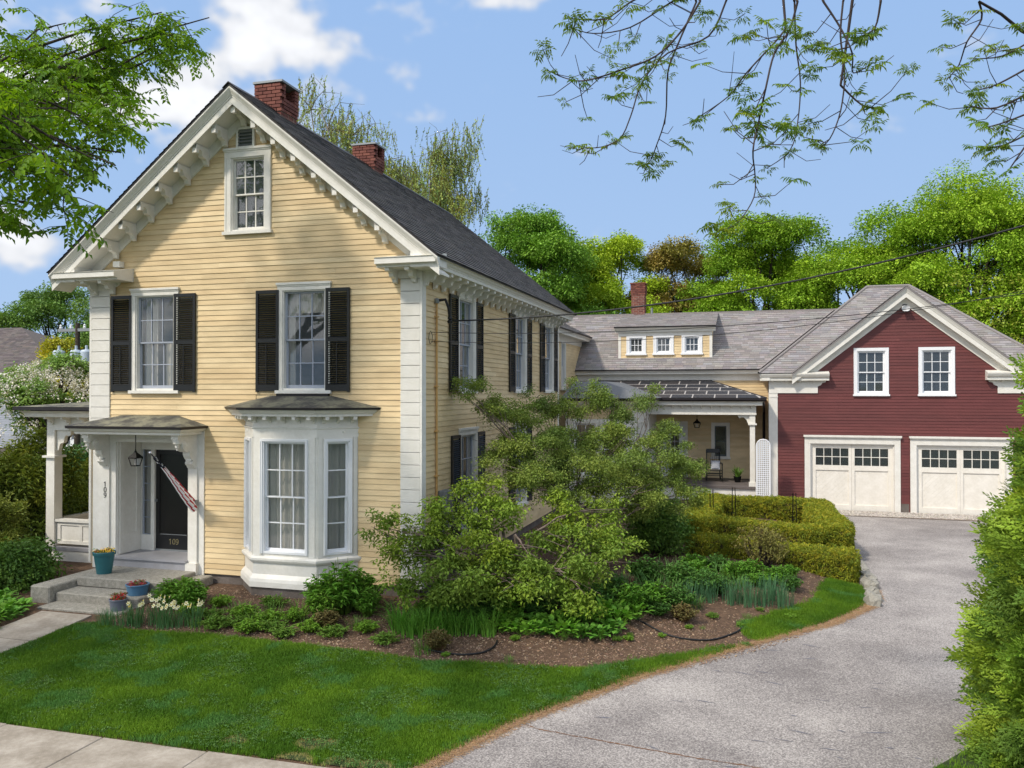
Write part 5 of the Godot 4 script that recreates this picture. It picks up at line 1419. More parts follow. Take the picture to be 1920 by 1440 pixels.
func strand_mesh(sd: int) -> ArrayMesh:
	var k = "strand%d" % sd
	if cache.has(k): return cache[k]
	var r := RandomNumberGenerator.new(); r.seed = sd
	var b := MB.new()
	for j in 5:
		var p = V(r.randf_range(-0.25, 0.25), r.randf_range(-0.1, 0.2), r.randf_range(-0.25, 0.25))
		var d = V(r.randf_range(-0.35, 0.35), -1, r.randf_range(-0.35, 0.35)).normalized()
		var L = r.randf_range(0.6, 1.3)
		b.col = Color(0.6, 0.35, 0.3)
		b.tube([p, p + d * L * 0.5 + V(0, -0.02, 0), p + d * L], [0.008, 0.006, 0.003], 3)
		for i in 11:
			var g = r.randf_range(0.75, 1.25); b.col = Color(g, g, g)
			leaf(b, p + d * L * r.randf_range(0.05, 1), rdir(r) + V(0, -0.7, 0), rdir(r), r.randf_range(0.06, 0.1), 0.055)
	cache[k] = b.mesh()
	return cache[k]
func birch(at: Vector3, h: float, rad: float, label: String, n: int, sparse := 0.0):
	var t = thing("birch_tree", at, label, "tree", "birches behind the yellow house")
	var b := MB.new()
	var tips = []
	for s in 4:
		var top = at + V(R(-0.5, 0.5) * rad, h * R(0.82, 0.98), R(-0.5, 0.5) * rad)
		var tr = limb(b, at + V(R(-0.3, 0.3), 0, R(-0.3, 0.3)), top, 0.14, 0.025, 0.05, 6, 8)
		for i in range(3, 9):
			for k in 6:
				var e = tr[i] + V(R(-1, 1), R(-0.05, 0.75), R(-1, 1)).normalized() * rad * R(0.45, 1.1) * (1.0 - (i - 3) * 0.1)
				var lm = limb(b, tr[i], e, 0.035, 0.008, 0.1, 4, 4)
				for q in [2, 3, 4]: tips.append(lm[q])
				for j in 3:
					var e2 = lm[2 + j % 3] + V(R(-1, 1), R(-0.3, 0.8), R(-1, 1)).normalized() * R(0.5, 1.3)
					limb(b, lm[2 + j % 3], e2, 0.014, 0.005, 0.1, 3, 3); tips.append(e2)
	mi("trunk", b.mesh(), mat(Color(0.72, 0.7, 0.66), 0.9, M.t_old, 1.0), t)
	var xs = []; var cs = []
	for i in n:
		var p = tips[rng.randi() % tips.size()] + V(R(-0.4, 0.4), R(-0.5, 0.2), R(-0.4, 0.4))
		var s = R(0.7, 1.3)
		xs.append(tilt(p, V(s, s, s), R(0, TAU), R(0, 0.25), R(0, TAU)))
		cs.append(jit([Color(0.19, 0.26, 0.08), Color(0.23, 0.30, 0.09), Color(0.15, 0.21, 0.085), Color(0.25, 0.30, 0.075)][rng.randi() % 4], 0.15))
	mm("crown", strand_mesh(4), M.leaf, t, xs, cs)
# wide shrub of flat layered sprays
func layered(called: String, label: String, at: Vector3, sprays: Array, cols: Array, leafL: float, dens: float, stems: int):
	var t = thing(called, at, label, "shrub")
	var b := MB.new()
	var heads = []
	for i in stems:
		var a = TAU * i / stems + R(-0.3, 0.3)
		var e = at + V(cos(a) * R(0.3, 0.9), R(0.7, 1.6), sin(a) * R(0.3, 0.8))
		limb(b, at + V(cos(a) * 0.12, -0.1, sin(a) * 0.12), e, 0.05, 0.03, 0.08, 6); heads.append(e)
	var xs = []; var cs = []
	for s in sprays:
		var c: Vector3 = s[0]; var r: float = s[1]
		var best = heads[0]
		for hd in heads:
			if Vector2(hd.x - c.x, hd.z - c.z).length() < Vector2(best.x - c.x, best.z - c.z).length() and hd.y < c.y + 0.4: best = hd
		var dv = V(c.x - at.x, 0, c.z - at.z); dv = dv.normalized() if dv.length() > 0.1 else V(1, 0, 0)
		var path = limb(b, best, c + dv * r * 0.4, 0.022, 0.006, 0.1, 5, 6)
		for k in 6:
			var a = R(0, TAU)
			limb(b, path[3 + k % 4], c + V(cos(a) * r * R(0.6, 1), R(-0.05, 0.1), sin(a) * r * 0.8 * R(0.6, 1)), 0.009, 0.003, 0.06, 4, 3)
		var m = int(dens * r * r)
		var cc = cols[rng.randi() % cols.size()]
		var tl = R(-0.12, 0.12); var tz = R(-0.12, 0.12)
		var subs = []
		for k in 8:
			var a = R(0, TAU); var o = sqrt(R(0, 1)) * r * 0.85
			subs.append([c + V(cos(a) * o, R(-0.28, 0.24), sin(a) * o), r * R(0.22, 0.45), a])
		for i in m:
			var sb = subs[i % 8]
			var a = R(0, TAU); var d = sqrt(R(0, 1)) * sb[1] * (1.0 + 0.3 * sin(a * 3 + c.x * 9) + 0.2 * sin(a * 7 + c.z * 5))
			if R(0, 1) < 0.06: d *= 1.35
			var p = sb[0] + V(cos(a) * d, rng.randfn(0, 0.055) - d * d * 0.35 / sb[1], sin(a) * d * 0.85)
			p.y += tl * cos(a) * d + tz * sin(a) * d
			var k = R(0.75, 1.25)
			xs.append(tilt(p, V(k, k, k), R(0, TAU), R(0, 0.3), R(0, TAU))); cs.append(jit(cc.lerp(cols[rng.randi() % cols.size()], 0.3), 0.16))
	mi("branch", b.mesh(), M.pale_bark, t)
	mm("foliage", clump(15, 0.12, 0.5, leafL, leafL * 0.5, 8, 0.7), M.leaf, t, xs, cs)
func hedge(label: String, path: Array, w: float, h: float, closed: bool):
	var t = thing("clipped_hedge", path[0], label, "hedge")
	var core := MB.new()
	var xs = []; var cs = []
	var cl = clump(14, 0.05, 0.8, 0.042, 0.02, 12, 0.2)
	var n = path.size()
	for i in (n if closed else n - 1):
		var a: Vector3 = path[i]; var e: Vector3 = path[(i + 1) % n]
		var d = (e - a); var L = d.length(); d /= L
		var s = V(-d.z, 0, d.x)
		var ext = w / 2
		var X = Transform3D(Basis(d, Vector3.UP, s), a)
		core.X = X
		core.box(V(-ext + 0.06, -0.05, -w / 2 + 0.06), V(L + ext - 0.06, h - 0.07, w / 2 - 0.06))
		var area = (L + w) * (w + 2 * h)
		for k in int(area * 430):
			var u = R(-ext, L + ext)
			var q = R(-(h + w / 2), h + w / 2)
			var p: Vector3; var nn: Vector3
			if absf(q) < w / 2: p = V(u, h, q); nn = V(0, 1, 0)
			else: p = V(u, h + w / 2 - absf(q), signf(q) * w / 2); nn = V(0, 0, signf(q))
			if k % 12 == 0: p = V([-ext, L + ext][rng.randi() % 2], R(0, h), R(-w / 2, w / 2))
			# rounded shoulders
			var c = V(clampf(p.x, -ext + 0.16, L + ext - 0.16), minf(p.y, h - 0.14), clampf(p.z, -w / 2 + 0.16, w / 2 - 0.16))
			var v = p - c
			if v.length() > 0.16: p = c + v.normalized() * 0.16
			p += V(R(-0.02, 0.02), R(-0.025, 0.02) + 0.015 * sin(u * 2.1), R(-0.025, 0.025) + 0.02 * sin(u * 1.7 + 1))
			xs.append(tilt(X * p, V(1, 1, 1) * R(0.8, 1.35), R(0, TAU), R(0, 1.4), R(0, TAU)))
			cs.append(jit([Color(0.18, 0.19, 0.016), Color(0.145, 0.17, 0.016), Color(0.215, 0.20, 0.018), Color(0.11, 0.14, 0.016)][rng.randi() % 4], 0.15))
	mi("inner_twigs", core.mesh(), mat(Color(0.40, 0.35, 0.26), 0.95, M.t_soil, 4.0), t)
	mm("foliage", cl, M.leaf, t, xs, cs)
func frond_mesh(sd: int) -> ArrayMesh:
	var k = "frond%d" % sd
	if cache.has(k): return cache[k]
	var r := RandomNumberGenerator.new(); r.seed = sd
	var b := MB.new()
	# flat fan of scale twigs in the xy plane, base at the origin, pointing +x, drooping
	for i in 9:
		var t = i / 8.0
		var sgn = -1 if i % 2 else 1
		var p = V(0.02 + 0.15 * t, -0.03 * t * t, 0)
		var d = V(0.8, sgn * 0.75 * (1.1 - t * 0.6), r.randf_range(-0.2, 0.2)).normalized()
		var L = 0.085 * (1.15 - t * 0.55) * r.randf_range(0.8, 1.2)
		for j in 4:
			var q = p + d * L * (j / 4.0)
			var g = r.randf_range(0.8, 1.25); b.col = Color(g, g, g * 0.9)
			var dd = (d + V(0.3, (1 if j % 2 else -1) * 0.7, r.randf_range(-0.3, 0.3))).normalized()
			leaf(b, q, dd if j < 3 else d, V(0, 0, 1), L * 0.5, 0.016, 0.05)
	cache[k] = b.mesh()
	return cache[k]
func arborvitae(at: Vector3, h: float, rad: float, n: int, label: String):
	var t = thing("arborvitae", at, label, "evergreen")
	var b := MB.new()
	limb(b, at - V(0, 0.1, 0), at + V(0, h * 0.95, 0), 0.1, 0.015, 0.01, 7)
	var prof = func(y): return rad * (pow(clampf(1.0 - y, 0, 1), 0.8) * 0.96 + 0.02) * (0.75 + 0.25 * smoothstep(0.0, 0.25, y))
	var xs = []; var cs = []
	var bn := FastNoiseLite.new(); bn.seed = 3; bn.frequency = 1.5
	var tufts = []
	for i in 330:
		var y = 1.0 - sqrt(1.0 - R(0.0, 0.99)); var a = R(0, TAU)
		var rr = prof.call(y) * (0.86 + R(0, 0.2) + 0.4 * bn.get_noise_3d(cos(a) * 2, y * h, sin(a) * 2))
		var p = at + V(cos(a) * rr, y * h, sin(a) * rr)
		limb(b, at + V(0, maxf(0.05, y * h - rr * 0.5), 0), p, 0.012, 0.004, 0.05, 4, 4)
		tufts.append([p, a, jit([Color(0.12, 0.19, 0.022), Color(0.165, 0.235, 0.025), Color(0.08, 0.14, 0.022)][rng.randi() % 3], 0.12)])
	for i in n:
		var tf = tufts[rng.randi() % tufts.size()]
		var a = tf[1] + R(-0.7, 0.7)
		var p = tf[0] + V(R(-0.17, 0.17), R(-0.22, 0.16), R(-0.17, 0.17)) - V(cos(tf[1]), 0, sin(tf[1])) * R(0, 0.22)
		var bs = Basis(Vector3.UP, -a) * Basis(Vector3(0, 0, 1), R(-0.3, 0.75)) * Basis(Vector3.RIGHT, R(-1.2, 1.2))
		xs.append(Transform3D(bs.scaled_local(V(1, 1, 1) * R(1.1, 2.0)), p)); cs.append(jit(tf[2], 0.14))
	mi("trunk", b.mesh(), M.bark, t)
	mm("foliage", frond_mesh(2), M.leaf, t, xs, cs)
func feathery(label: String, at: Vector3, h: float, rad: float, n: int, cols: Array, group := "", called := "evergreen_shrub", cl: ArrayMesh = null, m: Material = null):
	var t = thing(called, at, label, "shrub", group)
	var b := MB.new(); var xs = []; var cs = []
	var tips = []
	for i in 34:
		var a = R(0, TAU); var y = R(0.25, 1.0); var rr = rad * sqrt(1.02 - y * y * 0.85) * R(0.6, 1)
		var p = at + V(cos(a) * rr, y * h, sin(a) * rr)
		limb(b, at + V(R(-0.15, 0.15), 0, R(-0.15, 0.15)), p, 0.028, 0.006, 0.08, 5, 5); tips.append([p, a, cols[rng.randi() % cols.size()]])
	for i in n:
		var tp = tips[rng.randi() % tips.size()]
		var p = tp[0] + V(R(-1, 1), R(-1.0, 0.6), R(-1, 1)) * rad * 0.32
		var s = R(0.8, 1.5)
		xs.append(tilt(p, V(s, s, s), R(0, TAU), R(0, 0.7), R(0, TAU))); cs.append(jit(tp[2], 0.16))
	mi("stem", b.mesh(), M.bark, t)
	mm("foliage", cl if cl else clump(16, 0.13, 0.7, 0.11, 0.03, 21, 0.5), m if m else M.leaf, t, xs, cs)
	return t
# small bed plants: one mesh of foliage each, a few variants shared
func strap_mesh(n: int, L: float, rad: float, w: float, col: Color, sd: int, arch := 0.7) -> ArrayMesh:
	var r := RandomNumberGenerator.new(); r.seed = sd
	var b := MB.new()
	for i in n:
		var a = r.randf() * TAU; var d = sqrt(r.randf()) * rad
		var p = V(cos(a) * d, -0.02, sin(a) * d)
		var t = a + r.randf_range(-0.8, 0.8); var LL = L * r.randf_range(0.65, 1.15); var k = arch * r.randf_range(0.3, 1.1)
		var side = V(-sin(t), 0, cos(t)) * w * 0.5
		var q = p
		b.col = jit_r(col, r)
		for j in 4:
			var s = (j + 1) / 4.0
			var e = p + V(cos(t) * k * s * s, s * (1.0 - k * 0.45 * s * s), sin(t) * k * s * s) * LL
			var w0 = 1.0 - 0.15 * j; var w1 = (1.0 - 0.15 * (j + 1)) if j < 3 else 0.05
			b.quad(q - side * w0, q + side * w0, e + side * w1, e - side * w1)
			q = e
	return b.mesh()
func jit_r(c: Color, r: RandomNumberGenerator) -> Color:
	var k = r.randf_range(0.78, 1.22) * LEAF
	return Color(c.r * k * r.randf_range(0.9, 1.1), c.g * k, c.b * k)
func bush_mesh(h: float, rad: float, n: int, L: float, w: float, col: Color, sd: int) -> ArrayMesh:
	var r := RandomNumberGenerator.new(); r.seed = sd
	var b := MB.new()
	for i in n:
		var a = r.randf() * TAU; var k = sqrt(r.randf()); var top = V(cos(a) * rad * k, h * (1.05 - 0.45 * k * k) * r.randf_range(0.75, 1.1), sin(a) * rad * k)
		var p = V(top.x * 0.3, 0, top.z * 0.3)
		b.col = jit_r(Color(col.r * 1.1, col.g * 0.8, col.b), r)
		b.tube([p, p.lerp(top, 0.5) + V(0, 0.02, 0), top], [0.006, 0.005, 0.003], 3)
		for j in 9:
			b.col = jit_r(col, r)
			var q = p.lerp(top, r.randf_range(0.35, 1.0))
			leaf(b, q, V(r.randf_range(-1, 1), r.randf_range(-0.1, 0.6), r.randf_range(-1, 1)), V(0, 1, 0), L * r.randf_range(0.7, 1.2), w)
	return b.mesh()
func hosta_mesh(n: int, L: float, w: float, col: Color, sd: int) -> ArrayMesh:
	var r := RandomNumberGenerator.new(); r.seed = sd
	var b := MB.new()
	for i in n:
		var a = r.randf() * TAU; var el = r.randf_range(0.3, 1.1)
		var d = V(cos(a) * cos(el), sin(el), sin(a) * cos(el))
		var p = V(r.randf_range(-0.12, 0.12), 0, r.randf_range(-0.12, 0.12)); var q = p + d * L * 0.55
		b.col = jit_r(col, r)
		b.tube([p, q], [0.004, 0.003], 3)
		var s = d.cross(Vector3.UP).normalized() * w * 0.5
		var m = q + d * L * 0.25 + V(0, 0.01, 0); var m2 = q + d * L * 0.45 - V(0, L * 0.05, 0); var e = q + d * L * 0.75 - V(0, L * 0.25, 0)
		b.tri(q, m + s, m); b.tri(q, m, m - s); b.quad(m, m + s, m2 + s * 0.8, m2); b.quad(m - s, m, m2, m2 - s * 0.8); b.tri(m2, m2 + s * 0.8, e); b.tri(m2 - s * 0.8, m2, e)
	return b.mesh()
func flower_mesh(n: int, h: float, rad: float, size: float, col: Color, eye: Color, sd: int) -> ArrayMesh:
	var r := RandomNumberGenerator.new(); r.seed = sd
	var b := MB.new()
	for i in n:
		var a = r.randf() * TAU; var k = sqrt(r.randf()) * rad
		var p = V(cos(a) * k, h * r.randf_range(0.85, 1.15), sin(a) * k)
		b.col = Color(0.06, 0.14, 0.03); b.tube([V(p.x * 0.5, 0, p.z * 0.5), p], [0.004, 0.003], 3)
		var f = V(r.randf_range(-0.8, 0.8), r.randf_range(-0.1, 0.5), r.randf_range(0.3, 1)).normalized()
		var u = f.cross(Vector3.UP).normalized(); var v = u.cross(f)
		b.col = col
		for j in 6:
			var t = TAU * j / 6.0
			leaf(b, p, u * cos(t) + v * sin(t) + f * 0.25, f, size, size * 0.6, 0.0)
		b.col = eye
		b.tube([p, p + f * size * 0.5], [size * 0.14, size * 0.22], 6)
	return b.mesh()
func plant(called: String, mesh: Mesh, x: float, z: float, s: float, label: String, category: String, group: String, flowers: Mesh = null):
	var t = thing(called, V(x, gh(x, z), z), label, category, group)
	var X = Transform3D(Basis(Vector3.UP, R(0, TAU)).scaled(V(s, s * R(0.88, 1.12), s)), V(x, gh(x, z), z))
	if flowers: X.basis = Basis(Vector3.UP, R(-0.6, 0.6)).scaled(V(s, s, s))
	mi("foliage", mesh, M.leaf, t, X)
	if flowers: mi("blossom", flowers, M.flower, t, X)
	return t

var ORD = ["first", "second", "third", "fourth", "fifth", "sixth", "seventh", "eighth", "ninth", "tenth", "eleventh", "twelfth", "thirteenth", "fourteenth", "fifteenth", "sixteenth", "seventeenth", "eighteenth", "nineteenth", "twentieth", "twenty-first", "twenty-second", "twenty-third", "twenty-fourth", "twenty-fifth", "twenty-sixth", "twenty-seventh", "twenty-eighth", "twenty-ninth", "thirtieth", "thirty-first", "thirty-second"]
# plants of one kind, counted outwards from a landmark; the label says which
func patch(called: String, meshes: Array, pts: Array, mark: Vector2, label: String, category: String, group: String, flowers := []):
	pts.sort_custom(func(p, q): return Vector2(p[0], p[1]).distance_to(mark) < Vector2(q[0], q[1]).distance_to(mark))
	for k in pts.size():
		var p = pts[k]
		plant(called, meshes[k % meshes.size()], p[0], p[1], p[2] if p.size() > 2 else R(0.9, 1.2), label % ORD[k], category, group, flowers[k % flowers.size()] if flowers.size() else null)

func bed_plants():
	var dl = [strap_mesh(70, 0.36, 0.17, 0.014, Color(0.055, 0.125, 0.045), 1, 0.35), strap_mesh(60, 0.34, 0.16, 0.014, Color(0.06, 0.13, 0.05), 2, 0.4)]
	var df = [flower_mesh(11, 0.36, 0.2, 0.045, Color(0.85, 0.83, 0.55), Color(0.8, 0.62, 0.1), 3), flower_mesh(8, 0.37, 0.17, 0.042, Color(0.88, 0.86, 0.62), Color(0.82, 0.66, 0.14), 4)]
	var path := Vector2(-5.6, 2.6); var corner := Vector2(0, 0); var bend := Vector2(7.5, -1.5); var bay := Vector2(-2.6, 0.6)
	patch("daffodil_clump", dl, [[-4.42, 2.5], [-4.1, 2.3], [-3.85, 2.45], [-3.62, 2.35], [-3.4, 2.25]], path, "%s clump of cream yellow daffodils in bloom counted from the front path", "daffodils", "daffodils in bloom", df)
	patch("daffodil_clump", dl, [[-4.95, 2.62], [-4.7, 2.5]], path, "%s clump of daffodil leaves without flowers from the front path", "daffodils", "daffodil leaves without bloom")
	var g1 = Color(0.07, 0.16, 0.018); var g2 = Color(0.10, 0.19, 0.02); var g3 = Color(0.05, 0.115, 0.022)
	var pe = [bush_mesh(0.62, 0.34, 70, 0.11, 0.05, g1, 5), bush_mesh(0.55, 0.36, 70, 0.12, 0.05, Color(0.085, 0.17, 0.02), 6)]
	patch("peony_bush", pe, [[-1.45, 1.2, 1.2], [-1.05, 1.15, 1.45], [-1.3, 1.5, 0.9], [-0.55, 1.2, 0.8], [-0.85, 0.9, 1.3]], bay, "%s bushy green perennial from the bay window towards the house corner", "perennial", "perennials beside the bay window")
	patch("leafy_shrub", pe, [[-4.25, 1.35, 1.05], [-3.95, 1.6, 0.9], [-4.55, 1.5, 0.9]], path, "%s bright green leafy shrub behind the daffodils, counted from the path", "shrub", "leafy shrubs by the steps")
	var lw = [bush_mesh(0.22, 0.26, 46, 0.08, 0.035, g2, 7), bush_mesh(0.18, 0.28, 46, 0.07, 0.03, Color(0.075, 0.14, 0.02), 8), strap_mesh(60, 0.26, 0.2, 0.011, Color(0.075, 0.15, 0.025), 9, 0.6)]
	patch("ground_cover_plant", lw, [[-3.3, 1.9], [-3.0, 1.5], [-2.75, 1.75], [-2.6, 2.1], [-2.3, 1.5], [-2.1, 1.9], [-1.85, 2.2], [-1.7, 1.7], [-1.2, 2.1], [-2.9, 2.3], [-3.5, 1.3], [-2.5, 1.1], [-0.7, 2.2], [-0.2, 1.9], [0.3, 2.3], [1.1, 2.5], [-1.9, 1.2], [-3.75, 1.9], [-2.2, 2.35], [-1.5, 2.4], [-3.15, 2.35], [-2.45, 1.85], [-1.35, 1.8], [-0.5, 1.7]], path, "%s low green plant of the front bed counted from the path", "ground cover", "low plants below the bay window")
	var ir = [strap_mesh(85, 0.52, 0.2, 0.018, Color(0.07, 0.18, 0.022), 10, 0.75), strap_mesh(85, 0.48, 0.2, 0.018, Color(0.085, 0.19, 0.025), 11, 0.8)]
	patch("daylily_clump", ir, [[0.35, 1.75], [0.6, 1.85], [0.88, 1.78], [1.12, 1.7], [1.35, 1.6], [1.6, 1.55], [1.88, 1.5], [0.75, 1.55], [1.2, 1.45], [0.25, 1.5]], corner, "%s arching strap leaved daylily clump counted from the house corner", "daylily", "daylilies in front of the spreading shrub")
	var ho = [hosta_mesh(46, 0.26, 0.085, Color(0.09, 0.20, 0.02), 12), hosta_mesh(46, 0.24, 0.09, Color(0.07, 0.17, 0.022), 13)]
	patch("broad_leaf_plant", ho, [[2.15, 1.35], [2.45, 1.4], [2.75, 1.3], [3.05, 1.25], [3.35, 1.2], [3.65, 1.1], [3.85, 0.8], [2.3, 1.05], [2.6, 1.0], [2.9, 0.95], [3.25, 0.85], [3.5, 0.6], [3.1, 0.55], [3.9, 0.4], [2.05, 1.0], [3.7, 0.2], [4.1, 0.0]], corner, "%s broad leaved bright green plant beneath the low shrub from the house corner", "perennial", "broad leaved plants beneath the spreading shrub")
	var bg = [bush_mesh(0.42, 0.36, 70, 0.1, 0.045, g3, 14), bush_mesh(0.4, 0.34, 70, 0.1, 0.045, g1, 15), strap_mesh(70, 0.4, 0.24, 0.014, Color(0.06, 0.13, 0.03), 18, 0.6)]
	patch("leafy_perennial", bg, [[4.0, -0.3, 1.1], [4.3, -0.7, 1.2], [4.5, -1.3, 1.2], [4.2, -1.9, 1.3], [4.75, -2.3, 1.1], [5.2, -2.0, 1.0], [5.0, -3.0, 1.1], [5.5, -3.4, 1.0], [4.4, -3.0, 1.2], [4.0, -2.6, 1.2], [3.7, -1.4, 1.2], [6.1, -3.6, 1.0], [6.6, -3.5, 0.9], [3.6, -0.7, 1.2], [5.6, -2.6, 0.9], [4.8, -0.9, 0.9], [5.1, -1.1, 0.7], [5.5, -2.1, 0.8], [5.9, -2.7, 0.8], [6.3, -3.0, 0.8], [6.9, -3.2, 0.7], [5.2, -2.5, 0.9], [4.7, -1.7, 1.0], [5.8, -3.2, 0.9], [6.9, -4.2, 0.7], [5.4, -4.1, 0.9], [4.9, -3.7, 1.0], [4.5, -0.35, 0.7]], bend, "%s dark green perennial of the bed before the hedges from the driveway bend", "perennial", "leafy perennials before the hedges")
	patch("shade_perennial", [pe[0], pe[1], bg[0]], [[1.0, 1.1, 0.8], [1.5, 1.0, 0.9], [2.0, 0.7, 1.0], [2.5, 0.55, 1.0], [0.6, 1.2, 0.7], [3.0, 0.2, 1.0], [3.4, -0.2, 1.0], [1.7, 0.5, 1.0], [1.2, 0.6, 0.9], [2.8, -0.4, 1.1], [2.2, 0.1, 1.0], [0.7, 0.7, 0.8]], corner, "%s leafy plant growing in the shade of the low shrub from the house corner", "perennial", "leafy plants in the shade of the low shrub")
	var bl = strap_mesh(90, 0.46, 0.22, 0.012, Color(0.045, 0.105, 0.05), 16, 0.25)
	patch("allium_clump", [bl], [[5.75, -1.75], [6.05, -1.85], [6.35, -2.0], [5.0, -1.4], [5.3, -1.6], [6.7, -2.1], [6.5, -2.5]], bend, "%s clump of upright blue green blades counted from the driveway bend", "blades", "upright blue green blades")
	var rg = bush_mesh(0.3, 0.26, 60, 0.07, 0.035, Color(0.10, 0.085, 0.03), 17)
	patch("bronze_plant", [rg], [[1.25, 2.35], [4.95, -0.35], [-1.0, 1.85]], path, "%s small bronze tinted plant in the open mulch from the front path", "perennial", "bronze tinted plants")
	patch("pachysandra", ho, [[-6.95, 3.5], [-7.15, 3.1], [-7.0, 2.7], [-7.3, 2.6], [-7.5, 2.2], [-7.25, 2.3], [-7.55, 2.9], [-7.7, 2.5], [-7.85, 2.1], [-7.6, 3.4], [-7.3, 3.8], [-8.0, 2.8], [-7.0, 4.2], [-8.1, 1.9], [-7.35, 3.35], [-7.75, 3.1]], Vector2(-7.0, 2.0), "%s glossy ground cover plant beside the front path from the stone steps", "ground cover", "ground cover beside the front path")
	var wd = []
	for k in 60:
		var x = R(-1.0, 7.4); var z = R(-2.5, 2.6)
		if edge_dist(Vector2(x, z)) < 0.4 or z > 2.75 - maxf(0, x - 3.0) * 0.95 or z < 2.3 - maxf(0, x - 1.5) * 0.95 - 0.6: continue
		if wd.size() < 24: wd.append([x, z, R(0.25, 0.55)])
	patch("weed_tuft", lw, wd, bend, "%s tiny green sprout in the open mulch counted from the driveway bend", "sprout", "sprouts in the mulch")

# ---------------------------------------------------------------- shrubs and trees
func vegetation():
	layered("spreading_shrub", "large layered shrub with fine leaves between the house and the porch", V(2.6, 0.3, -3.4), [[V(0.45,4.30,-1.57),0.50],[V(0.88,4.02,-1.70),0.50],[V(1.06,3.67,-2.27),0.60],[V(1.18,3.81,-3.35),0.60],[V(1.47,4.18,-3.95),0.50],[V(1.95,3.99,-4.09),0.60],[V(2.34,4.30,-4.72),0.50],[V(2.83,4.24,-4.86),0.60],[V(3.32,3.98,-5.00),0.60],[V(3.69,4.17,-5.62),0.40],[V(1.09,3.24,-1.76),0.70],[V(1.61,3.21,-2.43),0.80],[V(2.06,3.27,-3.60),0.80],[V(2.76,3.33,-3.80),0.80],[V(3.39,3.24,-4.50),0.80],[V(3.93,3.34,-5.17),0.60],[V(1.45,2.84,-1.34),0.70],[V(1.95,2.74,-2.01),0.80],[V(2.60,2.81,-2.71),0.90],[V(3.30,2.71,-3.43),0.90],[V(3.92,2.72,-4.13),0.80],[V(4.46,2.81,-4.81),0.60],[V(4.79,2.70,-5.42),0.40],[V(1.86,2.40,-1.46),0.70],[V(2.49,2.35,-2.68),0.80],[V(3.49,2.29,-2.97),0.90],[V(4.16,2.24,-4.20),0.70],[V(4.70,2.25,-4.88),0.50],[V(4.10,1.88,-3.66),0.60],[V(3.60,1.89,-3.00),0.60],[V(4.62,1.94,-4.33),0.50]], [Color(0.12, 0.17, 0.035), Color(0.15, 0.20, 0.038), Color(0.095, 0.14, 0.035), Color(0.15, 0.19, 0.035)], 0.05, 560, 9)
	layered("low_spreading_shrub", "yellow green low shrub spreading over the house corner", V(1.75, 0.3, 0.2), [[V(-0.26,1.86,1.23),0.30],[V(0.02,1.86,1.15),0.35],[V(0.17,1.63,0.90),0.40],[V(0.01,1.47,1.36),0.30],[V(0.38,1.70,0.63),0.50],[V(0.84,2.31,-0.13),0.35],[V(1.23,2.46,-0.24),0.40],[V(1.62,2.31,-0.35),0.35],[V(0.81,2.17,0.40),0.60],[V(1.48,2.02,0.21),0.70],[V(0.80,1.48,0.93),0.70],[V(1.45,1.57,0.74),0.80],[V(2.23,1.42,0.72),0.70],[V(2.72,1.68,-0.14),0.70],[V(3.10,1.80,-0.77),0.70],[V(3.41,1.93,-1.38),0.50],[V(2.80,2.04,-1.21),0.60],[V(0.85,1.09,1.33),0.60],[V(1.46,1.13,1.36),0.70],[V(2.19,1.06,1.26),0.70],[V(2.82,1.18,0.76),0.70],[V(3.38,1.28,0.19),0.70],[V(3.65,1.46,-0.52),0.60],[V(0.28,0.92,1.39),0.40],[V(3.22,0.85,0.85),0.50]], [Color(0.12, 0.18, 0.02), Color(0.145, 0.20, 0.02), Color(0.095, 0.15, 0.022)], 0.075, 250, 7)
	hedge("square ring of clipped yellow green hedge beside the driveway", [V(4.70, 0.1, -8.15), V(7.5, 0.05, -7.42), V(8.05, 0.05, -7.7), V(8.2, 0.05, -8.4), V(8.05, 0.05, -12.85), V(4.85, 0.1, -12.95)], 0.76, 0.82, true)
	hedge("low straight clipped hedge in front of the hedge ring", [V(5.0, 0.12, -6.2), V(8.05, 0.05, -5.4)], 0.72, 0.62, false)
	arborvitae(V(10.02, 0.02, 3.75), 5.5, 1.38, 6000, "tall green arborvitae standing at the edge of the driveway")
	# evergreens left of the porch
	var yew = [Color(0.09, 0.115, 0.016), Color(0.125, 0.145, 0.018), Color(0.07, 0.10, 0.016)]
	feathery("tall feathery dark evergreen left of the side porch", V(-11.05, 0.3, -1.7), 2.9, 1.0, 1500, yew)
	feathery("feathery evergreen with olive tips at the frame of the yard", V(-11.9, 0.3, -0.3), 2.6, 1.0, 1200, yew)
	feathery("rounded dark evergreen behind the side porch rail", V(-11.1, 0.3, -4.3), 2.1, 0.8, 900, yew)
	feathery("yellow green leafy shrub before the dark evergreens", V(-9.95, 0.3, 0.55), 1.7, 0.75, 900, [Color(0.14, 0.165, 0.03), Color(0.11, 0.14, 0.025)], "", "leafy_shrub", clump(14, 0.12, 0.7, 0.06, 0.035, 31, 0.6))
	feathery("low dark green leafy shrub beside the stone cheek of the steps", V(-8.75, 0.3, 0.9), 0.75, 0.7, 700, [Color(0.05, 0.10, 0.02), Color(0.07, 0.13, 0.022)], "", "leafy_shrub", clump(14, 0.12, 0.7, 0.07, 0.04, 32, 0.6))
	feathery("brownish twiggy shrub seen through the side porch", V(-12.4, 0.3, -8.8), 1.7, 0.7, 500, [Color(0.22, 0.15, 0.09), Color(0.16, 0.12, 0.07)], "", "twiggy_shrub", clump(14, 0.12, 0.8, 0.06, 0.03, 33, 0.3))
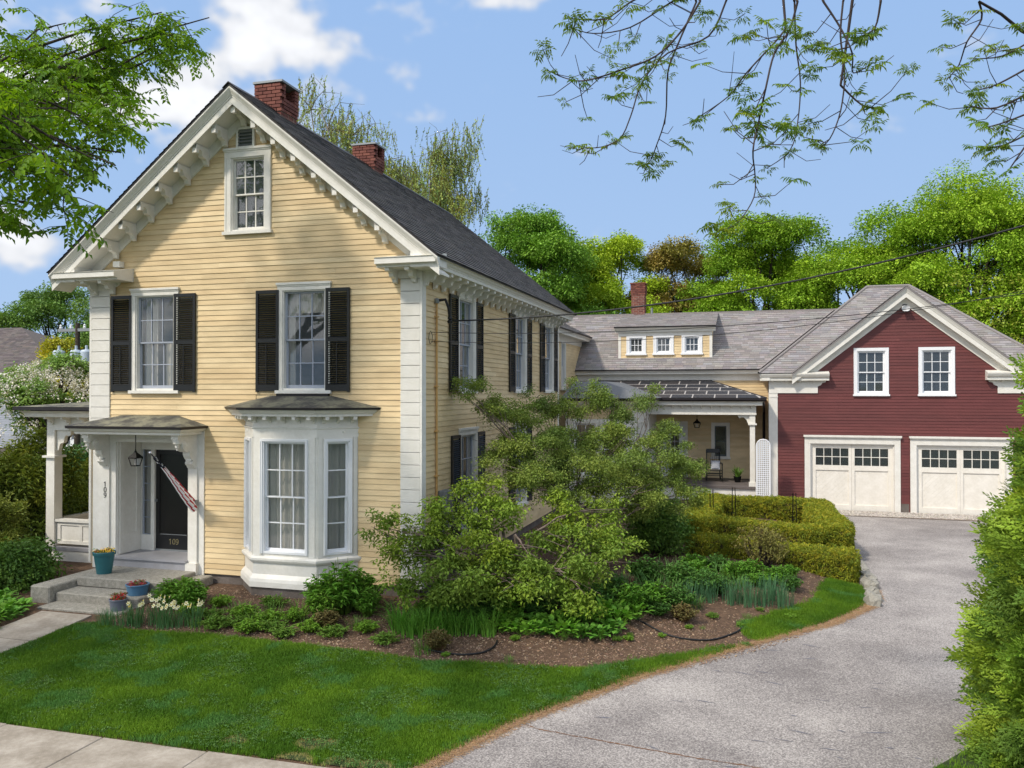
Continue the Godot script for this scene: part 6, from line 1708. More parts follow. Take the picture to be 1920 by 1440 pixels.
	feathery("shrub covered with yellow blossom in the side yard", V(-17.2, 0.3, -14.0), 2.0, 1.7, 900, [Color(0.62, 0.42, 0.015), Color(0.5, 0.4, 0.02), Color(0.14, 0.2, 0.03)], "", "yellow_shrub", clump(14, 0.16, 0.6, 0.09, 0.06, 34, 0.6))
	feathery("dark green rounded shrub by the grey neighbouring house", V(-20.5, 0.3, -13.5), 1.6, 1.3, 600, [Color(0.04, 0.09, 0.03), Color(0.05, 0.11, 0.03)], "", "leafy_shrub", clump(14, 0.16, 0.6, 0.09, 0.06, 35, 0.6))
	feathery("dark brown leafless shrub standing in the bed before the low hedge", V(6.35, 0.12, -4.7), 1.15, 0.55, 330, [Color(0.10, 0.085, 0.03), Color(0.14, 0.13, 0.035)], "", "twiggy_shrub", clump(10, 0.1, 0.8, 0.05, 0.025, 36, 0.3))
	feathery("leafy green shrub standing behind the low spreading shrub", V(3.9, 0.3, -6.0), 1.3, 0.8, 700, [Color(0.07, 0.14, 0.025), Color(0.09, 0.16, 0.028)], "", "leafy_shrub", clump(14, 0.14, 0.7, 0.08, 0.045, 37, 0.6))
	# white flowering tree by the neighbour
	var cr = broad_tree("flowering_tree", "crabapple with white blossom between the porch and the grey house", "", V(-13.4, 0.3, -4.9), 5.1, 2.0, 2.3, [Color(0.13, 0.21, 0.05), Color(0.16, 0.25, 0.06)], 1300, {"clump": clump(14, 0.2, 0.7, 0.085, 0.05, 41), "lobes": 20, "size": 1.0})
	var xs = []; var cs = []
	for i in 520:
		var a = R(0, TAU); var k = sqrt(R(0, 1)); var up = R(0, 1) < 0.72
		var p = V(-13.4, 0.3, -4.9) + (V(cos(a) * 1.7 * k, 4.75 - 0.75 * k * k + R(-0.15, 0.25), sin(a) * 1.7 * k) if up else V(cos(a) * 1.95, R(2.4, 4.2), sin(a) * 1.95))
		xs.append(tilt(p, V(1, 1, 1) * R(0.7, 1.2), R(0, TAU), R(0, 0.6), R(0, TAU))); var g = R(0.68, 0.9); cs.append(Color(g, g * 0.95, g * 0.88))
	mm("blossom", clump(16, 0.09, 1.2, 0.06, 0.05, 42), M.flower, cr, xs, cs)
	# trees behind the left yard
	broad_tree("garden_tree", "yellow leaved tree behind the grey neighbouring house", "", V(-27.5, 0, -19.5), 7.2, 2.3, 1.5, [Color(0.34, 0.30, 0.02), Color(0.26, 0.26, 0.025)], 900)
	broad_tree("garden_tree", "bronze green tree behind the corner of the yellow house", "", V(-25.0, 0, -25.0), 11.5, 3.6, 2.0, [Color(0.16, 0.15, 0.035), Color(0.12, 0.14, 0.03), Color(0.2, 0.15, 0.04)], 1300)
	var nth := 0
	for p in [[-35.5, -33, 11.8, 4.4], [-44, -36, 13.0, 5.0], [-39, -45, 15.5, 6.0], [-52, -30, 14.0, 5.0]]:
		nth += 1
		broad_tree("far_tree", ORD[nth - 1] + " fresh green tree beyond the grey roof counted from the yellow house", "trees beyond the grey roof", V(p[0], 0, p[1]), p[2], p[3], 1.5, [Color(0.11, 0.19, 0.04), Color(0.14, 0.22, 0.045), Color(0.09, 0.16, 0.04)], 1300, {"size": 1.25})
	# birches behind the house
	birch(V(-8.9, 0, -19.6), 15.2, 4.0, "birch with fine drooping foliage behind the long dark roof", 2700)
	birch(V(-11.2, 0, -17.5), 17.6, 3.0, "thinly leaved taller birch behind the front chimney", 700)
	# the row behind the garage
	var mg = [Color(0.17, 0.275, 0.02), Color(0.205, 0.31, 0.022), Color(0.14, 0.24, 0.02)]
	broad_tree("maple_tree", "dense green maple behind the rear wing of the yellow house", "", V(-5.9, 0, -31.0), 15.2, 4.8, 2.0, [Color(0.115, 0.22, 0.03), Color(0.14, 0.25, 0.03)], 3400)
	broad_tree("maple_tree", "yellow green maple left of the wing chimney", "", V(-2.2, 0, -36.0), 15.0, 4.2, 2.0, [Color(0.25, 0.33, 0.02), Color(0.21, 0.30, 0.02)], 2900)
	broad_tree("maple_tree", "bronze olive maple right of the wing chimney", "", V(2.0, 0, -38.5), 15.2, 4.6, 2.0, [Color(0.20, 0.175, 0.04), Color(0.165, 0.165, 0.035), Color(0.22, 0.17, 0.045)], 3000)
	broad_tree("maple_tree", "fresh green maple behind the long shingled wing roof", "", V(6.6, 0, -36.0), 15.0, 5.2, 2.0, mg, 3600, {"gap": -0.36, "lobes": 46})
	broad_tree("maple_tree", "bright green maple directly behind the garage peak", "", V(11.0, 0, -36.0), 16.2, 5.4, 2.0, mg, 3800, {"gap": -0.36, "lobes": 46})
	broad_tree("maple_tree", "tallest bright green maple towering right of the garage roof", "", V(17.2, 0, -34.0), 16.4, 6.2, 2.0, mg, 5200, {"gap": -0.4, "lobes": 60})
	broad_tree("maple_tree", "green maple at the far right beyond the garage", "", V(23.5, 0, -32.0), 17.2, 6.0, 2.0, mg, 4200, {"gap": -0.4, "lobes": 50})
	bare_bush(V(17.5, 0, -26.0))
	nth = 0
	for p in [[-24, -52], [-14, -50], [-4, -56], [6, -54], [15, -54], [27, -50]]:
		nth += 1
		broad_tree("far_tree", ORD[nth - 1] + " distant tree behind the maples counted from the grey house", "trees behind the maples", V(p[0], 0, p[1]), R(10, 12), 5.5, 1.0, [Color(0.13, 0.22, 0.03), Color(0.15, 0.24, 0.03)], 1100, {"size": 1.4})
	elm()
	ash()

func bare_bush(at: Vector3):
	var t = thing("bare_tree", at, "pinkish grey leafless branching tree in front of the tall maple", "tree")
	var b := MB.new()
	var grow = [[at, V(0, 1, 0), 0.14, 0]]
	var n := 0
	while grow.size() > 0 and n < 900:
		var g = grow.pop_front(); n += 1
		var L = [4.0, 2.6, 1.7, 1.1, 0.7][g[3]] * R(0.7, 1.15)
		var d: Vector3 = (g[1] + V(R(-1, 1), R(-0.25, 0.5), R(-1, 1)) * [0.1, 0.75, 0.85, 0.9, 0.9][g[3]]).normalized()
		var e = g[0] + d * L
		limb(b, g[0], e, g[2], g[2] * 0.55, 0.06, 4, 3)
		if g[3] < 4:
			for k in [6, 5, 5, 4][g[3]]: grow.append([g[0].lerp(e, R(0.45, 1.0)), d, g[2] * 0.5, g[3] + 1])
	mi("trunk", b.mesh(), mat(Color(0.56, 0.47, 0.43), 0.95), t)
	var xs = []; var cs = []
	for i in 260:
		xs.append(tilt(at + V(R(-3, 3), R(2.5, 9.5), R(-2, 2)), V(1, 1, 1) * R(0.6, 1.1), R(0, 6), R(0, 0.6), R(0, 6))); cs.append(jit(Color(0.2, 0.24, 0.03), 0.2))
	mm("sparse_leaf", clump(12, 0.3, 0.8, 0.15, 0.1, 51), M.leaf, t, xs, cs)

func elm():
	# street tree at the left whose outer boughs hang into view
	var at = V(-8.6, 0.0, 8.3)
	var t = thing("street_tree", at, "leafy street tree whose boughs hang over the left of the lawn", "tree")
	var b := MB.new()
	var fork = at + V(0.3, 5.2, -0.2)
	limb(b, at - V(0, 0.1, 0), fork, 0.34, 0.24, 0.02, 10, 6)
	var ends = [V(-1.48,6.63,7.82),V(-1.38,6.51,7.27),V(-1.56,7.15,6.29),V(-1.86,7.46,5.85),V(-1.41,7.08,6.76),V(-1.32,7.09,7.78),V(-2.39,7.84,7.04),V(-2.63,8.06,6.07),V(-2.03,7.77,5.90),V(-2.55,8.47,5.01),V(-3.91,9.24,4.36),V(-4.79,9.49,4.61),V(-4.63,10.09,2.48),V(-5.22,9.94,2.14),V(-3.71,10.67,2.22),V(-4.07,10.99,1.28),V(-4.17,10.76,2.35),V(-3.25,11.05,2.09),V(-4.08,10.33,3.37),V(-4.94,10.51,3.61),V(-4.24,9.70,5.49),V(-3.39,10.69,3.17),V(-2.14,6.57,6.97),V(-1.21,6.50,8.27),V(-1.09,6.68,7.50)]
	var fine = []
	for i in 26: # the rest of the crown, beyond the frame
		var a = R(0, TAU)
		ends.append(at + V(cos(a) * R(1.5, 4.6) - 3.2, R(7.5, 13.5), sin(a) * R(1.5, 4.6) + 1.2))
	var hubs = []
	for i in 9: hubs.append(fork + V(R(-2, 3.0), R(1.0, 4.2), R(-3.0, 2)))
	for hb in hubs: limb(b, fork, hb, 0.13, 0.07, 0.1, 7, 5)
	var xs = []; var cs = []
	var lf := MB.new()  # one twig with alternate oval leaves
	var r := RandomNumberGenerator.new(); r.seed = 77
	lf.col = Color(0.5, 0.35, 0.3); lf.tube([V(0, 0, 0), V(0.14, 0.01, 0), V(0.3, -0.03, 0)], [0.004, 0.003, 0.0015], 3)
	for i in 11:
		var g = r.randf_range(0.8, 1.2); lf.col = Color(g, g, g * 0.9)
		var s = 1 if i % 2 else -1
		leaf(lf, V(0.02 + i * 0.028, -0.002 * i, 0), V(0.7, r.randf_range(-0.5, 0.15), s * r.randf_range(0.6, 1.0)), V(0, 1, 0) + rdir(r) * 0.4, r.randf_range(0.06, 0.095), 0.045, 0.12)
	var twig = lf.mesh()
	var idx := 0
	for e in ends:
		var hb = hubs[0]
		for q in hubs:
			if q.distance_to(e) < hb.distance_to(e): hb = q
		var P = limb(b, hb, e, 0.045, 0.01, 0.07, 5, 8)
		for k in (13 if idx < 24 else 8):
			var ti = R(0.45, 1.0) * 8.0
			var p = P[int(ti)].lerp(P[mini(int(ti) + 1, 8)], ti - int(ti))
			var d = V(R(-1, 1), R(-0.75, 0.35), R(-1, 1)).normalized()
			var L = R(0.35, 0.95)
			var q = p + d * L
			limb(b, p, q, 0.008, 0.003, 0.08, 4, 3)
			for j in 6:
				var w = p.lerp(q, R(0.2, 1.0))
				var yaw = R(0, TAU)
				xs.append(Transform3D(Basis(Vector3.UP, yaw) * Basis(Vector3(0, 0, 1), R(-0.9, 0.25)) * Basis(Vector3.RIGHT, R(-0.5, 0.5)) * Basis.from_scale(V(1, 1, 1) * R(0.9, 1.5)), w))
				cs.append(jit([Color(0.12, 0.22, 0.014), Color(0.155, 0.26, 0.016), Color(0.09, 0.17, 0.018)][rng.randi() % 3], 0.15))
		idx += 1
	mi("trunk", b.mesh(), M.bark, t)
	mm("crown", twig, M.leaf_near, t, xs, cs)

func ash():
	# ash at the right whose bare hanging boughs carry tufts of young leaves
	var at = V(12.6, 0.0, 7.8)
	var t = thing("ash_tree", at, "ash with drooping nearly bare boughs and small leaf tufts over the driveway", "tree")
	var b := MB.new()
	limb(b, at - V(0, 0.1, 0), V(12.0, 7.5, 7.6), 0.4, 0.3, 0.02, 10, 6)
	limb(b, V(12.0, 7.5, 7.6), V(8.2, 9.6, 6.6), 0.2, 0.1, 0.05, 8, 6); limb(b, V(8.2, 9.6, 6.6), V(5.2, 9.3, 6.4), 0.1, 0.05, 0.04, 7, 6)
	limb(b, V(12.0, 7.5, 7.6), V(13.5, 12, 9), 0.22, 0.1, 0.05, 8, 5)
	limb(b, V(11.6, 8.2, 7.4), V(9.2, 7.6, 5.6), 0.07, 0.03, 0.05, 6, 5)
	var roots = [V(5.2, 9.3, 6.4), V(6.2, 9.42, 6.45), V(7.2, 9.5, 6.5), V(8.2, 9.6, 6.6), V(9.2, 7.6, 5.6)]
	var tuft := MB.new()
	var r := RandomNumberGenerator.new(); r.seed = 5
	for k in 4:
		var a = TAU * k / 4 + r.randf_range(-0.4, 0.4)
		var d = V(cos(a), r.randf_range(-0.35, 0.5), sin(a)).normalized()
		tuft.col = Color(0.7, 0.9, 0.6); tuft.tube([Vector3.ZERO, d * 0.07, d * 0.14 - V(0, 0.015, 0)], [0.003, 0.002, 0.001], 3)
		for j in 7:
			var s = (1 if j % 2 else -1) if j < 6 else 0
			var p = d * (0.045 + 0.028 * (j / 2)) - V(0, 0.002 * j, 0)
			var side = d.cross(Vector3.UP).normalized()
			var g = r.randf_range(0.8, 1.2); tuft.col = Color(g, g, g)
			leaf(tuft, p, d * 0.55 + side * s - V(0, 0.25, 0), Vector3.UP, r.randf_range(0.05, 0.08), 0.022, 0.2)
	var tm = tuft.mesh()
	var xs = []; var cs = []
	for line in [[V(5.68,7.96,7.02),V(5.52,7.68,7.09),V(5.30,7.38,7.30),V(5.00,7.19,7.54),V(4.66,7.18,7.41),V(4.35,7.43,6.88),V(4.20,7.48,7.00)],
		[V(5.88,8.48,5.81),V(5.70,8.11,5.85),V(5.29,7.88,6.09),V(5.05,7.53,6.29),V(4.95,7.12,6.47),V(4.83,6.90,6.46),V(4.43,7.09,5.58),V(4.23,7.10,5.71)],
		[V(5.57,8.52,5.80),V(5.37,7.99,5.94),V(5.28,7.71,5.98),V(5.24,7.31,5.81),V(5.13,7.03,5.70),V(5.02,6.89,5.52),V(4.86,6.90,5.44)],
		[V(6.54,7.81,7.10),V(6.47,7.57,7.08),V(6.34,7.35,7.15),V(6.26,6.95,7.42),V(6.20,6.71,7.22),V(6.15,6.32,7.72),V(6.17,6.42,6.56),V(6.16,6.19,6.57),V(6.02,5.84,7.16),V(5.88,5.66,7.74)],
		[V(6.60,8.62,5.29),V(6.62,8.18,5.18),V(6.67,7.79,5.09),V(6.63,7.28,5.27),V(6.54,6.94,5.39),V(6.30,6.80,5.25)],
		[V(7.01,8.15,6.21),V(6.98,7.79,6.27),V(7.04,7.50,6.05),V(6.95,6.96,6.57),V(6.84,6.66,6.71),V(6.79,6.75,6.12)],
		[V(6.80,8.00,6.60),V(6.95,7.75,6.57),V(7.05,7.48,6.61),V(7.11,7.46,6.14),V(7.20,7.30,6.79)],
		[V(6.98,7.31,6.26),V(7.18,7.13,6.17),V(7.32,7.05,6.28)],
		[V(6.46,7.82,6.53),V(6.38,7.69,6.60),V(6.09,7.39,6.61),V(5.92,7.26,6.39),V(5.63,6.80,7.17)],
		[V(7.25,7.78,6.95),V(7.21,7.58,6.90),V(7.09,7.50,6.94)],
		[V(5.16,8.01,7.17),V(5.06,7.92,7.27),V(4.82,7.79,7.28),V(4.58,7.65,7.68)],
		[V(5.50,8.47,6.06),V(5.32,8.46,6.00),V(4.90,8.19,6.12),V(4.48,8.22,6.01),V(4.40,7.94,6.86)],
		[V(8.22,8.01,6.18),V(8.26,7.87,6.10),V(8.10,7.61,6.25),V(8.11,7.53,5.88),V(7.95,7.31,6.13)],
		[V(9.08,8.12,4.77),V(8.73,7.91,4.95),V(8.44,7.90,4.98)],
		[V(8.61,7.28,6.40),V(8.32,7.14,6.37),V(8.09,7.02,6.63)],
		[V(8.52,6.95,6.70),V(8.19,6.77,6.88),V(8.02,6.86,6.70)],
		[V(8.77,7.02,5.86),V(8.47,6.88,6.04),V(8.37,6.93,5.73)],
		[V(8.81,6.87,5.71),V(8.48,6.69,5.92),V(8.21,6.64,6.11)],
		[V(8.63,6.67,6.32),V(8.38,6.31,6.48)]]:
		var P: Array = line
		var hb = roots[0]
		for q in roots:
			if q.distance_to(P[0]) < hb.distance_to(P[0]): hb = q
		if P[0].x < 8.0 or hb.x > 9: limb(b, hb, P[0], 0.022, 0.012, 0.05, 5, 4)
		else: limb(b, hb, P[0], 0.018, 0.01, 0.05, 5, 4)
		# smooth the bough
		var S = []; var Q = []
		for i in P.size() - 1:
			for k in 4:
				var p0 = P[maxi(i - 1, 0)]; var p3 = P[mini(i + 2, P.size() - 1)]
				S.append(P[i].cubic_interpolate(P[i + 1], p0, p3, k / 4.0))
		S.append(P[-1])
		for i in S.size(): Q.append(lerpf(0.011, 0.0042, float(i) / S.size()))
		b.tube(S, Q, 5)
		_tuft(xs, cs, S[-1])
		for i in range(2, S.size() - 1):
			if R(0, 1) < 0.62:
				var d = V(R(-1, 1), R(-0.55, 0.3), R(-0.7, 0.7)).normalized(); var L = R(0.12, 0.5)
				var m = S[i] + d * L * 0.55 + V(0, -0.03, 0); var e = S[i] + d * L + V(0, R(0.0, 0.08), 0)
				b.tube([S[i], m, e], [0.005, 0.004, 0.003], 4)
				if R(0, 1) < 0.62: _tuft(xs, cs, e)
			if R(0, 1) < 0.16: _tuft(xs, cs, S[i])
	mi("trunk", b.mesh(), M.twig, t)
	mm("crown", tm, M.leaf_near, t, xs, cs)
func _tuft(xs, cs, p):
	for k in 1 + rng.randi() % 2:
		xs.append(tilt(p + V(R(-0.03, 0.03), R(-0.03, 0.02), R(-0.03, 0.03)), V(1, 1, 1) * R(0.5, 0.9), R(0, TAU), R(0, 0.7), R(0, TAU)))
		cs.append(jit([Color(0.12, 0.19, 0.025), Color(0.16, 0.22, 0.02), Color(0.09, 0.15, 0.03)][rng.randi() % 3], 0.15))

# ---------------------------------------------------------------- things
func small_things():
	var I = Transform3D()
	# entrance steps of granite
	var s = thing("stone_steps", V(-6, 0, 1), "weathered granite steps with a stone cheek leading to the front door", "steps")
	var slab = func(called, p, q, e):
		var b := MB.new(); b.cbox(p, q, e, rng, 0.004); mi(called, b.mesh(), M.granite, s)
	slab.call("landing", V(-6.98, 0.40, 0.02), V(-4.95, 0.58, 1.18), 0.02)
	slab.call("landing_base", V(-6.97, -0.1, 0.02), V(-4.96, 0.40, 1.12), 0.01)
	slab.call("step", V(-6.97, 0.08, 1.1), V(-5.05, 0.385, 1.72), 0.02)
	slab.call("step", V(-6.97, -0.05, 1.6), V(-5.1, 0.215, 2.16), 0.02)
	slab.call("cheek", V(-7.46, -0.1, 0.0), V(-6.99, 0.52, 1.85), 0.025)
	slab.call("cheek", V(-4.94, -0.1, 0.02), V(-4.6, 0.50, 0.62), 0.02)
	# pots
	pot(V(-6.66, 0.58, 0.78), 0.21, 0.45, Color(0.16, 0.40, 0.43), "tall tapered teal pot with pansies on the top step", 0)
	pot(V(-5.32, 0.385, 1.40), 0.21, 0.20, Color(0.30, 0.47, 0.60), "low light blue pot with dark red foliage on the middle step", 1)
	pot(V(-5.30, 0.215, 1.93), 0.16, 0.21, Color(0.42, 0.45, 0.50), "grey blue pot with red flowers behind the daffodils", 2)
	# hanging lantern in the entry
	var l = thing("hanging_lantern", V(-6.18, 2.78, 0.45), "black metal lantern hanging on a rod under the entrance hood", "lantern")
	lantern(l, V(-6.18, 2.77, 0.45), 0.095, 0.3, true)
	var pl = thing("porch_lantern", V(4.1, 2.95, -17.9), "black metal lantern hanging from the porch ceiling", "lantern")
	lantern(pl, V(4.1, 2.93, -17.9), 0.13, 0.32, true)
	flag()
	rocking_chair(V(4.72, 0.875, -18.05))
	# cushion
	var cb := MB.new()
	for i in 8:
		for j in 8:
			var f = func(a, c): return V((a / 8.0 - 0.5) * 0.34, c / 8.0 * 0.34, 0.0)
			var z = func(a, c): return 0.075 * sqrt(maxf(0, sin(PI * a / 8.0) * sin(PI * c / 8.0)))
			var p = [[i, j], [i + 1, j], [i + 1, j + 1], [i, j + 1]]
			var q = []; var w = []
			for k in p: q.append(f.call(k[0], k[1]) + V(0, 0, z.call(k[0], k[1]))); w.append(f.call(k[0], k[1]) - V(0, 0, z.call(k[0], k[1])))
			cb.quad(q[0], q[1], q[2], q[3]); cb.quad(w[1], w[0], w[3], w[2])
	var ct = tex(256, 61, 0.05, 1.6, 0.12, 1.2, 0.2, Color(0.55, 0.57, 0.62), Color(0.93, 0.93, 0.94))
	var cu = mi("cushion", cb.mesh(), mat(Color(0.95, 0.95, 0.95), 0.9, ct, 5.0), self, Transform3D(Basis(Vector3.RIGHT, -0.22), V(4.78, 1.33, -18.05)))
	tag(cu, "white patterned square cushion resting on the rocking chair", "cushion")
	# potted fern on the porch
	var pf = thing("potted_fern", V(5.6, 0.875, -17.9), "potted green fern standing on the porch beside the rocking chair", "potted plant")
	var fb := MB.new(); fb.X = Transform3D(Basis(), V(5.6, 0.875, -17.9)); fb.lathe([Vector2(0, 0), Vector2(0.1, 0), Vector2(0.15, 0.22), Vector2(0.16, 0.22), Vector2(0.14, 0.2), Vector2(0, 0.2)], 14); mi("pot", fb.mesh(), M.iron, pf)
	mi("foliage", strap_mesh(50, 0.5, 0.07, 0.05, Color(0.07, 0.14, 0.02), 23, 0.8), M.leaf, pf, Transform3D(Basis(), V(5.6, 1.06, -17.9)))
	trellis(V(6.52, 0.1, -16.35))
	# thin plant stakes in the hedge ring
	for p in [[5.0, -9.7, "nearest the layered shrub"], [5.6, -10.4, "in the middle"], [7.25, -9.5, "nearest the driveway"]]:
		var ob = thing("garden_obelisk", V(p[0], 0.1, p[1]), "slender black metal plant stake inside the hedge ring, the one " + p[2], "plant stake", "plant stakes inside the hedge ring")
		for k in 3:
			var b := MB.new(); var a = TAU * k / 3
			b.tube([V(p[0] + cos(a) * 0.09, 0.05, p[1] + sin(a) * 0.09), V(p[0] + cos(a) * 0.05, 1.5, p[1] + sin(a) * 0.05)], [0.015, 0.013], 5); mi("rod", b.mesh(), M.iron, ob)
		var b2 := MB.new(); b2.tube([V(p[0] - 0.07, 0.75, p[1]), V(p[0], 0.75, p[1] + 0.07), V(p[0] + 0.07, 0.75, p[1]), V(p[0], 0.75, p[1] - 0.07), V(p[0] - 0.07, 0.75, p[1])], [0.006, 0.006, 0.006, 0.006, 0.006], 5); mi("ring", b2.mesh(), M.iron, ob)
	# soaker hoses
	hose([V(1.05, 0, 2.42), V(1.43, 0, 2.50), V(1.75, 0, 2.50), V(2.0, 0, 2.36), V(2.12, 0, 2.1), V(2.1, 0, 1.8)], "black soaker hose curling out from under the daylilies")
	hose([V(3.9, 0, -0.1), V(4.2, 0, 0.12), V(4.73, 0, 0.45), V(5.15, 0, 0.42), V(5.5, 0, 0.22), V(5.85, 0, -0.3), V(6.0, 0, -0.7)], "long black soaker hose lying across the open mulch")
	# stone urn half hidden and a flat stone
	var u := MB.new(); u.X = Transform3D(Basis(), V(2.45, gh(2.45, -5.4), -5.4)); u.lathe([Vector2(0.18, 0), Vector2(0.18, 0.05), Vector2(0.08, 0.1), Vector2(0.08, 0.18), Vector2(0.2, 0.32), Vector2(0.24, 0.5), Vector2(0.27, 0.52), Vector2(0.22, 0.52), Vector2(0.1, 0.45), Vector2(0, 0.45)], 18)
	tag(mi("stone_urn", u.mesh(), mat(Color(0.78, 0.75, 0.7), 0.9, M.t_gran, 1), self), "pale stone urn half hidden under the layered shrub", "urn")
	var fs := MB.new(); fs.cbox(V(0.3, 0.27, 0.85), V(0.62, 0.36, 1.1), 0.03, rng, 0.015)
	tag(mi("flat_stone", fs.mesh(), mat(Color(0.72, 0.69, 0.6), 0.9, M.t_gran, 1), self), "flat pale stone lying at the house corner behind the daylilies", "stone")
	# edging stones along the drive
	var i := 0
	for p in [[8.52, -3.3, 0.2], [8.6, -3.8, 0.26], [8.66, -4.35, 0.22], [8.66, -4.9, 0.25], [8.68, -5.5, 0.28], [8.7, -6.15, 0.24], [8.7, -6.8, 0.26], [8.72, -7.5, 0.22]]:
		var b := MB.new()
		b.X = Transform3D(Basis(Vector3.UP, R(-0.3, 0.3)), V(p[0] - 0.06, -0.04, p[1]))
		b.cbox(V(-p[2] * 0.6, 0, -p[2]), V(p[2] * 0.6, R(0.14, 0.24), p[2] * 1.1), 0.06, rng, 0.035)
		tag(mi("edging_stone", b.mesh(), M.granite, self), ORD[i] + " rough grey edging stone along the driveway, counted from the grass patch", "stone", "stones edging the driveway"); i += 1
	wires()
	neighbour()
	utility_pole()

func pot(at: Vector3, r: float, h: float, c: Color, label: String, kind: int):
	var t = thing("flower_pot", at, label, "flower pot")
	var b := MB.new(); b.X = Transform3D(Basis(), at)
	var bottom = r * (0.68 if kind == 0 else 0.85)
	b.lathe([Vector2(0, 0), Vector2(bottom, 0), Vector2(lerpf(bottom, r, 0.82), h * 0.84), Vector2(r * 1.03, h * 0.85), Vector2(r * 1.06, h * 0.97), Vector2(r * 1.03, h), Vector2(r * 0.93, h), Vector2(r * 0.9, h * 0.86), Vector2(0, h * 0.86)], 28)
	mi("pot", b.mesh(), mat(c, 0.4, M.t_paint, 2.0), t)
	var so := MB.new(); so.X = Transform3D(Basis(), at + V(0, h * 0.87, 0)); so.lathe([Vector2(r * 0.9, 0), Vector2(r * 0.5, 0.02), Vector2(0, 0.03)], 16); mi("soil", so.mesh(), M.soil, t)
	var cols = [[Color(0.10, 0.2, 0.03), Color(0.8, 0.6, 0.1), Color(0.25, 0.03, 0.06)], [Color(0.16, 0.04, 0.04), Color(0.08, 0.12, 0.03), Color(0.3, 0.04, 0.06)], [Color(0.12, 0.05, 0.03), Color(0.55, 0.02, 0.03), Color(0.08, 0.14, 0.03)]][kind]
	var xs = []; var cs = []
	for i in 70:
		var a = R(0, TAU); var d = sqrt(R(0, 1)) * r * 0.85
		xs.append(tilt(at + V(cos(a) * d, h + R(-0.02, 0.05 if kind < 2 else 0.12), sin(a) * d), V(1, 1, 1) * R(0.6, 1.1), R(0, 6), R(0, 0.8), R(0, 6))); cs.append(jit(cols[rng.randi() % 3], 0.15))
	mm("flower", clump(8, 0.035, 0.6, 0.035, 0.025, 61), M.leaf, t, xs, cs)
func lantern(t: Node3D, at: Vector3, w: float, h: float, rod: bool):
	var f = func(y, k): return [at + V(-w * k, y, -w * k), at + V(w * k, y, -w * k), at + V(w * k, y, w * k), at + V(-w * k, y, w * k)]
	var b := MB.new()
	var lo = f.call(0.0, 0.62); var hi = f.call(h * 0.55, 1.0); var rf = f.call(h * 0.57, 1.12); var tp = f.call(h * 0.92, 0.22)
	for i in 4:
		var j = (i + 1) % 4
		b.tube([lo[i], hi[i]], [0.011, 0.011], 5); b.tube([lo[i], lo[j]], [0.011, 0.011], 5); b.tube([hi[i], hi[j]], [0.012, 0.012], 5)
		b.quad(rf[j], rf[i], tp[i], tp[j])
	b.quad(lo[0], lo[1], lo[2], lo[3]); b.quad(tp[3], tp[2], tp[1], tp[0])
	b.X = Transform3D(Basis(), at + V(0, h * 0.9, 0)); b.lathe([Vector2(w * 0.25, 0), Vector2(w * 0.3, 0.02), Vector2(w * 0.15, 0.04), Vector2(w * 0.12, 0.07), Vector2(0, 0.08)], 10)
	mi("lantern_frame", b.mesh(), M.iron, t)
	for i in 4:
		var j = (i + 1) % 4
		var g := MB.new(); g.quad(lo[j], lo[i], hi[i], hi[j]); mi("pane", g.mesh(), M.glass, t)
	var cd := MB.new(); cd.X = Transform3D(Basis(), at + V(0, 0.01, 0)); cd.lathe([Vector2(0.016, 0), Vector2(0.016, h * 0.3), Vector2(0.01, h * 0.42), Vector2(0, h * 0.46)], 8); mi("candle", cd.mesh(), M.white, t)
	if rod:
		var top = 3.49 if at.z > 0 else 3.77
		var rb := MB.new(); rb.tube([at + V(0, h * 0.9, 0), V(at.x, top, at.z)], [0.009, 0.009], 6); mi("rod", rb.mesh(), M.iron, t)
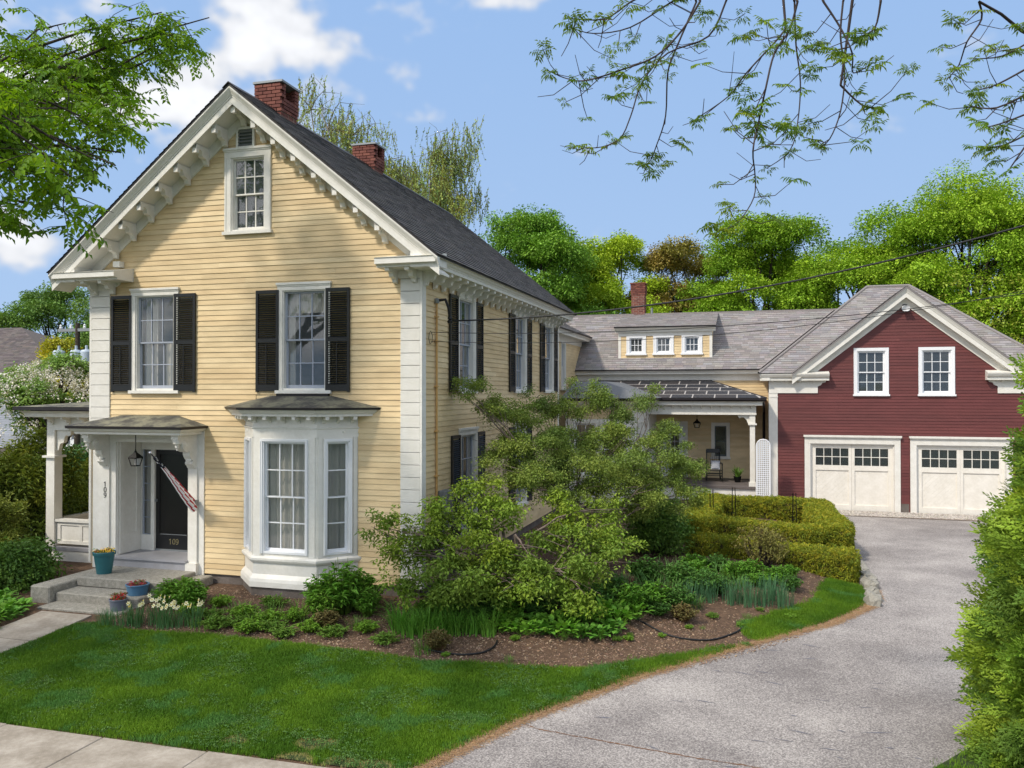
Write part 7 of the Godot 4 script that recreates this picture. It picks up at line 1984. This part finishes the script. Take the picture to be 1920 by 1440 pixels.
func flag():
	var t = thing("flag", V(-5.0, 2.0, 0.1), "red, white and blue striped flag furled round a staff fixed to the right door pilaster", "flag")
	var a = V(-4.97, 2.02, 0.13); var e = V(-5.2, 3.10, 1.2)
	var b := MB.new(); b.tube([a, e], [0.013, 0.012], 8); mi("staff", b.mesh(), mat(Color(0.2, 0.2, 0.22), 0.4), t)
	b = MB.new(); b.X = Transform3D(Basis(), e - V(0, 0.02, 0)); b.lathe([Vector2(0, 0), Vector2(0.03, 0.015), Vector2(0.035, 0.03), Vector2(0.03, 0.05), Vector2(0, 0.06)], 12); mi("finial", b.mesh(), mat(Color(0.8, 0.8, 0.82), 0.25, null, 1, 0.8), t)
	bx("socket", t, Transform3D(), V(-5.03, 1.94, 0.075), V(-4.93, 2.06, 0.16), M.metal_grey)
	# cloth wound round the staff, loose at the lower end; stripes run along it
	var d = (a - e); var n = 26; var m = 26
	var u = d.normalized().cross(Vector3.UP).normalized(); var w = u.cross(d.normalized())
	var red = MB.new(); var white = MB.new(); var blue = MB.new()
	var pt = func(i, j):
		var s = 0.08 + 0.86 * i / n
		var rad = 0.024 + 0.075 * smoothstep(0.1, 0.95, s) + 0.014 * sin(j * 1.1 + i * 0.35)
		var th = TAU * j / m + s * 3.0
		var p = e + d * s + (u * cos(th) + w * sin(th)) * rad
		var hang = smoothstep(0.2, 0.95, s)
		p.y -= hang * 0.13 * (1.0 + cos(th)) * 0.9
		return p
	for i in n:
		for j in m:
			var st = (j + i / 3) / 2
			var mb = blue if i < 6 else (red if st % 2 == 0 else white)
			if i < 6 and (i + j * 3) % 7 == 0: mb = white
			mb.quad(pt.call(i, j), pt.call(i + 1, j), pt.call(i + 1, j + 1), pt.call(i, j + 1))
	for k in [[red, Color(0.66, 0.07, 0.14)], [white, Color(0.93, 0.92, 0.92)], [blue, Color(0.04, 0.05, 0.14)]]:
		mi(["red_stripe", "white_stripe", "blue_field"][[red, white, blue].find(k[0])], k[0].mesh(), mat(k[1], 0.85), t)
func rocking_chair(at: Vector3):
	var t = thing("rocking_chair", at, "dark green wooden rocking chair with slatted back on the porch", "rocking chair")
	var g = mat(Color(0.035, 0.06, 0.05), 0.5)
	var X = Transform3D(Basis(Vector3.UP, 0.12), at)
	var tb = func(called, P, r):
		var b := MB.new(); b.X = X
		var q = []
		for p in P: q.append(r)
		b.tube(P, q, 6); mi(called, b.mesh(), g, t)
	for s in [-1, 1]:
		var x = s * 0.29
		var P = []
		for i in 9:
			var k = i / 8.0; P.append(V(x, 0.02 + 0.12 * pow(absf(k - 0.42) * 1.7, 2), lerpf(0.5, -0.55, k)))
		tb.call("rocker", P, 0.02)
		tb.call("leg", [V(x, 0.04, 0.28), V(x, 0.68, 0.27)], 0.022); tb.call("leg", [V(x * 0.85, 0.04, -0.2), V(x * 0.85, 0.5, -0.24), V(x * 0.85, 1.18, -0.42)], 0.022)
		tb.call("arm", [V(x, 0.68, 0.34), V(x * 1.02, 0.69, 0.05), V(x * 0.9, 0.68, -0.28)], 0.026)
		for y in [0.2, 0.3]: tb.call("rung", [V(x, y, 0.28), V(x * 0.87, y, -0.2)], 0.012)
	for z in [[0.28, 0.24], [0.28, 0.33], [-0.2, 0.26]]: tb.call("rung", [V(-0.28, z[1], z[0]), V(0.28, z[1], z[0])], 0.012)
	for k in 7: bx("seat_slat", t, X, V(-0.29, 0.42 - k * 0.006, 0.24 - k * 0.075), V(0.29, 0.44 - k * 0.006, 0.30 - k * 0.075), g)
	for k in 6: tb.call("back_slat", [V(-0.19 + k * 0.076, 0.46, -0.235), V(-0.19 + k * 0.076, 0.80, -0.31), V(-0.19 + k * 0.076, 1.12, -0.405)], 0.013)
	var hd := MB.new(); hd.X = X * Transform3D(Basis(Vector3.RIGHT, -0.26), V(0, 1.06, -0.39)); hd.cbox(V(-0.25, 0, -0.015), V(0.25, 0.16, 0.015), 0.006); mi("head_rail", hd.mesh(), g, t)
	bx("bottom_rail", t, X, V(-0.25, 0.47, -0.265), V(0.25, 0.51, -0.235), g)
func trellis(at: Vector3):
	var t = thing("lattice_trellis", at, "tall white lattice trellis with a rounded top beside the garage corner", "trellis")
	var w = 0.24; var h = 2.5
	var T = Transform3D(Basis(), at)
	var y = 0.05
	var lim = func(x): return h - w + sqrt(maxf(0.0, w * w - x * x))
	for k in 7:
		var x = -w + 0.035 + k * (2 * w - 0.07) / 6
		bx("upright", t, T, V(x - 0.018, 0, 0), V(x + 0.018, lim.call(x), 0.012), M.vinyl)
	while y < h - 0.04:
		var half = w if y < h - w else sqrt(maxf(0.0, w * w - pow(y - (h - w), 2)))
		if half > 0.05: bx("crossbar", t, T, V(-half, y, 0.0125), V(half, y + 0.036, 0.0245), M.vinyl)
		y += 0.073
	var b := MB.new(); b.X = T
	var P = [V(-w, 0, 0.012), V(-w, h - w, 0.012)]
	for i in 9: P.append(V(-cos(PI * i / 8.0) * w, h - w + sin(PI * i / 8.0) * w, 0.012))
	P.append(V(w, 0, 0.012))
	var q = []
	for p in P: q.append(0.022)
	b.tube(P, q, 6); mi("frame", b.mesh(), M.vinyl, t)
func hose(P: Array, label: String):
	var S = []; var Q = []
	for i in P.size() - 1:
		for k in 6:
			var p = P[i].cubic_interpolate(P[i + 1], P[maxi(i - 1, 0)], P[mini(i + 2, P.size() - 1)], k / 6.0)
			p.y = gh(p.x, p.z) + 0.022; S.append(p); Q.append(0.016)
	var b := MB.new(); b.tube(S, Q, 6)
	tag(mi("garden_hose", b.mesh(), mat(Color(0.06, 0.06, 0.065), 0.6), self), label, "hose")
func wires():
	var run = func(label, a, e, sag, r):
		var P = []; var Q = []
		for i in 25:
			var t = i / 24.0; P.append(a.lerp(e, t) - V(0, sag * 4 * t * (1 - t), 0)); Q.append(r)
		var b := MB.new(); b.tube(P, Q, 5)
		tag(mi("overhead_cable", b.mesh(), M.wire, self), label, "cable")
	run.call("thick black overhead cable running from the house bracket across the trees", V(0.28, 5.74, -0.9), V(10.52,6.98,0.22), 0.35, 0.017)
	run.call("thin overhead wire crossing in front of the garage peak", V(0.05, 5.48, -0.4), V(10.86,6.00,-0.92), 0.25, 0.007)
	run.call("thinner second wire passing just below the other over the wing roof", V(0.05, 5.3, -0.4), V(11.20,6.19,-2.06), 0.35, 0.006)
func neighbour():
	var N = thing("grey_house", V(-38, 0, -29), "grey clapboard neighbouring house with brown shingled hip roof", "house")
	var I = Transform3D()
	bx("foundation", N, I, V(-48.9, -0.2, -33), V(-33.1, 0.95, -25.05), M.founda)
	bx("wall", N, I, V(-49, 0.95, -33), V(-33, 5.35, -25.03), M.grey_board[0])
	clapboards(N, Transform3D(Basis(), V(0, 0, -25.03)), 0.95, 5.3, 0.13, func(v): return -44.0, func(v): return -33.1, [], M.grey_board, [40])
	clapboards(N, Transform3D(SIDE.basis, V(-33, 0, 0)), 0.95, 5.3, 0.13, func(v): return 25.05, func(v): return 33.0, [], M.grey_board, [40])
	bx("corner_board", N, I, V(-33.2, 0.95, -25.03), V(-32.97, 5.35, -24.99), M.white)
	bx("eave", N, I, V(-49.5, 5.3, -33.5), V(-32.55, 5.45, -24.5), M.white)
	var r := MB.new()
	r.quad(V(-49.5, 5.46, -24.5), V(-32.5, 5.46, -24.5), V(-39.7, 8.5, -28.6), V(-49.5, 8.5, -28.6)); r.tri(V(-32.5, 5.46, -24.5), V(-32.5, 5.46, -33.5), V(-39.7, 8.5, -28.6)); r.quad(V(-32.5, 5.46, -33.5), V(-49.5, 5.46, -33.5), V(-49.5, 8.5, -28.6), V(-39.7, 8.5, -28.6))
	var rf = mi("roof", r.mesh(), mat(Color(0.42, 0.39, 0.38), 0.9, M.t_grain, 1), N)
	var u = V(0, 3.04, -4.1); var ul = u.length()
	shingles("shingle_course", rf, V(0, 5.47, -24.5), V(1, 0, 0), u / ul, [Vector2(-44, 0), Vector2(-32.5, 0), Vector2(-39.7, ul), Vector2(-44, ul)], [Color(0.15, 0.125, 0.12), Color(0.18, 0.15, 0.14), Color(0.12, 0.1, 0.1)], 0.16, 0.4)
	# stairs with white rails at its side
	bx("side_wing", N, I, V(-33, 0.9, -31), V(-27.5, 3.8, -26.2), M.grey_board[0])
	clapboards(N, Transform3D(Basis(), V(0, 0, -26.2)), 0.95, 3.8, 0.13, func(v): return -33.0, func(v): return -27.5, [], M.grey_board, [25])
	bx("foundation", N, I, V(-33, -0.1, -31), V(-27.5, 0.9, -26.25), mat(Color(0.3, 0.28, 0.28), 0.9))
	var b := MB.new()
	b.prism(PackedVector2Array([Vector2(-32.9, 3.6), Vector2(-26.9, 3.6), Vector2(-30, 4.6), Vector2(-32.9, 4.6)]), -31.2, -26.0); mi("wing_roof", b.mesh(), mat(Color(0.4, 0.37, 0.36), 0.9), N)
	for k in 8: bx("baluster", N, I, V(-33.0 + k * 0.28, 0.6 + k * 0.2, -24.3), V(-32.92 + k * 0.28, 1.55 + k * 0.2, -24.24), M.vinyl)
	var hr := MB.new(); hr.tube([V(-33.1, 1.5, -24.27), V(-30.9, 3.1, -24.27), V(-29.5, 3.1, -24.27)], [0.06, 0.06, 0.06], 6); mi("hand_rail", hr.mesh(), M.vinyl, N)
	for k in 6: bx("baluster", N, I, V(-30.8 + k * 0.22, 2.1, -24.3), V(-30.72 + k * 0.22, 3.08, -24.24), M.vinyl)
	bx("stair_landing", N, I, V(-31.0, 1.9, -26.1), V(-29.4, 2.1, -24.2), M.vinyl)
	for k in 6: bx("stair_step", N, I, V(-33.0 + k * 0.34, 0.2, -26.1), V(-32.66 + k * 0.34, 0.45 + k * 0.28, -24.3), M.vinyl)
	bx("newel", N, I, V(-33.2, 0.3, -24.35), V(-33.0, 1.65, -24.2), M.vinyl); bx("newel", N, I, V(-31.05, 1.9, -24.35), V(-30.85, 3.3, -24.2), M.vinyl)
func utility_pole():
	var at = V(-24.90,0,-17.71)
	var t = thing("utility_pole", at, "wooden utility pole carrying grey transformer cans behind the flowering tree", "utility pole")
	var b := MB.new(); b.tube([at, at + V(0, 7.6, 0)], [0.16, 0.11], 8); mi("pole", b.mesh(), M.bark, t)
	bx("crossarm", t, Transform3D(), at + V(-1.1, 7.2, -0.08), at + V(1.1, 7.34, 0.08), M.metal_grey)
	for x in [-0.75, 0.25, 0.85]:
		var c := MB.new(); c.X = Transform3D(Basis(), at + V(x, 5.35, 0.35)); c.lathe([Vector2(0, 0), Vector2(0.25, 0.02), Vector2(0.27, 0.1), Vector2(0.27, 0.85), Vector2(0.22, 0.93), Vector2(0.06, 0.96), Vector2(0.06, 1.15), Vector2(0, 1.16)], 14)
		mi("transformer", c.mesh(), mat(Color(0.68, 0.73, 0.78), 0.5), t)
	bx("bracket_arm", t, Transform3D(), at + V(-0.8, 5.7, 0.06), at + V(0.9, 5.82, 0.2), M.metal_grey)
	for x in [-1.0, -0.4, 0.4, 1.0]:
		var c := MB.new(); c.X = Transform3D(Basis(), at + V(x, 7.34, 0)); c.lathe([Vector2(0.05, 0), Vector2(0.07, 0.06), Vector2(0.04, 0.1), Vector2(0.06, 0.16), Vector2(0, 0.22)], 8); mi("insulator", c.mesh(), M.vinyl, t)

# ---------------------------------------------------------------- sky
const SUN := Vector3(-0.40, 0.72, 0.56)
func sky_image() -> Image:
	var W := 2048; var H := 1024
	var fn := FastNoiseLite.new(); fn.seed = 12; fn.frequency = 2.4; fn.fractal_octaves = 6; fn.fractal_gain = 0.55
	var big := FastNoiseLite.new(); big.seed = 31; big.frequency = 0.9; big.fractal_octaves = 2
	# az, el, half widths, strength: where the photograph shows its clouds
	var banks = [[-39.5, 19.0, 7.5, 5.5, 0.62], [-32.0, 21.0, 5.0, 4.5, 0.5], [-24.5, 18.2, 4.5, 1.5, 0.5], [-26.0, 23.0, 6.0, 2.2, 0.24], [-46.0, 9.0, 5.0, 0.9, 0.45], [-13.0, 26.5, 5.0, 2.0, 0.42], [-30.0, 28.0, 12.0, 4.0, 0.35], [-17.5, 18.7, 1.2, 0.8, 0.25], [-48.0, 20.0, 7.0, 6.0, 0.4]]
	var data := PackedFloat32Array(); data.resize(W * H * 3)
	for y in H:
		var th = PI * (y + 0.5) / H
		var el = 90.0 - rad_to_deg(th)
		var up = clampf(sin(deg_to_rad(el)), 0, 1)
		var base = Color(0.285, 0.39, 0.545).lerp(Color(0.145, 0.265, 0.495), pow(up, 0.6))
		for x in W:
			var c = base
			if el < -0.5: c = Color(0.16, 0.18, 0.12)
			else:
				var az = 360.0 * (x + 0.5) / W
				if az > 180: az -= 360
				var d = V(sin(deg_to_rad(az)) * sin(th), cos(th), -cos(deg_to_rad(az)) * sin(th))
				var q = d * Vector3(1, 1.7, 1)
				var f = fn.get_noise_3dv(q * 2.6)
				var cov = 0.12 + 0.5 * big.get_noise_3dv(q)  # extra cloud cover outside the view, added to raise the fill light
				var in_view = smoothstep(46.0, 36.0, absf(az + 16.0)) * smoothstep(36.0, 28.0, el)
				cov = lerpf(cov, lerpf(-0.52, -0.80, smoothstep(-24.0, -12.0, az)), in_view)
				if el < 40 and az > -75 and az < 25:
					for b in banks:
						var u = (az - b[0]) / b[2]; var v = (el - b[1]) / b[3]
						var g = u * u + v * v
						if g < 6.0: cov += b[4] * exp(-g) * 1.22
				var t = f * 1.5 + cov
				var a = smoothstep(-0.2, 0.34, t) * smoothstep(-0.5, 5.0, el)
				var lum = (0.50 + 0.14 * smoothstep(0.0, 0.8, t)) * (1.0 + 1.5 * pow(maxf(0.0, d.dot(SUN)), 2.0))  # unseen clouds towards the sun are brightened to add fill light
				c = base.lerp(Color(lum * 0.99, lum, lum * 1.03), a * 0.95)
			var k = (y * W + x) * 3
			data[k] = c.r; data[k + 1] = c.g; data[k + 2] = c.b
	return Image.create_from_data(W, H, false, Image.FORMAT_RGBF, data.to_byte_array())

func _ready():
	rng.seed = 20240512
	# camera
	var cam := Camera3D.new()
	cam.name = "camera"
	add_child(cam)
	cam.position = Vector3(6.137, 4.30, 15.0)
	cam.rotation_degrees = Vector3(0.55, 16.02, 0)
	cam.fov = 49.36
	cam.near = 0.1; cam.far = 2000
	cam.current = true
	# sky and exposure
	var we := WorldEnvironment.new(); we.name = "world_environment"
	var env := Environment.new()
	env.background_mode = Environment.BG_SKY
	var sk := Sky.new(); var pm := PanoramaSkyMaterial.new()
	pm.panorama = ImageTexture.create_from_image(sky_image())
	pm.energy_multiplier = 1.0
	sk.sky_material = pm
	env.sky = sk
	env.tonemap_mode = Environment.TONE_MAPPER_LINEAR
	env.tonemap_exposure = 1.65
	env.sdfgi_enabled = true; env.ssao_enabled = true; env.ssil_enabled = true
	we.environment = env
	add_child(we)
	# sun from the front left
	var sun := DirectionalLight3D.new(); sun.name = "sun"
	sun.light_energy = 0.65
	sun.light_angular_distance = 5.0
	sun.light_color = Color(1.0, 0.96, 0.90)
	sun.shadow_enabled = true
	add_child(sun)
	sun.look_at_from_position(SUN * 50.0, Vector3.ZERO)
	materials()
	M.sheer = mat(Color(0.72, 0.71, 0.67), 0.9)
	M.sheer.backlight_enabled = true; M.sheer.backlight = Color(0.6, 0.6, 0.57)
	M.screen = mat(Color(0.035, 0.038, 0.043), 0.25)
	ground()
	main_house()
	ell()
	garage()
	vegetation()
	bed_plants()
	small_things()
